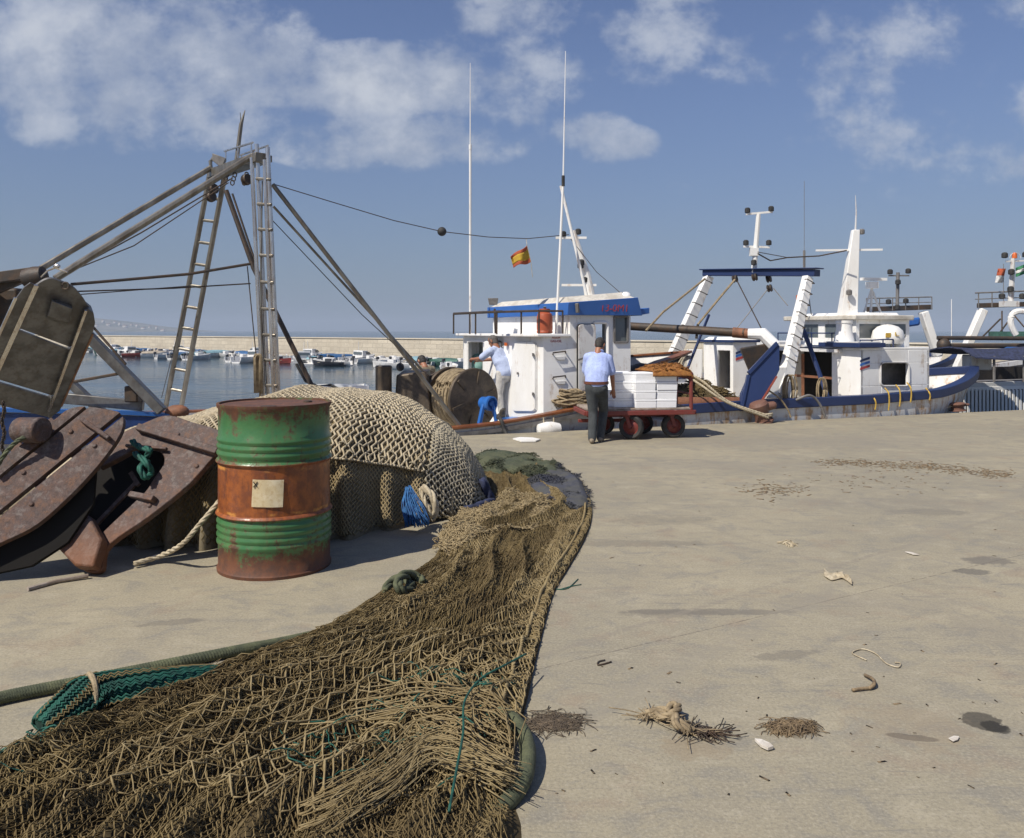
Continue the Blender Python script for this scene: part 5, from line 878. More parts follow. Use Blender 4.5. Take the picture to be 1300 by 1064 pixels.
m = MB(); m.prism([pk(*p_, .05) for p_ in q+q2[::-1]], -pk.n*.16); sb = m.build('box_beam', m_plate, bd, bevel=.008); m = MB(); m.beam(pk(109, 394, .06), pk(62, 522, .06), .03, .03, pk.n); m.build('edge_bar', m_inox, bd); m = MB(); m.beam(pk(118, 424, .055), pk(78, 516, .055), .02, .015, pk.n); m.build('bead', MAT('rusty_bead', (.26, .13, .06), (.18, .09, .05), 9), sb)
m = MB(); m.frustum([pk(*p_, .0) for p_ in ((58, 404), (84, 414), (92, 388), (66, 379))], [pk(*p_, .10) for p_ in ((61, 401), (87, 410), (92, 392), (66, 382))]); m.build('bracket', m_plate, bd, bevel=.006); m = MB(); a = np.linspace(0, 2*PI, 13)
m.tube(pk(83, 363, .05)+.04*np.cos(a)[:, None]*np.array([1, 0, 0])+.04*np.sin(a)[:, None]*Z3, .012, 6); m.build('eye', m_iron, bd)
# ================= white and navy trawler
B2 = thing('trawler', UV(8, 2, SEA), 'white trawler with navy gunwale, splayed white stern gantry and tall white tapered mast', 'trawler')
zs2 = I1([3.7, 5, 8, 9.7, 11.2, 12.0, 12.65], [.30, .33, .35, .42, .60, .70, .76]); vn2 = lambda u: .14+(1.75*((u-9.3)/3.35)**1.7 if u > 9.3 else 0); vf2 = lambda u: 4.0-(2.05*((u-9.3)/3.35)**1.6 if u > 9.3 else 0)
us = np.concatenate([np.linspace(3.7, 9.3, 14), np.linspace(9.5, 12.65, 22)]); m, S2 = hull(us, vn2, vf2, zs2, .0, 1.3, 9.3); m.build('hull', m_white2, B2, ang=40)
m = MB(); sweep(m, S2[:, 0]+N*.05-Z3*.13, .20, .17); sweep(m, S2[:, 8]-N*.05-Z3*.13, .20, .17); m.build('gunwale', m_navy, B2, bevel=.012)
lo_ = [UV(8.05, .55, 0), UV(9.8, .55, 0), UV(10.05, .9, 0), UV(9.8, 1.12, 0), UV(8.0, 1.28, 0)]
ph = plane(UV(8.05, .55), UV(8.05, .55, 1), UV(9.8, .55)); pe = plane(UV(8.05, .55), UV(8.05, .55, 1), UV(8.0, 1.28))
dk = MB(); h0, hz1 = tz(ph, lo_[0], lo_[1], 1119, 461); h1, hz0 = tz(ph, lo_[0], lo_[1], 1153, 489)
dk.wall(lo_[0], lo_[1], 0, 1.22, [(h0, h1, hz0, hz1)], .07, ph.n); dk.wall(lo_[1], lo_[2], 0, 1.22, [], .07, D); dk.wall(lo_[2], lo_[3], 0, 1.22, [], .07, D); dk.wall(lo_[4], lo_[0], 0, 1.22, [], .07, -D); dk.wall(lo_[3], lo_[4], 0, 1.22, [], .07, N)
dk.prism([p+Z3*1.22 for p in lo_], Z3*.05); house = dk.build('deckhouse', m_white, B2, bevel=.01)
c = rounded(ph, 1118, 460, 1154, 490, 5, .01); MB().tube(np.vstack([c, c[:1]]), .018, 8).build('window_frame', m_white3, house); MB().prism([UV(8.2, .95, .1), UV(9.7, .95, .1), UV(9.7, .98, .1), UV(8.2, .98, .1)], Z3*1.1).build('inner_screen', m_grey, house)
m = MB(); m.prism([UV(7.9, .42, 1.275), UV(8.55, .42, 1.275), UV(8.5, 1.5, 1.275), UV(7.85, 1.5, 1.275)], Z3*.09); m.build('hatch_roof', m_navy, house, bevel=.01); m = MB(); m.prism([UV(7.95, .5, 1.367), UV(8.5, .5, 1.367), UV(8.45, 1.4, 1.367), UV(7.9, 1.4, 1.367)], Z3*.02); m.build('roof_sheet', m_white3, house)
for i, mm in enumerate((m_navy, m_blue2, MAT('red_band', (.42, .05, .05), (.36, .05, .05), 9))): MB().prism([ph(1092, 457+i*5, .004), ph(1104, 453+i*5, .004), ph(1104, 456+i*5, .004), ph(1091.5, 460+i*5, .004)], ph.n*.006).build('stripe', mm, house)
fu = UV(8.15, 1.1, 1.385); MB().lathe([(.20, 0), (.155, .22), (.15, .36), (.165, .37), (.165, .42), (.13, .42), (.12, .30), (.001, .30)], fu, n=20).build('funnel', m_white, B2)
dm = pv(1139, 446, .9); m = MB(); m.lathe([(.17, 0), (.13, .10), (.12, .30), (.16, .34), (.001, .34)], dm, n=18); m.build('vent_stem', m_white, B2); dc = pv(1127, 428, .9); m = MB(); m.lathe([(.001, -.13), (.27, -.13), (.30, -.06), (.30, .0), (.27, .13), (.19, .21), (.08, .25), (.001, .26)], dc, n=24, sx=1.05); vd = m.build('vent_cowl', m_white, B2)
MB().box(dc+np.array([-.12, -.285, .04]), (.10, .02, .09)).build('yellow_mark', m_yellow, vd); m = MB(); m.beam(dc+np.array([.02, -.30, .10]), dc+np.array([.02, -.305, .03]), .02, .01); m.beam(dc+np.array([.02, -.305, .03]), dc+np.array([.09, -.30, .03]), .02, .01); m.build('yellow_mark', m_yellow, vd)
m = MB()
for a_, b_ in (((1093, 1112), .7), ((1124, 1140), .7)): pass
rl = [pv(1092, 432, .8), pv(1107, 432, .75), pv(1121, 431, .65), pv(1134, 431, .62)]; rl2 = [p-Z3*.16 for p in rl]; m.tube(rl, .014, 6); m.tube(rl2, .010, 6)
for p in rl: m.rod(p, p-Z3*.30, .014, n=6)
m.build('guard_rail', m_navy, B2)
# upper wheelhouse
wp = [UV(8.5, 1.15, 0), UV(9.9, 1.15, 0), UV(10.35, 1.8, 0), UV(10.3, 2.5, 0), UV(9.9, 3.1, 0), UV(8.45, 3.1, 0)]
up_ = MB(); nrm = []
for i in range(6):
    a_, b_ = wp[i], wp[(i+1) % 6]; e = unit(b_-a_); nn = np.array([e[1], -e[0], 0]); cen = np.mean(wp, 0); nn = nn if nn @ (a_-cen) > 0 else -nn
    ho = {0: [(.06, .46, 1.45, 1.74), (.54, .94, 1.45, 1.74)], 5: [(.06, .45, 1.45, 1.74), (.55, .95, 1.45, 1.74)], 1: [(.1, .9, 1.45, 1.74)], 2: [(.1, .9, 1.45, 1.74)]}.get(i, []); up_.wall(a_, b_, 1.2 if i == 5 else .1, 1.82, ho, .06, nn)
    for h in ho: nrm.append((a_+(b_-a_)*h[0], a_+(b_-a_)*h[1], nn))
uw = up_.build('wheelhouse', m_white, B2)
for a_, b_, nn in nrm: MB().prism([a_-nn*.03+Z3*1.44, b_-nn*.03+Z3*1.44, b_-nn*.03+Z3*1.75, a_-nn*.03+Z3*1.75], nn*.01).build('window', m_glass, uw)
cen = np.mean(wp, 0); rf = [cen+(p-cen)*1.10+Z3*1.82 for p in wp]; MB().frustum(rf, [p+Z3*.10 for p in rf]).build('roof', m_roofw, uw, bevel=.02); MB().frustum([cen+(p-cen)*.8+Z3*1.92 for p in wp], [cen+(p-cen)*.75+Z3*1.98 for p in wp]).build('roof_top', m_white, uw, bevel=.01)
m = MB(); q = [UV(8.3, .95, 1.25), UV(8.25, 3.2, 1.25)]; m.prism([q[0], UV(8.6, .95, 1.25), UV(8.5, 3.2, 1.25), q[1]], Z3*.05); m.prism([UV(8.6, 1.1, 1.19), UV(9.9, 1.1, 1.19), UV(9.9, 1.2, 1.19), UV(8.6, 1.2, 1.19)], Z3*.04); m.build('walkway', m_white3, uw)
m = MB(); pr = [UV(8.25, .98, 1.55), UV(8.2, 2.0, 1.55), UV(8.2, 3.2, 1.55)]; m.tube(pr, .014, 6)
for p in [UV(8.25, .98, 0), UV(8.2, 1.5, 0), UV(8.2, 2.1, 0), UV(8.2, 2.7, 0), UV(8.2, 3.2, 0)]: m.rod(p+Z3*1.28, p+Z3*1.55, .014, n=6)
m.build('guard_rail', m_navy, uw)
MB().prism([UV(8.75, 1.3, .05), UV(8.75, 3.0, .05), UV(8.8, 3.0, .05), UV(8.8, 1.3, .05)], Z3*1.12).build('shelter_back', m_shade, uw); m = MB(); m.prism([UV(7.9, 3.2, .05), UV(8.7, 3.2, .05), UV(8.7, 3.26, .05), UV(7.9, 3.26, .05)], Z3*1.2); m.build('shelter_side', m_dark, uw); MB().prism([UV(7.9, 1.0, 1.17), UV(8.6, 1.0, 1.17), UV(8.6, 3.3, 1.17), UV(7.9, 3.3, 1.17)], Z3*.06).build('shelter_roof', m_white3, uw); m = MB(); m.beam(UV(8.3, 1.3, .62), UV(8.3, 3.2, .62), .04, .05); m.beam(UV(8.3, 2.5, .05), UV(8.3, 2.5, 1.1), .05, .05); m.build('shelter_rail', m_tarp, uw)  # shelter back coloured near black for the shade inside
# big mast
mb_ = UV(8.9, 1.7, 1.9); mt = P(1086, 292, mb_[1]); bt = P(1076, 408, mb_[1])
m = MB(); m.frustum([bt+np.array(a) for a in ((-.20, -.14, 0), (.16, -.14, 0), (.16, .14, 0), (-.20, .14, 0))], [mt+np.array(a) for a in ((-.075, -.06, 0), (.075, -.06, 0), (.075, .06, 0), (-.075, .06, 0))]); mst = m.build('mast', m_white, B2, bevel=.015)
m = MB(); m.tube([mt, P(1087, 270, mb_[1]), P(1086, 248, mb_[1])], [.02, .014, .005], 6); m.build('aerial', m_white3, mst); m = MB(); m.beam(P(1036, 318, mb_[1]), P(1120, 317, mb_[1]), .05, .04); m.build('crossbar', m_white, mst); lights(mst, [P(1094, 294, mb_[1]), P(1078, 371, mb_[1]-.2)], m_grey, .06)
m = MB(); m.tube([P(1105, 410, 18), P(1107, 360, 18)], .03, 6); m.tube([P(1121, 405, 18), P(1108, 370, 18)], .025, 6); m.tube([P(1094, 405, 18), P(1106, 368, 18)], .02, 6); rp_ = m.build('radar_mast', m_white3, B2); m = MB(); m.box(P(1109, 354.5, 18), (.60, .1, .06), ax=(1, .2, 0)); m.box(P(1107, 362, 18), (.2, .2, .14)); m.build('radar_scanner', m_white, rp_)
# stern gantry
gb0, gb1 = UV(7.15, .9, 2.72), UV(6.45, 3.3, 2.86); m = MB(); m.beam(gb0+unit(gb0-gb1)*.15, gb1-unit(gb0-gb1)*.1, .20, .13); m.beam(gb0+unit(gb0-gb1)*.2+Z3*.09, gb1-unit(gb0-gb1)*.15+Z3*.07, .30, .025); g2 = m.build('gantry', m_navy, B2, bevel=.01)
def leg(a, b, w0, w1):
    e = unit(b-a); s = unit(np.cross(e, N)); q = N; sg = -1 if s[0] > 0 else 1
    o = MB().frustum([a-s*w0-q*.10, a+s*w0-q*.10, a+s*w0+q*.10, a-s*w0+q*.10], [b-s*w1-q*.08, b+s*w1-q*.08, b+s*w1+q*.08, b-s*w1+q*.08]).build('gantry_leg', m_white, g2, bevel=.012)
    for k in np.linspace(.28, .95, 8): p = a+(b-a)*k; wd = w0+(w1-w0)*k; MB().tube([p-s*wd*.6*sg-q*.10, p-s*wd*.6*sg-q*.17, p+s*wd*1.7*sg-q*.17, p+s*wd*1.7*sg-q*.10], .010, 6).build('rung', m_iron, o)
leg(pv(992, 502, .4), gb0-Z3*.08+np.array([-.05, 0, 0]), .125, .08); leg(UV(5.5, 3.9, .2), gb1-Z3*.08, .14, .09)
m = MB(); m.frustum([pv(973, 505, .35), pv(1002, 505, .35), UV(6.4, .7, .3), UV(5.9, .7, .3)], [pv(986, 466, .4), pv(998, 466, .4), UV(6.5, .6, .9), UV(6.3, .6, .9)]); m.build('gantry_foot', m_white, g2, bevel=.01)
gm = (gb0+gb1)/2; m = MB(); Yg = gm[1]; m.tube([P(957, 346, Yg), P(963, 272, Yg)], [.06, .045], 8); m.box(P(957, 320, Yg), (.16, .14, .16)); mm_ = m.build('mast', m_white, g2); m = MB(); m.beam(P(944, 313, Yg), P(977, 314, Yg), .04, .04); m.beam(P(947, 272, Yg), P(981, 269, Yg), .04, .04); m.build('crossbar', m_white, mm_); lights(mm_, [P(947, 308, Yg), P(976, 308, Yg), P(949, 267, Yg), P(979, 265, Yg), P(957, 333, Yg-.1)], s=.058)
for px, py in ((933, 354), (976, 354), (958, 352), (977, 366)): MB().lathe([(.001, -.05), (.07, -.045), (.08, -.02), (.05, 0), (.08, .02), (.07, .045), (.001, .05)], P(px, py, Yg-.15), axis=(.8, -.5, .2), n=14).build('pulley_block', m_iron, g2)
def wire(name, pts, r, mm=m_iron, par=B2, n=6): return MB().tube([P(*q) for q in pts], r, n).build(name, mm, par)
wire('stay_wire', [(933, 355, 16.6), (912, 380, 16.4), (886, 412, 16.2)], .022, m_rope); wire('stay_wire', [(936, 357, 16.6), (967, 418, 16.2)], .012); wire('stay_wire', [(974, 368, 16.6), (936, 416, 16.4)], .010, m_grey); wire('stay_wire', [(982, 366, 16.4), (1000, 388, 16)], .010, m_grey); wire('stay_wire', [(895, 354, 17.5), (842, 396, 16), (820, 420, 15.5)], .022, m_rope); wire('stay_wire', [(886, 412, 16.2), (884, 430, 16.2)], .03, m_iron)
wire('cable', [(962, 322, 16.9), (978, 331, 17), (1000, 327, 17.2), (1040, 325, 17.2), (1075, 318, 17.0)], .014); wire('cable', [(962, 320, 16.9), (1000, 327, 17.2)], .008); wire('derrick', [(1010, 395, 16.2), (1028, 440, 16), (1052, 508, 15.6)], .045, m_navy); wire('stay_wire', [(900, 400, 17.5), (868, 480, 16.4)], .030, m_navy); wire('aerial_pole', [(1021, 408, 18.5), (1021, 318, 18.5)], .03, m_grey); wire('aerial_pole', [(1021, 330, 18.5), (1021, 230, 18.5)], .006, m_grey); wire('stay_wire', [(1023, 345, 16.2), (1030, 400, 16.1)], .008)
MB().box(P(1014, 378, 16.1), (.08, .08, .10)).build('deck_lamp', m_orange, B2)
m = MB(); m.tube([P(780, 413, 17.3), P(946, 423, 15.6)], .085, 12); bo = m.build('boom', m_iron, B2); m = MB(); m.tube([P(930, 422, 15.7), P(952, 424, 15.6)], .10, 12); m.build('boom_collar', m_tarp, bo)
m = MB(); m.tube([P(950, 424, 15.5), P(968, 424, 15.4), P(984, 440, 15.3)], [.10, .12, .12], 10); m.build('davit_head', m_white, B2); m = MB(); m.frustum([pv(938, 442, .6), pv(985, 434, .6), pv(985, 500, .6), pv(962, 500, .6)], [pv(944, 442, 1.0), pv(985, 434, 1.0), pv(985, 500, 1.0), pv(962, 500, 1.0)]); m.build('winch_housing', m_iron, B2, bevel=.03)
# companion hood with its open door
cp = [UV(6.37, 2.3, 0), UV(6.95, 2.3, 0), UV(7.0, 3.15, 0), UV(6.22, 3.15, 0)]; m = MB(); Yc = cp[0][1]
pc = plane(cp[0], cp[0]+Z3, cp[3]); c0, cz1 = tz(pc, cp[0], cp[3], 927, 445); c1, cz0 = tz(pc, cp[0], cp[3], 911, 492)
m.wall(cp[0], cp[3], 0, 1.36, [(min(c0, c1), max(c0, c1), cz0, cz1)], .05, pc.n); m.wall(cp[0], cp[1], 0, 1.36, [], .05, -N); m.wall(cp[1], cp[2], 0, 1.36, [], .05, D); m.wall(cp[2], cp[3], 0, 1.36, [], .05, N); hood = m.build('companion_hood', m_white, B2)
m = MB(); cen = np.mean(cp, 0); m.prism([cen+(p-cen)*1.15+Z3*1.36 for p in cp], Z3*.05); m.build('hood_roof', m_navy, hood); MB().frustum([cen+(p-cen)*1.0+Z3*1.41 for p in cp], [cen+(p-cen)*.8+Z3*1.47 for p in cp]).build('hood_top', m_white, hood)
MB().prism([cen+D*.15+N*.3+Z3*.0, cen+D*.15-N*.3+Z3*.0, cen+D*.17-N*.3, cen+D*.17+N*.3], Z3*1.3).build('inner_panel', MAT('cream_locker', (.42, .38, .32), (.32, .28, .24), 3), hood)
MB().prism([cp[3]-D*.02+Z3*.15, cp[3]-D*.02+N*.42-D*.1+Z3*.15, cp[3]-D*.02+N*.42-D*.1+Z3*1.2, cp[3]-D*.02+Z3*1.2], -D*.04).build('door', m_white3, hood, bevel=.01)
phd = plane(cp[0], cp[0]+Z3, cp[1])
for i, mm in enumerate((m_navy, m_blue2, bpy.data.materials['red_band'])): MB().prism([phd(934, 447+i*4, .004), phd(946, 443+i*4, .004), phd(946, 446+i*4, .004), phd(934, 450+i*4, .004)], phd.n*.006).build('stripe', mm, hood)
# deck clutter at the stern
m = MB(); m.rod(pv(858, 513, .25), pv(940, 513, .25), .12, n=16); m.build('stern_roller', m_tarp, B2)
nh = MB(); g = []
for i in range(26):
    row = []
    for j in range(18):
        X, Yq = pv(862, 520, .6)+D*(1.35*i/25), 0; v_ = .1+1.6*j/17; p = UV(4.0+1.5*i/25, .35+v_, 0); e = math.sin(PI*i/25)**.5*math.sin(PI*j/17)**.5; row.append(p+Z3*(.12+e*(.50+.12*float(fbm(i*.25, j*.25, 5)))))
    g.append(row)
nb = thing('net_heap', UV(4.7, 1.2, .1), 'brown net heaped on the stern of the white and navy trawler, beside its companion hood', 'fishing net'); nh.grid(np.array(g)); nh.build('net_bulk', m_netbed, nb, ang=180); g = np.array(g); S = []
for i in range(420):
    a = RNG.integers(1, 24); b = RNG.integers(1, 15); p = g[a, b]; S.append(np.array([p+RNG.normal(0, .05, 3)*np.array([1, 1, .3])+Z3*.02 for _ in range(5)]))
nh2 = MB(); nh2.tubes(np.array(S), .008, 4); nh2.build('loose_cord', m_netbrown, nb, ang=180)
sh = plane(pv(940, 520, .12), pv(992, 436, .12), pv(940, 470, .25)); td = thing('trawl_door', pv(955, 522, .1), 'navy blue trawl board hung on edge beside the trawler gantry above the pale bollard', 'trawl board')
MB().prism([sh(*p) for p in ((938, 522), (939, 500), (952, 470), (984, 434), (988, 440), (988, 470), (974, 500), (958, 522))], sh.n*.07).build('board', m_navy, td, bevel=.01); m = MB(); m.beam(sh(950, 474, .08), sh(986, 436, .08), .07, .05, sh.n); m.beam(sh(941, 520, .08), sh(950, 476, .08), .06, .05, sh.n); m.build('edge_bar', m_navy, td, bevel=.006); m = MB(); m.beam(sh(964, 514, .09), sh(986, 478, .09), .03, .03, sh.n); m.build('edge_bar', MAT('red_edge', (.30, .06, .03), (.2, .05, .03), 7), td)
# straps, rope coils, mooring lines
for i, (px, y0, y1) in enumerate(((1111, 502, 520), (1128, 493, 521), (1142, 489, 516), (1156, 486, 511), (1180, 493, 508))):
    q0 = pv(px-1, y0, .12); m = MB(); m.tube(L3([q0+np.array([-.03, .05, .0]), pv(px, y0+6, .06), pv(px+1, (y0+y1)/2+3, .05), pv(px, y1, .06)], 12), .014, 6)
    tag(m.build('fender_strap', m_yellow, origin=q0), 'yellow strap over the navy gunwale, '+['first from the stern gantry, aft of the window', 'second from the stern gantry', 'third from the stern gantry', 'fourth from the stern gantry', 'alone beyond the deckhouse towards the bow'][i], 'strap', 'yellow fender straps')
for i, (px, py, rad, kk, lab_) in enumerate(((1002, 488, .16, 7, 'hank of tan rope hung on the foot of the trawler gantry'), (1043, 488, .13, 5, 'hank of tan rope hung at the dark shelter of the trawler'))):
    m = MB(); S = []
    for j in range(kk): a = np.linspace(0, 2*PI, 20); S.append(pv(px+RNG.normal(0, 1.2), py, .15+.02*j)+np.stack([rad*.55*np.cos(a), .03*np.cos(a+j), rad*1.7*np.sin(a)-.1], 1))
    m.tubes(np.array(S), .014, 6); tag(m.build('rope_hank', m_rope, ang=180, origin=pv(px, py, .15)), lab_, 'rope')
for i, (pts, mm, r, lab_) in enumerate((([(975, 495, .1), (990, 506, .05), (1000, 520, .02), (1004, 530, .0)], m_rope, .016, 'tan rope dangling over the trawler side beside the blue board'), ([(1010, 508, .1), (1028, 502, .0), (1040, 512, -.02), (1048, 530, -.05)], m_grey, .022, 'grey hose looping over the navy gunwale onto the quay'),)):
    tag(MB().tube(L3([pv(*p) for p in pts], 16), r, 8).build('hanging_rope' if i == 0 else 'hose', mm, origin=pv(*pts[0])), lab_, 'rope' if i == 0 else 'hose')
# bollards
def bollard(p, s, lab_, tilt, hk=1.):
    o = thing('bollard', p, lab_, 'bollard'); m = MB(); ax = unit(tilt); m.lathe([(q, z_*hk) for q, z_ in [(.19, 0), (.19, .03), (.145, .05), (.135, .14), (.15, .22), (.18, .28), (.185, .33), (.15, .38), (.06, .40), (.001, .40)]], p, ax, 24, sx=s, sy=s); o2 = m.build('post', m_bollard, o); m = MB(); e = unit(np.cross((0, 1, 0), ax)); m.caps(p+ax*.27*hk, p+ax*.24*hk+e*.26*s, .10*s*hk, .075*s*hk); m.build('horn', m_bollard, o2); return o
bp = G(970, 536.5); bollard(bp, .92, 'squat rust-brown mooring bollard with pale worn top near the blue trawl board', (-.35, -.1, 1)); bp2 = G(1216, 521.5); bollard(bp2, .85, 'low rusty mooring bollard under the bow of the white and navy trawler', (-.1, 0, 1), .42)
m = MB(); S = [bp+np.array([0, -.16, .14]), P(925, 510, 14.2), P(893, 485, 14.3), P(866, 466, 14.8), S1[-2, 0]]; m.rope(L3(S, 20), .022); S = [bp+np.array([.02, -.18, .10]), P(925, 512, 14.0), P(890, 489, 14.1), P(862, 468, 14.6), S1[-3, 0]]; m.rope(L3(S, 20), .02); a = np.linspace(0, 4*PI, 30); m.tube(bp+np.stack([.135*np.cos(a), .135*np.sin(a), .11+.05*a/12], 1), .02, 8); tag(m.build('mooring_rope', m_ropew, ang=180, origin=bp+np.array([0, -.16, .14])), 'pale double mooring rope running from the squat bollard up to the bow behind the cart', 'rope')
m = MB(); S = [P(1184, 496, 17.2), P(1192, 508, 16.8), P(1200, 517, 16.6), bp2+np.array([-.1, -.05, .12])]; m.rope(L3(S, 20), .024); tag(m.build('mooring_rope', m_ropew, ang=180, origin=bp2), 'grey mooring rope from the trawler bow down to the low rusty bollard', 'rope')
# ================= third and fourth boats
B3 = thing('trawler', UV(13, 8, SEA), 'grey and white trawler farther out behind the tall white mast, only its stern gantry showing', 'trawler')
u3 = np.linspace(9.5, 19, 22); m, S3 = hull(u3, lambda u: 6.4+(1.5*((u-15)/4)**2.2 if u > 15 else 0), lambda u: 10.2-(1.6*((u-15)/4)**2.2 if u > 15 else 0), I1([9.5, 15, 19], [.2, .3, .9]), -.1, 1., 15); m.build('hull', m_white3, B3); m = MB(); sweep(m, S3[:, 0]+N*.05-Z3*.1, .2, .15); sweep(m, S3[:, 8]-N*.05-Z3*.1, .2, .15); m.build('gunwale', m_navy, B3)
Yq = 23.5; m = MB(); m.prism([P(1100, 396, Yq), P(1182, 393, Yq), P(1182, 393, Yq+1.2), P(1104, 396, Yq+1.2)], Z3*.14); g3 = m.build('gantry', m_iron, B3, bevel=.01); m = MB(); ra = [P(1100, 379, Yq), P(1183, 377, Yq)]; m.tube(ra, .018, 6); m.tube([p-Z3*.15 for p in ra], .012, 6)
for k in (0, .2, .4, .6, .8, 1): q = ra[0]+(ra[1]-ra[0])*k; m.rod(q, q-Z3*.36, .016, n=6)
m.build('guard_rail', m_grey, g3); m = MB(); m.beam(P(1172, 396, Yq), P(1190, 452, Yq), .26, .2); m.build('gantry_leg', m_white, g3, bevel=.02); m = MB(); m.beam(P(1106, 396, Yq+1), P(1085, 470, Yq+1), .3, .25); m.build('gantry_leg', m_white, g3, bevel=.02)
m = MB(); m.tube([P(1139, 392, Yq), P(1140, 346, Yq)], .05, 8); m.beam(P(1128, 350, Yq), P(1154, 350, Yq), .04, .04); mo3 = m.build('mast', m_grey, g3); lights(mo3, [P(1130, 345, Yq), P(1153, 344, Yq), P(1140, 358, Yq-.1), P(1128, 383, Yq), P(1150, 382, Yq), P(1139, 390, Yq-.1)], s=.075)
m = MB(); m.box(UV(12.5, 8.3, .7), (1.6, 1.4, 1.2), D, N); m.build('wheelhouse', m_white3, B3, bevel=.03); m = MB(); m.prism([P(1140, 417, 22), P(1168, 413, 22), P(1168, 413, 23.5), P(1140, 417, 23.5)], Z3*.22); m.build('tarpaulin', m_blue, B3, bevel=.05)
B4 = thing('trawler', UV(17, 5, SEA), 'trawler with dark canopy, railed gantry platform and ribbed pale side', 'trawler')
u4 = np.linspace(13.2, 24, 24); m, S4 = hull(u4, lambda u: 2.95+(1.5*((u-20)/4)**2.2 if u > 20 else 0), lambda u: 7.4-(1.6*((u-20)/4)**2.2 if u > 20 else 0), I1([13.2, 18, 24], [.34, .38, 1.]), .1, 1., 20); m.build('hull', m_grey, B4); m = MB(); sweep(m, S4[:, 0]+N*.05-Z3*.18, .22, .16); sweep(m, S4[:, 8]-N*.05-Z3*.18, .22, .16); m.build('gunwale', m_white3, B4, bevel=.01)
rb_ = MB(); u_ = 13.0
for k in range(44): u_ = 13.0+k*.125; rb_.prism([UV(u_, 2.86, -.9), UV(u_+.078, 2.86, -.9), UV(u_+.078, 2.86, .15+.03*math.sin(k*.3)), UV(u_, 2.86, .15+.03*math.sin(k*.3))], -N*.02)
rb_.prism([UV(12.95, 2.92, -1), UV(18.6, 2.92, -1), UV(18.6, 2.92, .22), UV(12.95, 2.92, .22)], -N*.05); rbm = m_roofw; rb_.build('ribbed_side', m_white, B4, bevel=.006); m = MB()
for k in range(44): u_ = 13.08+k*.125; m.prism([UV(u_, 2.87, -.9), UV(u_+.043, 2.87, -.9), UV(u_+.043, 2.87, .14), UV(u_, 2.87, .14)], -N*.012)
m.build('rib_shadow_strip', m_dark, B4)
Yq = 21.; m = MB(); m.prism([P(1240, 391, Yq), P(1345, 388, Yq), P(1350, 388, Yq+1.4), P(1245, 391, Yq+1.4)], Z3*.12); g4 = m.build('gantry', m_iron, B4, bevel=.01); m = MB(); ra = [P(1238, 372, Yq), P(1345, 368, Yq)]; m.tube(ra, .020, 6); m.tube([p-Z3*.16 for p in ra], .012, 6)
for k in (.04, .2, .4, .6, .8, 1): q = ra[0]+(ra[1]-ra[0])*k; m.rod(q, q-Z3*.38, .016, n=6)
m.build('guard_rail', m_grey, g4); m = MB(); m.beam(P(1248, 393, Yq), P(1209, 482, Yq), .22, .18); o = m.build('gantry_leg', m_white, g4, bevel=.02); m = MB(); m.beam(P(1335, 393, Yq), P(1350, 482, Yq), .24, .2); m.build('gantry_leg', m_white, g4, bevel=.02)
m = MB(); m.tube([P(1283, 388, Yq), P(1286, 328, Yq)], [.08, .05], 8); m.beam(P(1277, 332, Yq), P(1302, 331, Yq), .04, .04); m.box(P(1281, 386, Yq-.2), (.34, .3, .14)); a = np.linspace(0, PI, 10); m.tube(P(1289, 328, Yq)+np.stack([.14*np.cos(a), 0*a, .14*np.sin(a)], 1), .01, 5); mo4 = m.build('mast', m_white3, g4); lights(mo4, [P(1275.5, 324, Yq), P(1284, 345, Yq-.1), P(1283, 367, Yq-.1), P(1272, 376, Yq), P(1298, 376, Yq), P(1302, 323, Yq)], s=.075); MB().lathe([(.06, -.06), (.06, .03), (.04, .08), (.001, .09)], P(1288, 325, Yq), n=10).build('lamp', m_orange, mo4)
m = MB(); m.tube([P(1190, 429, 20), P(1340, 430, 20)], .05, 10); m.build('boom', m_iron, B4); m = MB(); m.tube([P(1196, 439, 20), P(1340, 439, 20)], .06, 10); m.ball(P(1198, 438, 20), (.16, .16, .17)); m.build('boom', m_iron, B4)
m = MB(); g = []
for i in range(9):
    k = i/8; g.append([P(1238+k*100, 449+3*math.sin(k*PI)+(0 if j else 0), 18.6)+N*j*.35+Z3*(.12*math.sin(PI*j/4)-.10*(j == 0)) for j in range(5)])
m.slab(np.array(g), (0, 0, .03)); m.build('canopy', m_navyr, B4, ang=60); m = MB(); m.tube([P(1262, 452, 18.7), P(1262, 485, 18.7)], .03, 6); m.tube([P(1300, 452, 18.7), P(1300, 485, 18.7)], .03, 6); m.build('canopy_post', m_grey, B4); MB().box(P(1300, 446, 19.5), (.7, .6, .2)).build('tarpaulin', m_blue2, B4, bevel=.08)
m = MB(); m.prism([UV(13.4, 3.3, .36), UV(19, 3.3, .36), UV(19, 3.4, .36), UV(13.4, 3.4, .36)], Z3*.32); m.build('dark_gap_sheet', m_dark, B4); m = MB(); m.box(P(1240, 460, 19.4), (.5, .4, .35)); m.build('hatch', m_white3, B4, bevel=.03); m = MB(); m.lathe([(.09, -.03), (.13, -.025), (.14, 0), (.13, .025), (.09, .03)], P(1237, 462, 19.9), (.5, -.85, .2), 20, ring=True); m.build('lifebuoy', m_orange, B4); m = MB(); a = np.linspace(0, PI*.6, 12); m.tube(P(1310, 422, 19.5)+np.stack([-.5*np.sin(a+.4), 0*a, .5*np.cos(a-.2)], 1), .07, 8); m.build('davit', m_white, B4); MB().box(P(1300, 425, 20.3), (1.4, .6, .16)).build('green_hatch', m_cg, B4)  # dark sheet added for the black gap under the canopy, shade in its colour
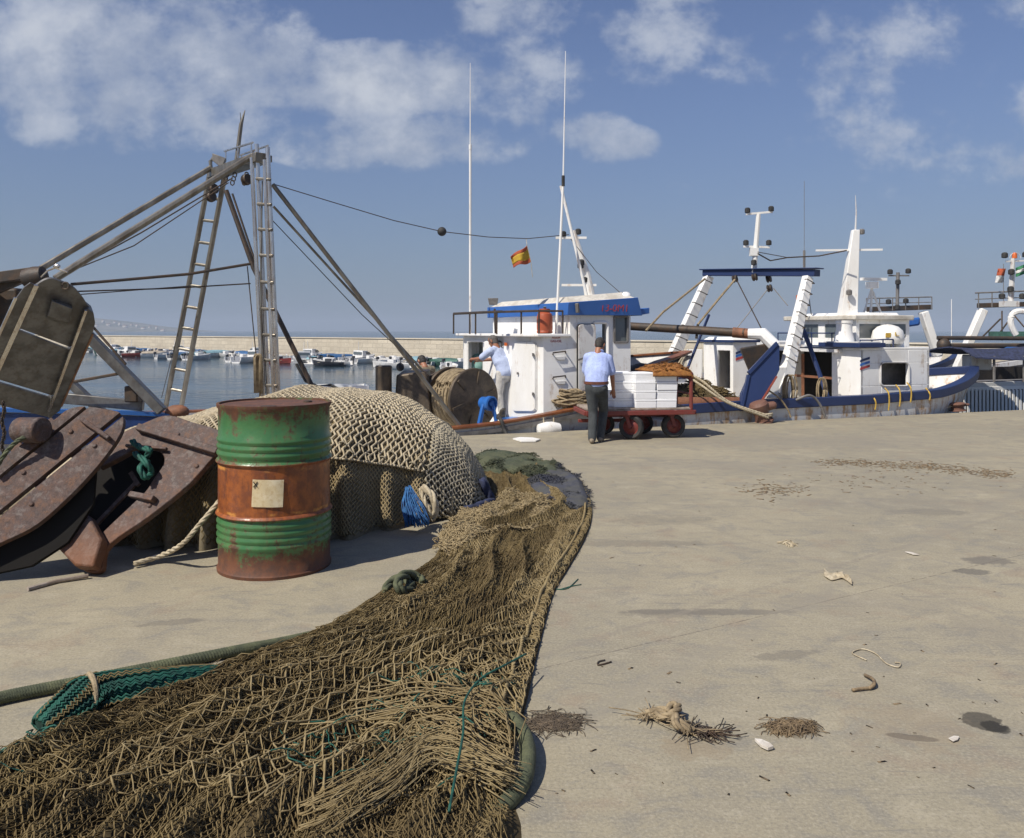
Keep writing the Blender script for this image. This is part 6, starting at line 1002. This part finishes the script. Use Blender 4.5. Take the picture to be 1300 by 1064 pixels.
for pts in ([(1272, 395, 20.8), (1272, 432, 20.4)], [(1290, 395, 20.8), (1268, 424, 20.4)], [(1283, 395, 20.8), (1300, 415, 20.4)], [(1270, 405, 20.8), (1245, 430, 20.4)]): MB().tube([P(*q) for q in pts], .02, 6).build('stay_wire', m_iron, B4)
for (px, py, w_, h_, cs, lab_) in ((1268, 350, 10, 18, (m_flagr, m_flagw), 'narrow limp flag with a red edge beside the many-lamped mast'), (1296, 346, 13, 12, (m_flagg, m_flagw, m_flagg), 'green and white striped flag beside the many-lamped mast')):
    o = thing('flag', P(px, py, 20.9), lab_, 'flag')
    for i, mm in enumerate(cs):
        g = [[P(px-w_/2+w_*q+(4*(1-k) if w_ < 11 else 0), py-h_/2+h_*k-(5*q if w_ > 11 else 0), 20.9+.06*math.sin(q*6+k*3)) for q in np.linspace(0, 1, 7)] for k in np.linspace(i/len(cs), (i+1)/len(cs), 4)]; MB().slab(np.array(g), (0, .004, 0)).build('stripe', mm, o, ang=180)
    MB().tube([P(px+w_/2+1, py-h_/2-6, 20.95), P(px+w_/2+1, py+h_/2+30, 20.95)], .008, 5).build('halyard', m_grey, o)
MB().tube([P(1208, 442, 24), P(1208, 380, 24)], .012, 5).build('whip_aerial', m_white, B3)
# ---------------------------------------------------------------- cart and foam boxes
CC = UV(2.2, -1.04, 0); DC = np.array([math.cos(R(7)), math.sin(R(7)), 0]); NC = np.array([-DC[1], DC[0], 0])
def C(u, v, z): return CC+(u-2.2)*DC+(v+1.04)*NC+z*Z3
ZP = .43; cart = thing('hand_cart', C(2.2, -1.04, 0), 'rusty red four-wheeled hand cart loaded with white foam boxes beside the walking man', 'cart')
m = MB(); m.prism([C(1.42, -1.38, ZP), C(3.02, -1.38, ZP), C(3.02, -.62, ZP), C(1.42, -.62, ZP)], Z3*.03); m.build('platform', m_cream, cart, bevel=.006)
m = MB(); q = [C(1.40, -1.40, ZP-.035), C(3.04, -1.40, ZP-.035), C(3.04, -.60, ZP-.035), C(1.40, -.60, ZP-.035)]
for i in range(4): m.beam(q[i], q[(i+1) % 4], .05, .065)
m.beam(C(1.5, -1.0, ZP-.10), C(2.9, -1.0, ZP-.10), .06, .06); m.beam(C(1.42, -.75, .22), C(2.2, -.75, .22), .05, .05); m.build('frame', m_cart, cart, bevel=.006)
m = MB()
for v_ in (-1.36, -.66): m.rod(C(3.0, v_, ZP), C(3.0, v_, .98), .028, n=10)
m.rod(C(3.0, -1.36, .90), C(3.0, -.66, .90), .022, n=10); m.rod(C(3.0, -1.36, .66), C(3.0, -.66, .66), .018, n=10); m.build('end_rail', m_cart, cart)
for (u, v_, r, yaw) in ((2.10, -1.33, .185, .55), (1.83, -.72, .165, .2), (2.77, -1.22, .18, .0), (2.45, -.70, .165, .1)):
    c = C(u, v_, r); ax = math.cos(yaw)*NC*-1+math.sin(yaw)*DC*-1
    w_ = MB().lathe([(r*.62, -.045), (r*.86, -.055), (r*.97, -.04), (r, 0), (r*.97, .04), (r*.86, .055), (r*.62, .045)], c, ax, 32, ring=True).build('wheel', m_black, cart); MB().lathe([(.001, .03), (.03, .05), (.05, .03), (r*.55, .015), (r*.64, .04), (r*.64, -.04), (r*.55, -.015), (.05, -.03), (.03, -.05), (.001, -.03)], c, ax, 24).build('rim', m_cart, w_)
    m = MB(); s = np.cross(ax, Z3)
    for sg in (-1, 1): m.beam(c+ax*.07*sg, c+ax*.07*sg+Z3*(ZP-.08-r)+s*.05, .03, .05, s)
    m.box(c+Z3*(ZP-.08-r)+s*.05, (.18, .10, .04), ax, s); m.build('fork', m_cart, cart, bevel=.004)
m = MB()
for c_ in [(1.80, -1.10, 0), (1.80, -1.10, 1)]: pass
cols = [(2.31, -1.14, 4, 'front stack'), (2.635, -1.14, 4, 'end stack by the red rail'), (2.03, -.98, 4, 'set-back stack beside the front stack'), (1.72, -.90, 2, 'low stack shaded by the man')]
first = None; BW, BD, BH = .315, .44, .128; lev = ['bottom', 'second', 'third', 'top']
for (u, v_, k_, nm) in cols:
    for j in range(k_):
        if nm.startswith('back'): dpt = .27
        else: dpt = BD
        b = C(u+RNG.uniform(-.008, .008), v_+RNG.uniform(-.01, .01), ZP+.031+j*(BH+.002))
        lab_ = 'white foam fish box, %s of the %s on the cart' % ('top' if j == k_-1 else lev[j], nm)
        if nm.startswith('back'): lab_ = 'white foam fish box on the cart, %s of the %s' % ('top' if j == k_-1 else lev[j], nm)
        key = 'short' if nm.startswith('back') else 'long'
        if first is None: first = {}
        if key not in first:
            o = thing('foam_box', b, lab_, 'foam box', 'white foam boxes on the cart'); first[key] = o
            m = MB(); m.frustum([b+DC*x*BW*.485+NC*y*dpt*.485 for x, y in ((-1, -1), (1, -1), (1, 1), (-1, 1))], [b+DC*x*BW*.495+NC*y*dpt*.495+Z3*(BH-.035) for x, y in ((-1, -1), (1, -1), (1, 1), (-1, 1))]); m.build('box_base', m_foam, o, bevel=.006)
            lid_ = MB().prism([b+DC*x*BW*.5+NC*y*dpt*.5+Z3*(BH-.033) for x, y in ((-1, -1), (1, -1), (1, 1), (-1, 1))], Z3*.033).build('lid', m_foam, o, bevel=.006)
            m = MB(); m.prism([b-D*BW*.5+NC*y*dpt*.10+Z3*z for y, z in ((-1, .045), (1, .045), (1, .062), (-1, .062))], -DC*.004); m.build('hand_hole', m_white3, o)
        else:
            o = copy_tree(first[key]); o.location = [float(x) for x in b]; o['label'] = lab_; o.rotation_euler = (0, 0, RNG.uniform(-.02, .02))
g = []
for i in range(30):
    row = []
    for j in range(22):
        a, b_ = i/29, j/21; e = math.sin(PI*a)**.6*math.sin(PI*b_)**.6; p = C(2.40+.62*a+.05*math.sin(b_*5), -1.42+.80*b_, 0); zz = ZP+.031+4*(BH+.002)+.005+e*(.085+.06*float(fbm(a*3, b_*3, 7)))+.02*e*float(fbm(a*11, b_*9, 3))-.06*max(0, 1-b_*9)-.04*max(0, (a-.93)/.07); row.append(p+Z3*zz)
    g.append(row)
tg = thing('ochre_net_bundle', C(2.7, -1.1, .98), 'ochre-brown bundle of netting thrown over the foam boxes on the cart', 'net bundle'); MB().slab(np.array(g), (0, 0, .02)).build('bundle', m_ochre, tg, ang=180)
S = []
for i in range(160):
    a, b_ = RNG.integers(2, 27), RNG.integers(2, 19); p = np.array(g[a][b_]); S.append(np.array([p+RNG.normal(0, .025, 3)*np.array([1, 1, .4])+Z3*.018 for _ in range(5)]))
m = MB(); m.tubes(np.array(S), .006, 4); m.build('loose_cord', m_ochre, tg, ang=180)
# stores in the bow of the near boat
m = MB(); g = []
for i in range(14): g.append([UV(3.3+1.25*i/13, 1.25+.9*j/8, .50+.48*(math.sin(PI*i/13)*math.sin(PI*j/8))**.6+.05*float(fbm(i*.5, j*.5, 3))) for j in range(9)])
o = m.slab(np.array(g), (0, 0, -.03)).build('rope_pile', m_iron, ang=180, origin=UV(3.9, 1.7, .5)); tag(o, 'dark heap of rope and chain inside the bow bulwark above the cart', 'rope')
# ---------------------------------------------------------------- people
class Fig:
    def __init__(s, name, foot, yaw, k, label):
        s.o = thing(name, foot, label, 'person'); s.f = np.array(foot, float); s.k = k; c, q = math.cos(yaw), math.sin(yaw); s.M = np.array([[c, -q, 0], [q, c, 0], [0, 0, 1]])
    def w(s, p): return s.f+s.k*(s.M @ np.array(p, float))
    def caps(s, mb, p, q, a, b, fl=1.): mb.caps(s.w(p), s.w(q), a*s.k, b*s.k, 14, fl)
    def ell(s, mb, p, q, r1, r2, wide, n=16):                        # limb with elliptical section: wide in body x
        p, q = s.w(p), s.w(q); ax = unit(q-p); x = s.M @ np.array([1, 0, 0]); x = unit(x-ax*(x @ ax)); ln = np.linalg.norm(q-p); a = np.linspace(-PI/2, 0, 5)
        prof = [(max(1e-4, r1*math.cos(t)), r1*math.sin(t)) for t in a]+[(max(1e-4, r2*math.cos(t)), ln/s.k+r2*math.sin(t)) for t in -a[::-1]]
        mb.lathe([(r*s.k, z*s.k) for r, z in prof], p, ax, n, ax=x, sx=wide)
    def head(s, mb, c, fwd, up=(0, 0, 1)):
        f = unit(fwd); u = unit(np.array(up)-f*(np.array(up) @ f)); sx = np.cross(f, u); P_ = lambda a, b, c_: np.array(c)+sx*a+f*b+u*c_
        s.ell(mb, P_(0, .0, .02), P_(0, .02, .03), .088, .085, .92); s.caps(mb, P_(0, .035, -.055), P_(0, .045, -.07), .060, .050)            # skull, jaw
        s.caps(mb, P_(0, .055, -.085), P_(0, .06, -.09), .03, .026); s.caps(mb, P_(0, .088, .005), P_(0, .108, -.022), .011, .017)              # chin, nose
        for q in (-1, 1): s.caps(mb, P_(q*.080, -.005, .01), P_(q*.086, -.012, -.025), .020, .014); s.caps(mb, P_(q*.03, .078, .022), P_(q*.045, .072, .022), .016, .014)  # ears, brow
        s.caps(mb, P_(-.02, .088, -.045), P_(.02, .088, -.045), .010, .010); s.caps(mb, P_(0, -.02, -.06), P_(0, -.035, -.17), .058, .062)       # mouth, neck
        return P_
    def hair(s, P_, m, full=1.):
        mb = MB(); s.ell(mb, P_(0, -.012, .030), P_(0, .004, .040), .091, .085, .92); s.ell(mb, P_(0, -.030, -.025), P_(0, -.025, .01), .074, .082, .92)
        for q in (-1, 1): s.caps(mb, P_(q*.075, .02, .03), P_(q*.077, .012, -.01), .025, .016)
        s.caps(mb, P_(-.03, .050, .080), P_(.03, .050, .080), .028, .028); return remeshed(mb, 'hair', m, s.o, .009*s.k, 2)
    def eyes(s, P_):
        for q in (-1, 1): MB().ball(s.w(P_(q*.032, .086, .008)), .010*s.k, 8, 6).build('eye', m_dark, s.o)
    def hand(s, mb, wr, d, side, curl=.4, up=(0, 0, 1)):             # palm and five bent fingers
        d = unit(d); n_ = unit(np.array(up)-d*(np.array(up) @ d)); x = np.cross(d, n_)*side; W = np.array(wr)
        s.caps(mb, W+d*.02, W+d*.075, .030, .034, .8)
        for i, (l, a) in enumerate(((.072, -.026), (.080, -.009), (.075, .009), (.060, .025))):
            p0 = W+d*.085+x*a; c1 = curl*.6; p1 = p0+(d*math.cos(c1)-n_*math.sin(c1))*l*.5; c2 = curl*1.7; p2 = p1+(d*math.cos(c2)-n_*math.sin(c2))*l*.5; s.caps(mb, p0, p1, .0105, .0095); s.caps(mb, p1, p2, .0095, .008)
        p0 = W+d*.025-x*.028; p1 = p0+unit(d*.7-x*.75)*.042; p2 = p1+unit(d*.9-n_*.5)*.034; s.caps(mb, p0, p1, .015, .012); s.caps(mb, p1, p2, .011, .009)
# --- man walking to the cart
mf = G(757, 562); fA = Fig('person', mf, -.22, .895, 'man in light blue shirt and charcoal trousers walking at the cart, back turned')
fA.M = fA.M @ np.diag([.88, 1., 1.])
hipL, hipR = (-.09, .00, .90), (.10, .02, .89); knL, knR = (-.06, .02, .48), (.10, .24, .49); anL, anR = (-.06, -.12, .10), (.06, .12, .09); shL, shR = (-.18, .19, 1.355), (.19, .21, 1.335); elR, wrR = (.26, .24, 1.07), (.27, .33, .83); elL, wrL = (-.23, .27, 1.10), (-.12, .47, .98)
b = MB(); P_ = fA.head(b, (.03, .29, 1.565), (.25, .90, -.36)); fA.ell(b, (.0, .02, .92), (0, .09, 1.14), .13, .12, 1.25); fA.ell(b, (0, .09, 1.14), (.005, .19, 1.33), .12, .11, 1.5)
for h, k, a, sd in ((hipL, knL, anL, -1), (hipR, knR, anR, 1)): fA.caps(b, h, k, .085, .055); fA.caps(b, k, a, .055, .038); fA.caps(b, (a[0], a[1]-.03, .05), (a[0]+.01*sd, a[1]+.14, .04), .036, .03)
for sh, e, w_, sd in ((shR, elR, wrR, 1), (shL, elL, wrL, -1)): fA.caps(b, sh, e, .052, .042); fA.caps(b, e, w_, .042, .028); fA.hand(b, w_, np.array(w_)-np.array(e), sd, .7, (-.3*sd, .8, .2))
remeshed(b, 'body', m_skin, fA.o, .0068, 2); fA.hair(P_, m_hair); fA.eyes(P_)
b = MB(); fA.ell(b, (.0, .015, .93), (0, .07, 1.12), .142, .138, 1.32); fA.ell(b, (0, .07, 1.10), (.005, .19, 1.31), .142, .128, 1.48); fA.caps(b, (-.115, .19, 1.365), (.125, .20, 1.35), .085, .085); fA.caps(b, (.01, .21, 1.40), (.015, .235, 1.435), .075, .068)
for sh, e, f_ in ((shR, elR, .78), (shL, elL, .82)): q = np.array(sh)+(np.array(e)-np.array(sh))*f_; fA.caps(b, sh, q, .078, .074)
remeshed(b, 'shirt', m_shirt, fA.o, .009, 2); MB().lathe([(.064, -.012), (.072, 0), (.064, .018)], fA.w((.018, .245, 1.45)), unit((0, .35, 1)), 20).build('collar', m_shirt, fA.o)
b = MB(); fA.ell(b, (.0, .01, .86), (0, .015, .945), .135, .135, 1.30)
for h, k, a in ((hipL, knL, anL), (hipR, knR, anR)): h2 = (h[0]*.95, h[1]-.02, h[2]-.02); fA.caps(b, h2, k, .108, .078); fA.caps(b, k, (a[0], a[1], a[2]-.02), .078, .066)
remeshed(b, 'trousers', m_trous, fA.o, .010, 2); MB().lathe([(.140, -.02), (.150, -.018), (.150, .02), (.140, .022)], fA.w((0, .018, .955)), (0, 0, 1), 30, ax=fA.M @ np.array([1, 0, 0]), sx=1.18, sy=.94).build('belt', m_belt, fA.o)
for a, sd in ((anL, -1), (anR, 1)): b = MB(); fA.caps(b, (a[0], a[1]-.045, .042+a[2]-.09), (a[0]+.01*sd, a[1]+.05, .046), .044, .044); fA.caps(b, (a[0], a[1]+.04, .042), (a[0]+.02*sd, a[1]+.15, .036), .046, .034); remeshed(b, 'shoe', m_shoe, fA.o, .009, 2)
# --- man at the winch
wf_ = P(640, 531, 14.75); fB = Fig('person', wf_, .95, .90, 'grey-haired man in a pale blue shirt standing on deck, reaching over the net winch')
wf2 = fB.f; b = MB(); P_ = fB.head(b, (0, .27, 1.53), (-.05, .93, -.35)); sL, sR = (-.19, .20, 1.33), (.19, .17, 1.33); eL, wL = (-.22, .42, 1.18), (-.12, .68, 1.16); eR, wR = (.20, .40, 1.16), (.05, .64, 1.13)
fB.ell(b, (0, -.02, .92), (0, .08, 1.15), .13, .12, 1.25); fB.ell(b, (0, .08, 1.15), (0, .17, 1.30), .12, .11, 1.5)
LL_ = (((-.09, 0, .9), (-.1, .05, .48), (-.1, 0, .08)), ((.10, 0, .9), (.13, .10, .48), (.14, .08, .08)))
for h, k, a in LL_: fB.caps(b, h, k, .085, .055); fB.caps(b, k, a, .055, .038)
for sh, e, w_, sd in ((sR, eR, wR, 1), (sL, eL, wL, -1)): fB.caps(b, sh, e, .052, .042); fB.caps(b, e, w_, .042, .028); fB.hand(b, w_, np.array(w_)-np.array(e), sd, .9)
remeshed(b, 'body', m_skin, fB.o, .0072, 2); fB.hair(P_, m_hairg); fB.eyes(P_)
b = MB(); fB.ell(b, (0, -.03, .90), (0, .06, 1.12), .145, .140, 1.3); fB.ell(b, (0, .06, 1.1), (0, .17, 1.28), .140, .128, 1.45); fB.caps(b, (-.13, .19, 1.335), (.13, .17, 1.335), .085, .085); fB.caps(b, (0, .19, 1.36), (0, .215, 1.40), .075, .066)
for sh, e in ((sR, eR), (sL, eL)): q = np.array(sh)+(np.array(e)-np.array(sh))*.8; fB.caps(b, sh, q, .078, .072)
remeshed(b, 'shirt', m_shirt2, fB.o, .010, 2); b = MB(); fB.ell(b, (0, -.03, .84), (0, -.02, .93), .135, .135, 1.3)
for h, k, a in LL_: fB.caps(b, h, k, .108, .075); fB.caps(b, k, (a[0], a[1], a[2]+.08), .075, .06)
remeshed(b, 'trousers', m_trousw, fB.o, .011, 2)
for h, k, a in LL_: b = MB(); fB.caps(b, (a[0], a[1]-.03, .16), (a[0], a[1]-.02, .05), .062, .05); fB.caps(b, (a[0], a[1]-.04, .05), (a[0], a[1]+.14, .04), .05, .04); remeshed(b, 'boot', m_boot, fB.o, .011, 2)
# --- man crouching behind the winch
wc = P(541, 459, 15.2)-np.array([0, 0, 1.17*.9]); fC = Fig('person', wc, .55, .9, 'dark-haired man in a khaki top crouching behind the net winch, head bowed'); b = MB(); P_ = fC.head(b, (0, .20, 1.18), (-.1, .85, -.5))
kn = ((-.16, .28, .42), (.16, .28, .42)); fC.ell(b, (0, -.12, .52), (0, .0, .78), .13, .12, 1.25); fC.ell(b, (0, 0, .78), (0, .10, .98), .12, .11, 1.5)
for i, q in enumerate((-1, 1)): fC.caps(b, (q*.09, -.10, .50), kn[i], .085, .055); fC.caps(b, kn[i], (q*.13, .05, .08), .055, .038); fC.caps(b, (q*.19, .11, 1.0), (q*.24, .28, .82), .052, .042); fC.caps(b, (q*.24, .28, .82), (q*.12, .46, .78), .042, .028); fC.hand(b, (q*.12, .46, .78), (-q*.4, .8, -.1), q, .9)
remeshed(b, 'body', m_skin, fC.o, .0075, 2); fC.hair(P_, m_hair); fC.eyes(P_); b = MB(); fC.ell(b, (0, -.13, .50), (0, -.02, .76), .145, .14, 1.3); fC.ell(b, (0, -.02, .76), (0, .10, .96), .14, .125, 1.45); fC.caps(b, (-.13, .11, 1.005), (.13, .11, 1.005), .085, .085)
for q in (-1, 1): fC.caps(b, (q*.19, .11, 1.0), (q*.235, .25, .85), .076, .07)
remeshed(b, 'top', m_khaki, fC.o, .011, 2); b = MB(); fC.ell(b, (0, -.12, .46), (0, -.10, .54), .135, .135, 1.3)
for i, q in enumerate((-1, 1)): fC.caps(b, (q*.09, -.10, .48), kn[i], .108, .075); fC.caps(b, kn[i], (q*.13, .05, .12), .075, .06)
remeshed(b, 'trousers', m_trous, fC.o, .012, 2)
for q in (-1, 1): b = MB(); fC.caps(b, (q*.13, .02, .04), (q*.14, .17, .035), .048, .038); remeshed(b, 'boot', m_boot, fC.o, .012, 2)
# ---------------------------------------------------------------- litter on the concrete
def scrap(name, px, py, label, cat, mm, S, r, n=5, ang=180): m = MB(); m.tubes(np.array(S), r, n); return tag(m.build(name, mm, ang=180, origin=G(px, py)), label, cat)
def wad(px, py, L, Wd, rot, cnt, h, seed):
    g = np.random.default_rng(seed); c = G(px, py); d = np.array([math.cos(rot), math.sin(rot), 0]); e = np.array([-d[1], d[0], 0]); S = []
    for i in range(cnt):
        a, b_ = g.uniform(-.5, .5)*L, g.normal(0, .3)*Wd; p = c+d*a+e*b_; w_ = g.normal(0, .9); dr = d*math.cos(w_)+e*math.sin(w_); pts = [p+dr*x*g.uniform(.03, .09)+e*g.normal(0, .006)+Z3*max(.004, .006+h*g.uniform(0, 1)*(1-(2*a/L)**2)) for x in np.linspace(-.5, .5, 6)]; S.append(np.array(pts))
    return S
def frayed(px, py, pts, r, label, mm, fr=26, seed=1, name='rope_scrap', loops=()):
    g = np.random.default_rng(seed); m = MB(); c = L3([G(x, y, z) for x, y, z in pts], 24); m.rope(c, r, k=220)
    for lp in loops: m.rope(L3([G(x, y, z) for x, y, z in lp], 20), r*.8, k=160)
    S = []
    for end in (c[0], c[-1]):
        for q in range(fr): v_ = g.normal(0, 1, 3)*np.array([.045, .045, .006]); v_[2] = abs(v_[2]); S.append(L3([end, end+v_*.5+g.normal(0, .008, 3), end+v_*1.2], 6))
    for q in range(fr): k = g.integers(2, 22); v_ = g.normal(0, 1, 3)*np.array([.03, .03, .012]); S.append(L3([c[k], c[k]+np.abs(v_)*np.array([1, -1, 1])*.6, c[k]+v_*np.array([1, 1, 0])+Z3*.0], 6))
    S = np.array(S); S[..., 2] = np.maximum(S[..., 2], .003); m.tubes(S, .0022, 4); return tag(m.build(name, mm, ang=180, origin=G(px, py)), label, 'rope scrap')
frayed(845, 905, [(822, 908, .02), (835, 903, .03), (850, 905, .03), (858, 912, .035), (864, 920, .03), (876, 926, .02)], .021, 'frayed length of pale rope lying bent and alone on the concrete', m_rope, 30, 3, loops=([(826, 904, .02), (842, 910, .03), (857, 904, .05), (861, 897, .05), (852, 896, .04), (850, 905, .04)], [(856, 906, .03), (858, 918, .04), (868, 925, .03), (880, 927, .02)]))
frayed(895, 927, [(876, 925, .012), (888, 928, .014), (906, 930, .012)], .013, 'dark greasy tuft touching the end of the frayed pale rope', m_iron, 40, 4)
def fuzz(name, px, py, rx, ry, cnt, r, mm, label, seed, hz=.016):
    g = np.random.default_rng(seed); S = []
    for q in range(cnt):
        x, y = px+rx*g.normal(0, .42), py+ry*g.normal(0, .42); p = G(x, y); a = g.uniform(0, 2*PI); l_ = g.uniform(.015, .05); k = np.linspace(-1, 1, 6); bend = g.normal(0, .02)
        S.append(np.stack([p[0]+l_*k*math.cos(a)+bend*k*k*math.sin(a), p[1]+l_*k*math.sin(a)-bend*k*k*math.cos(a), .002+g.uniform(0, hz)*(1-k*k)+0*k], 1))
    m = MB(); m.tubes(np.array(S), r*g.uniform(.6, 1.4, (cnt, 1)), 3); return tag(m.build(name, mm, ang=180, origin=G(px, py)), label, 'weed')
fuzz('weed_tuft', 1005, 925, 30, 8, 420, .0017, m_chip, 'flat brown tuft of fibre between the pale rope and the dark oil stain', 4, .022); fuzz('weed_tuft', 702, 918, 42, 14, 420, .0014, MAT('dark_weed', (.15, .115, .08), (.09, .07, .05), 30, rough=.95), 'flat brown smear of fibres beside the fat olive tube', 6, .008)
g = []; gg = np.random.default_rng(12)
for i in range(22):
    row = []
    for j in range(9): a = i/21; px, py = 1046+36*a, 728+12*a+3*math.sin(a*7)+(j-4)*1.1*(1-.4*a); p = G(px, py); row.append(p+Z3*(.006+.045*abs(float(fbm(a*4, j*.45, 5)))*math.sin(PI*max(.08, min(.92, j/8)))))
    g.append(row)
tag(MB().slab(np.array(g), (0, 0, .004)).build('rag', m_ropew, ang=60, origin=G(1063, 734)), 'small crumpled cream rag in the middle of the open concrete', 'rag')
scrap('rope_scrap', 1103, 868, 'bent twig of brown rope lying below the thin tan string', 'rope scrap', m_chip, [L3([G(1098, 857, .01), G(1108, 862, .02), G(1110, 869, .02), G(1103, 874, .01)], 12), L3([G(1082, 876, .01), G(1095, 874, .012), G(1105, 873, .01), G(1110, 868, .015)], 12)], .008); scrap('string', 1115, 838, 'thin tan string wandering over the concrete', 'string', m_ropew, [L3([G(1100, 838, .006), G(1082, 829, .006), G(1095, 824, .006), G(1112, 830, .006), G(1125, 842, .006), G(1140, 847, .006), G(1143, 842, .006), G(1136, 841, .006)], 40)], .0035)
scrap('string', 735, 745, 'green thread lying on the concrete beside the edge of the net', 'string', m_green, [L3([G(704, 748, .005), G(720, 747, .005), G(734, 735, .005)], 20), L3([G(712, 748, .005), G(726, 744, .005), G(738, 742, .005)], 20)], .003); scrap('hook', 765, 841, 'small dark wire hook lying on bare concrete beside the net', 'wire', m_iron, [L3([G(768, 838, .005), G(760, 840, .005), G(759, 844, .005), G(766, 843, .005), G(776, 840, .005)], 20)], .004)
fuzz('fibre_scrap', 1002, 691, 6, 3, 40, .004, m_ropew, 'tiny pale tuft lying near the small cream rag', 8, .02)['category'] = 'scrap'
def flake(px, py, pts, th, label, mm=m_paper):
    c = G(px, py); Y = c[1]; P3 = np.array([G(px+a, py+b_, .006) for a, b_ in pts]); m = MB(); m.prism(P3, Z3*th); tag(m.build('paper_scrap', mm, origin=c, bevel=.001), label, 'scrap')
flake(970, 946, [(-12, -5), (-3, -4), (8, 1), (12, 5), (5, 7), (-4, 3)], .012, 'torn white scrap lying below the brown tuft of fibre'); flake(1158, 703, [(-9, -2), (0, -1), (9, 2), (1, 1.5)], .006, 'small white sliver far out on the concrete'); flake(1211, 938, [(-7, 0), (0, -3), (7, -2), (5, 2), (-1, 4)], .004, 'pale smear of paper under the dark oil stain'); flake(668, 559, [(-17, -1), (-8, -2.5), (8, -2), (18, 0), (12, 2.2), (-6, 2.4)], .02, 'flattened white plastic sheet on the quay near the feet of the walking man', m_white)
cp_ = MB(); g = np.random.default_rng(21)
for i in range(1300):
    k = g.random()
    if k < .62: t_ = g.uniform(0, 1); px, py = 1045+t_*235+g.normal(0, 12), 587+17*t_+g.normal(0, 2.6)-4*math.sin(PI*t_)
    elif k < .75: px, py = g.normal(985, 22), g.normal(622, 5)
    elif k < .82: px, py = g.normal(1100, 70), g.normal(607, 9)
    else: px, py = g.uniform(690, 1300), 540+g.uniform(0, 1)**1.1*470
    if k >= .82 and g.random() < .5: continue
    if py < 530: continue
    c = G(px, py); s = g.uniform(.0025, .009)*(1.25 if k < .82 else .62); a = g.uniform(0, PI); d_ = np.array([math.cos(a), math.sin(a), 0]); e_ = np.array([-d_[1], d_[0], 0]); l_ = s*g.uniform(1, 4.5)
    cp_.frustum([c-d_*l_-e_*s+Z3*.002, c+d_*l_-e_*s+Z3*.002, c+d_*l_*.8+e_*s+Z3*.002, c-d_*l_+e_*s+Z3*.002], [c-d_*l_*.5-e_*s*.5+Z3*s*.5, c+d_*l_*.4-e_*s*.8+Z3*s*.4, c+d_*l_*.1+e_*s*.4+Z3*s*.35, c-d_*l_*.5+e_*s*.2+Z3*s*.6])
tag(cp_.build('dry_debris', m_chip, smooth=False), 'dry brown fish and weed scraps strewn over the concrete', 'debris', kind='stuff')
for i, (px, py) in enumerate(((905, 840), (925, 800), (1090, 830), (1130, 880), (1205, 845))): pass

# ---------------------------------------------------------------- thing > part > sub-part, no deeper
for o in list(bpy.data.objects):
    ch = [o]
    while ch[-1].parent is not None: ch.append(ch[-1].parent)
    if len(ch) > 3: o.parent = ch[-2]
for o in bpy.data.objects:                                            # cords nobody could count
    if o.parent is not None and o.name.split('.')[0] in ('loose_cord', 'gathered_cord', 'green_strand'): o['kind'] = 'stuff'
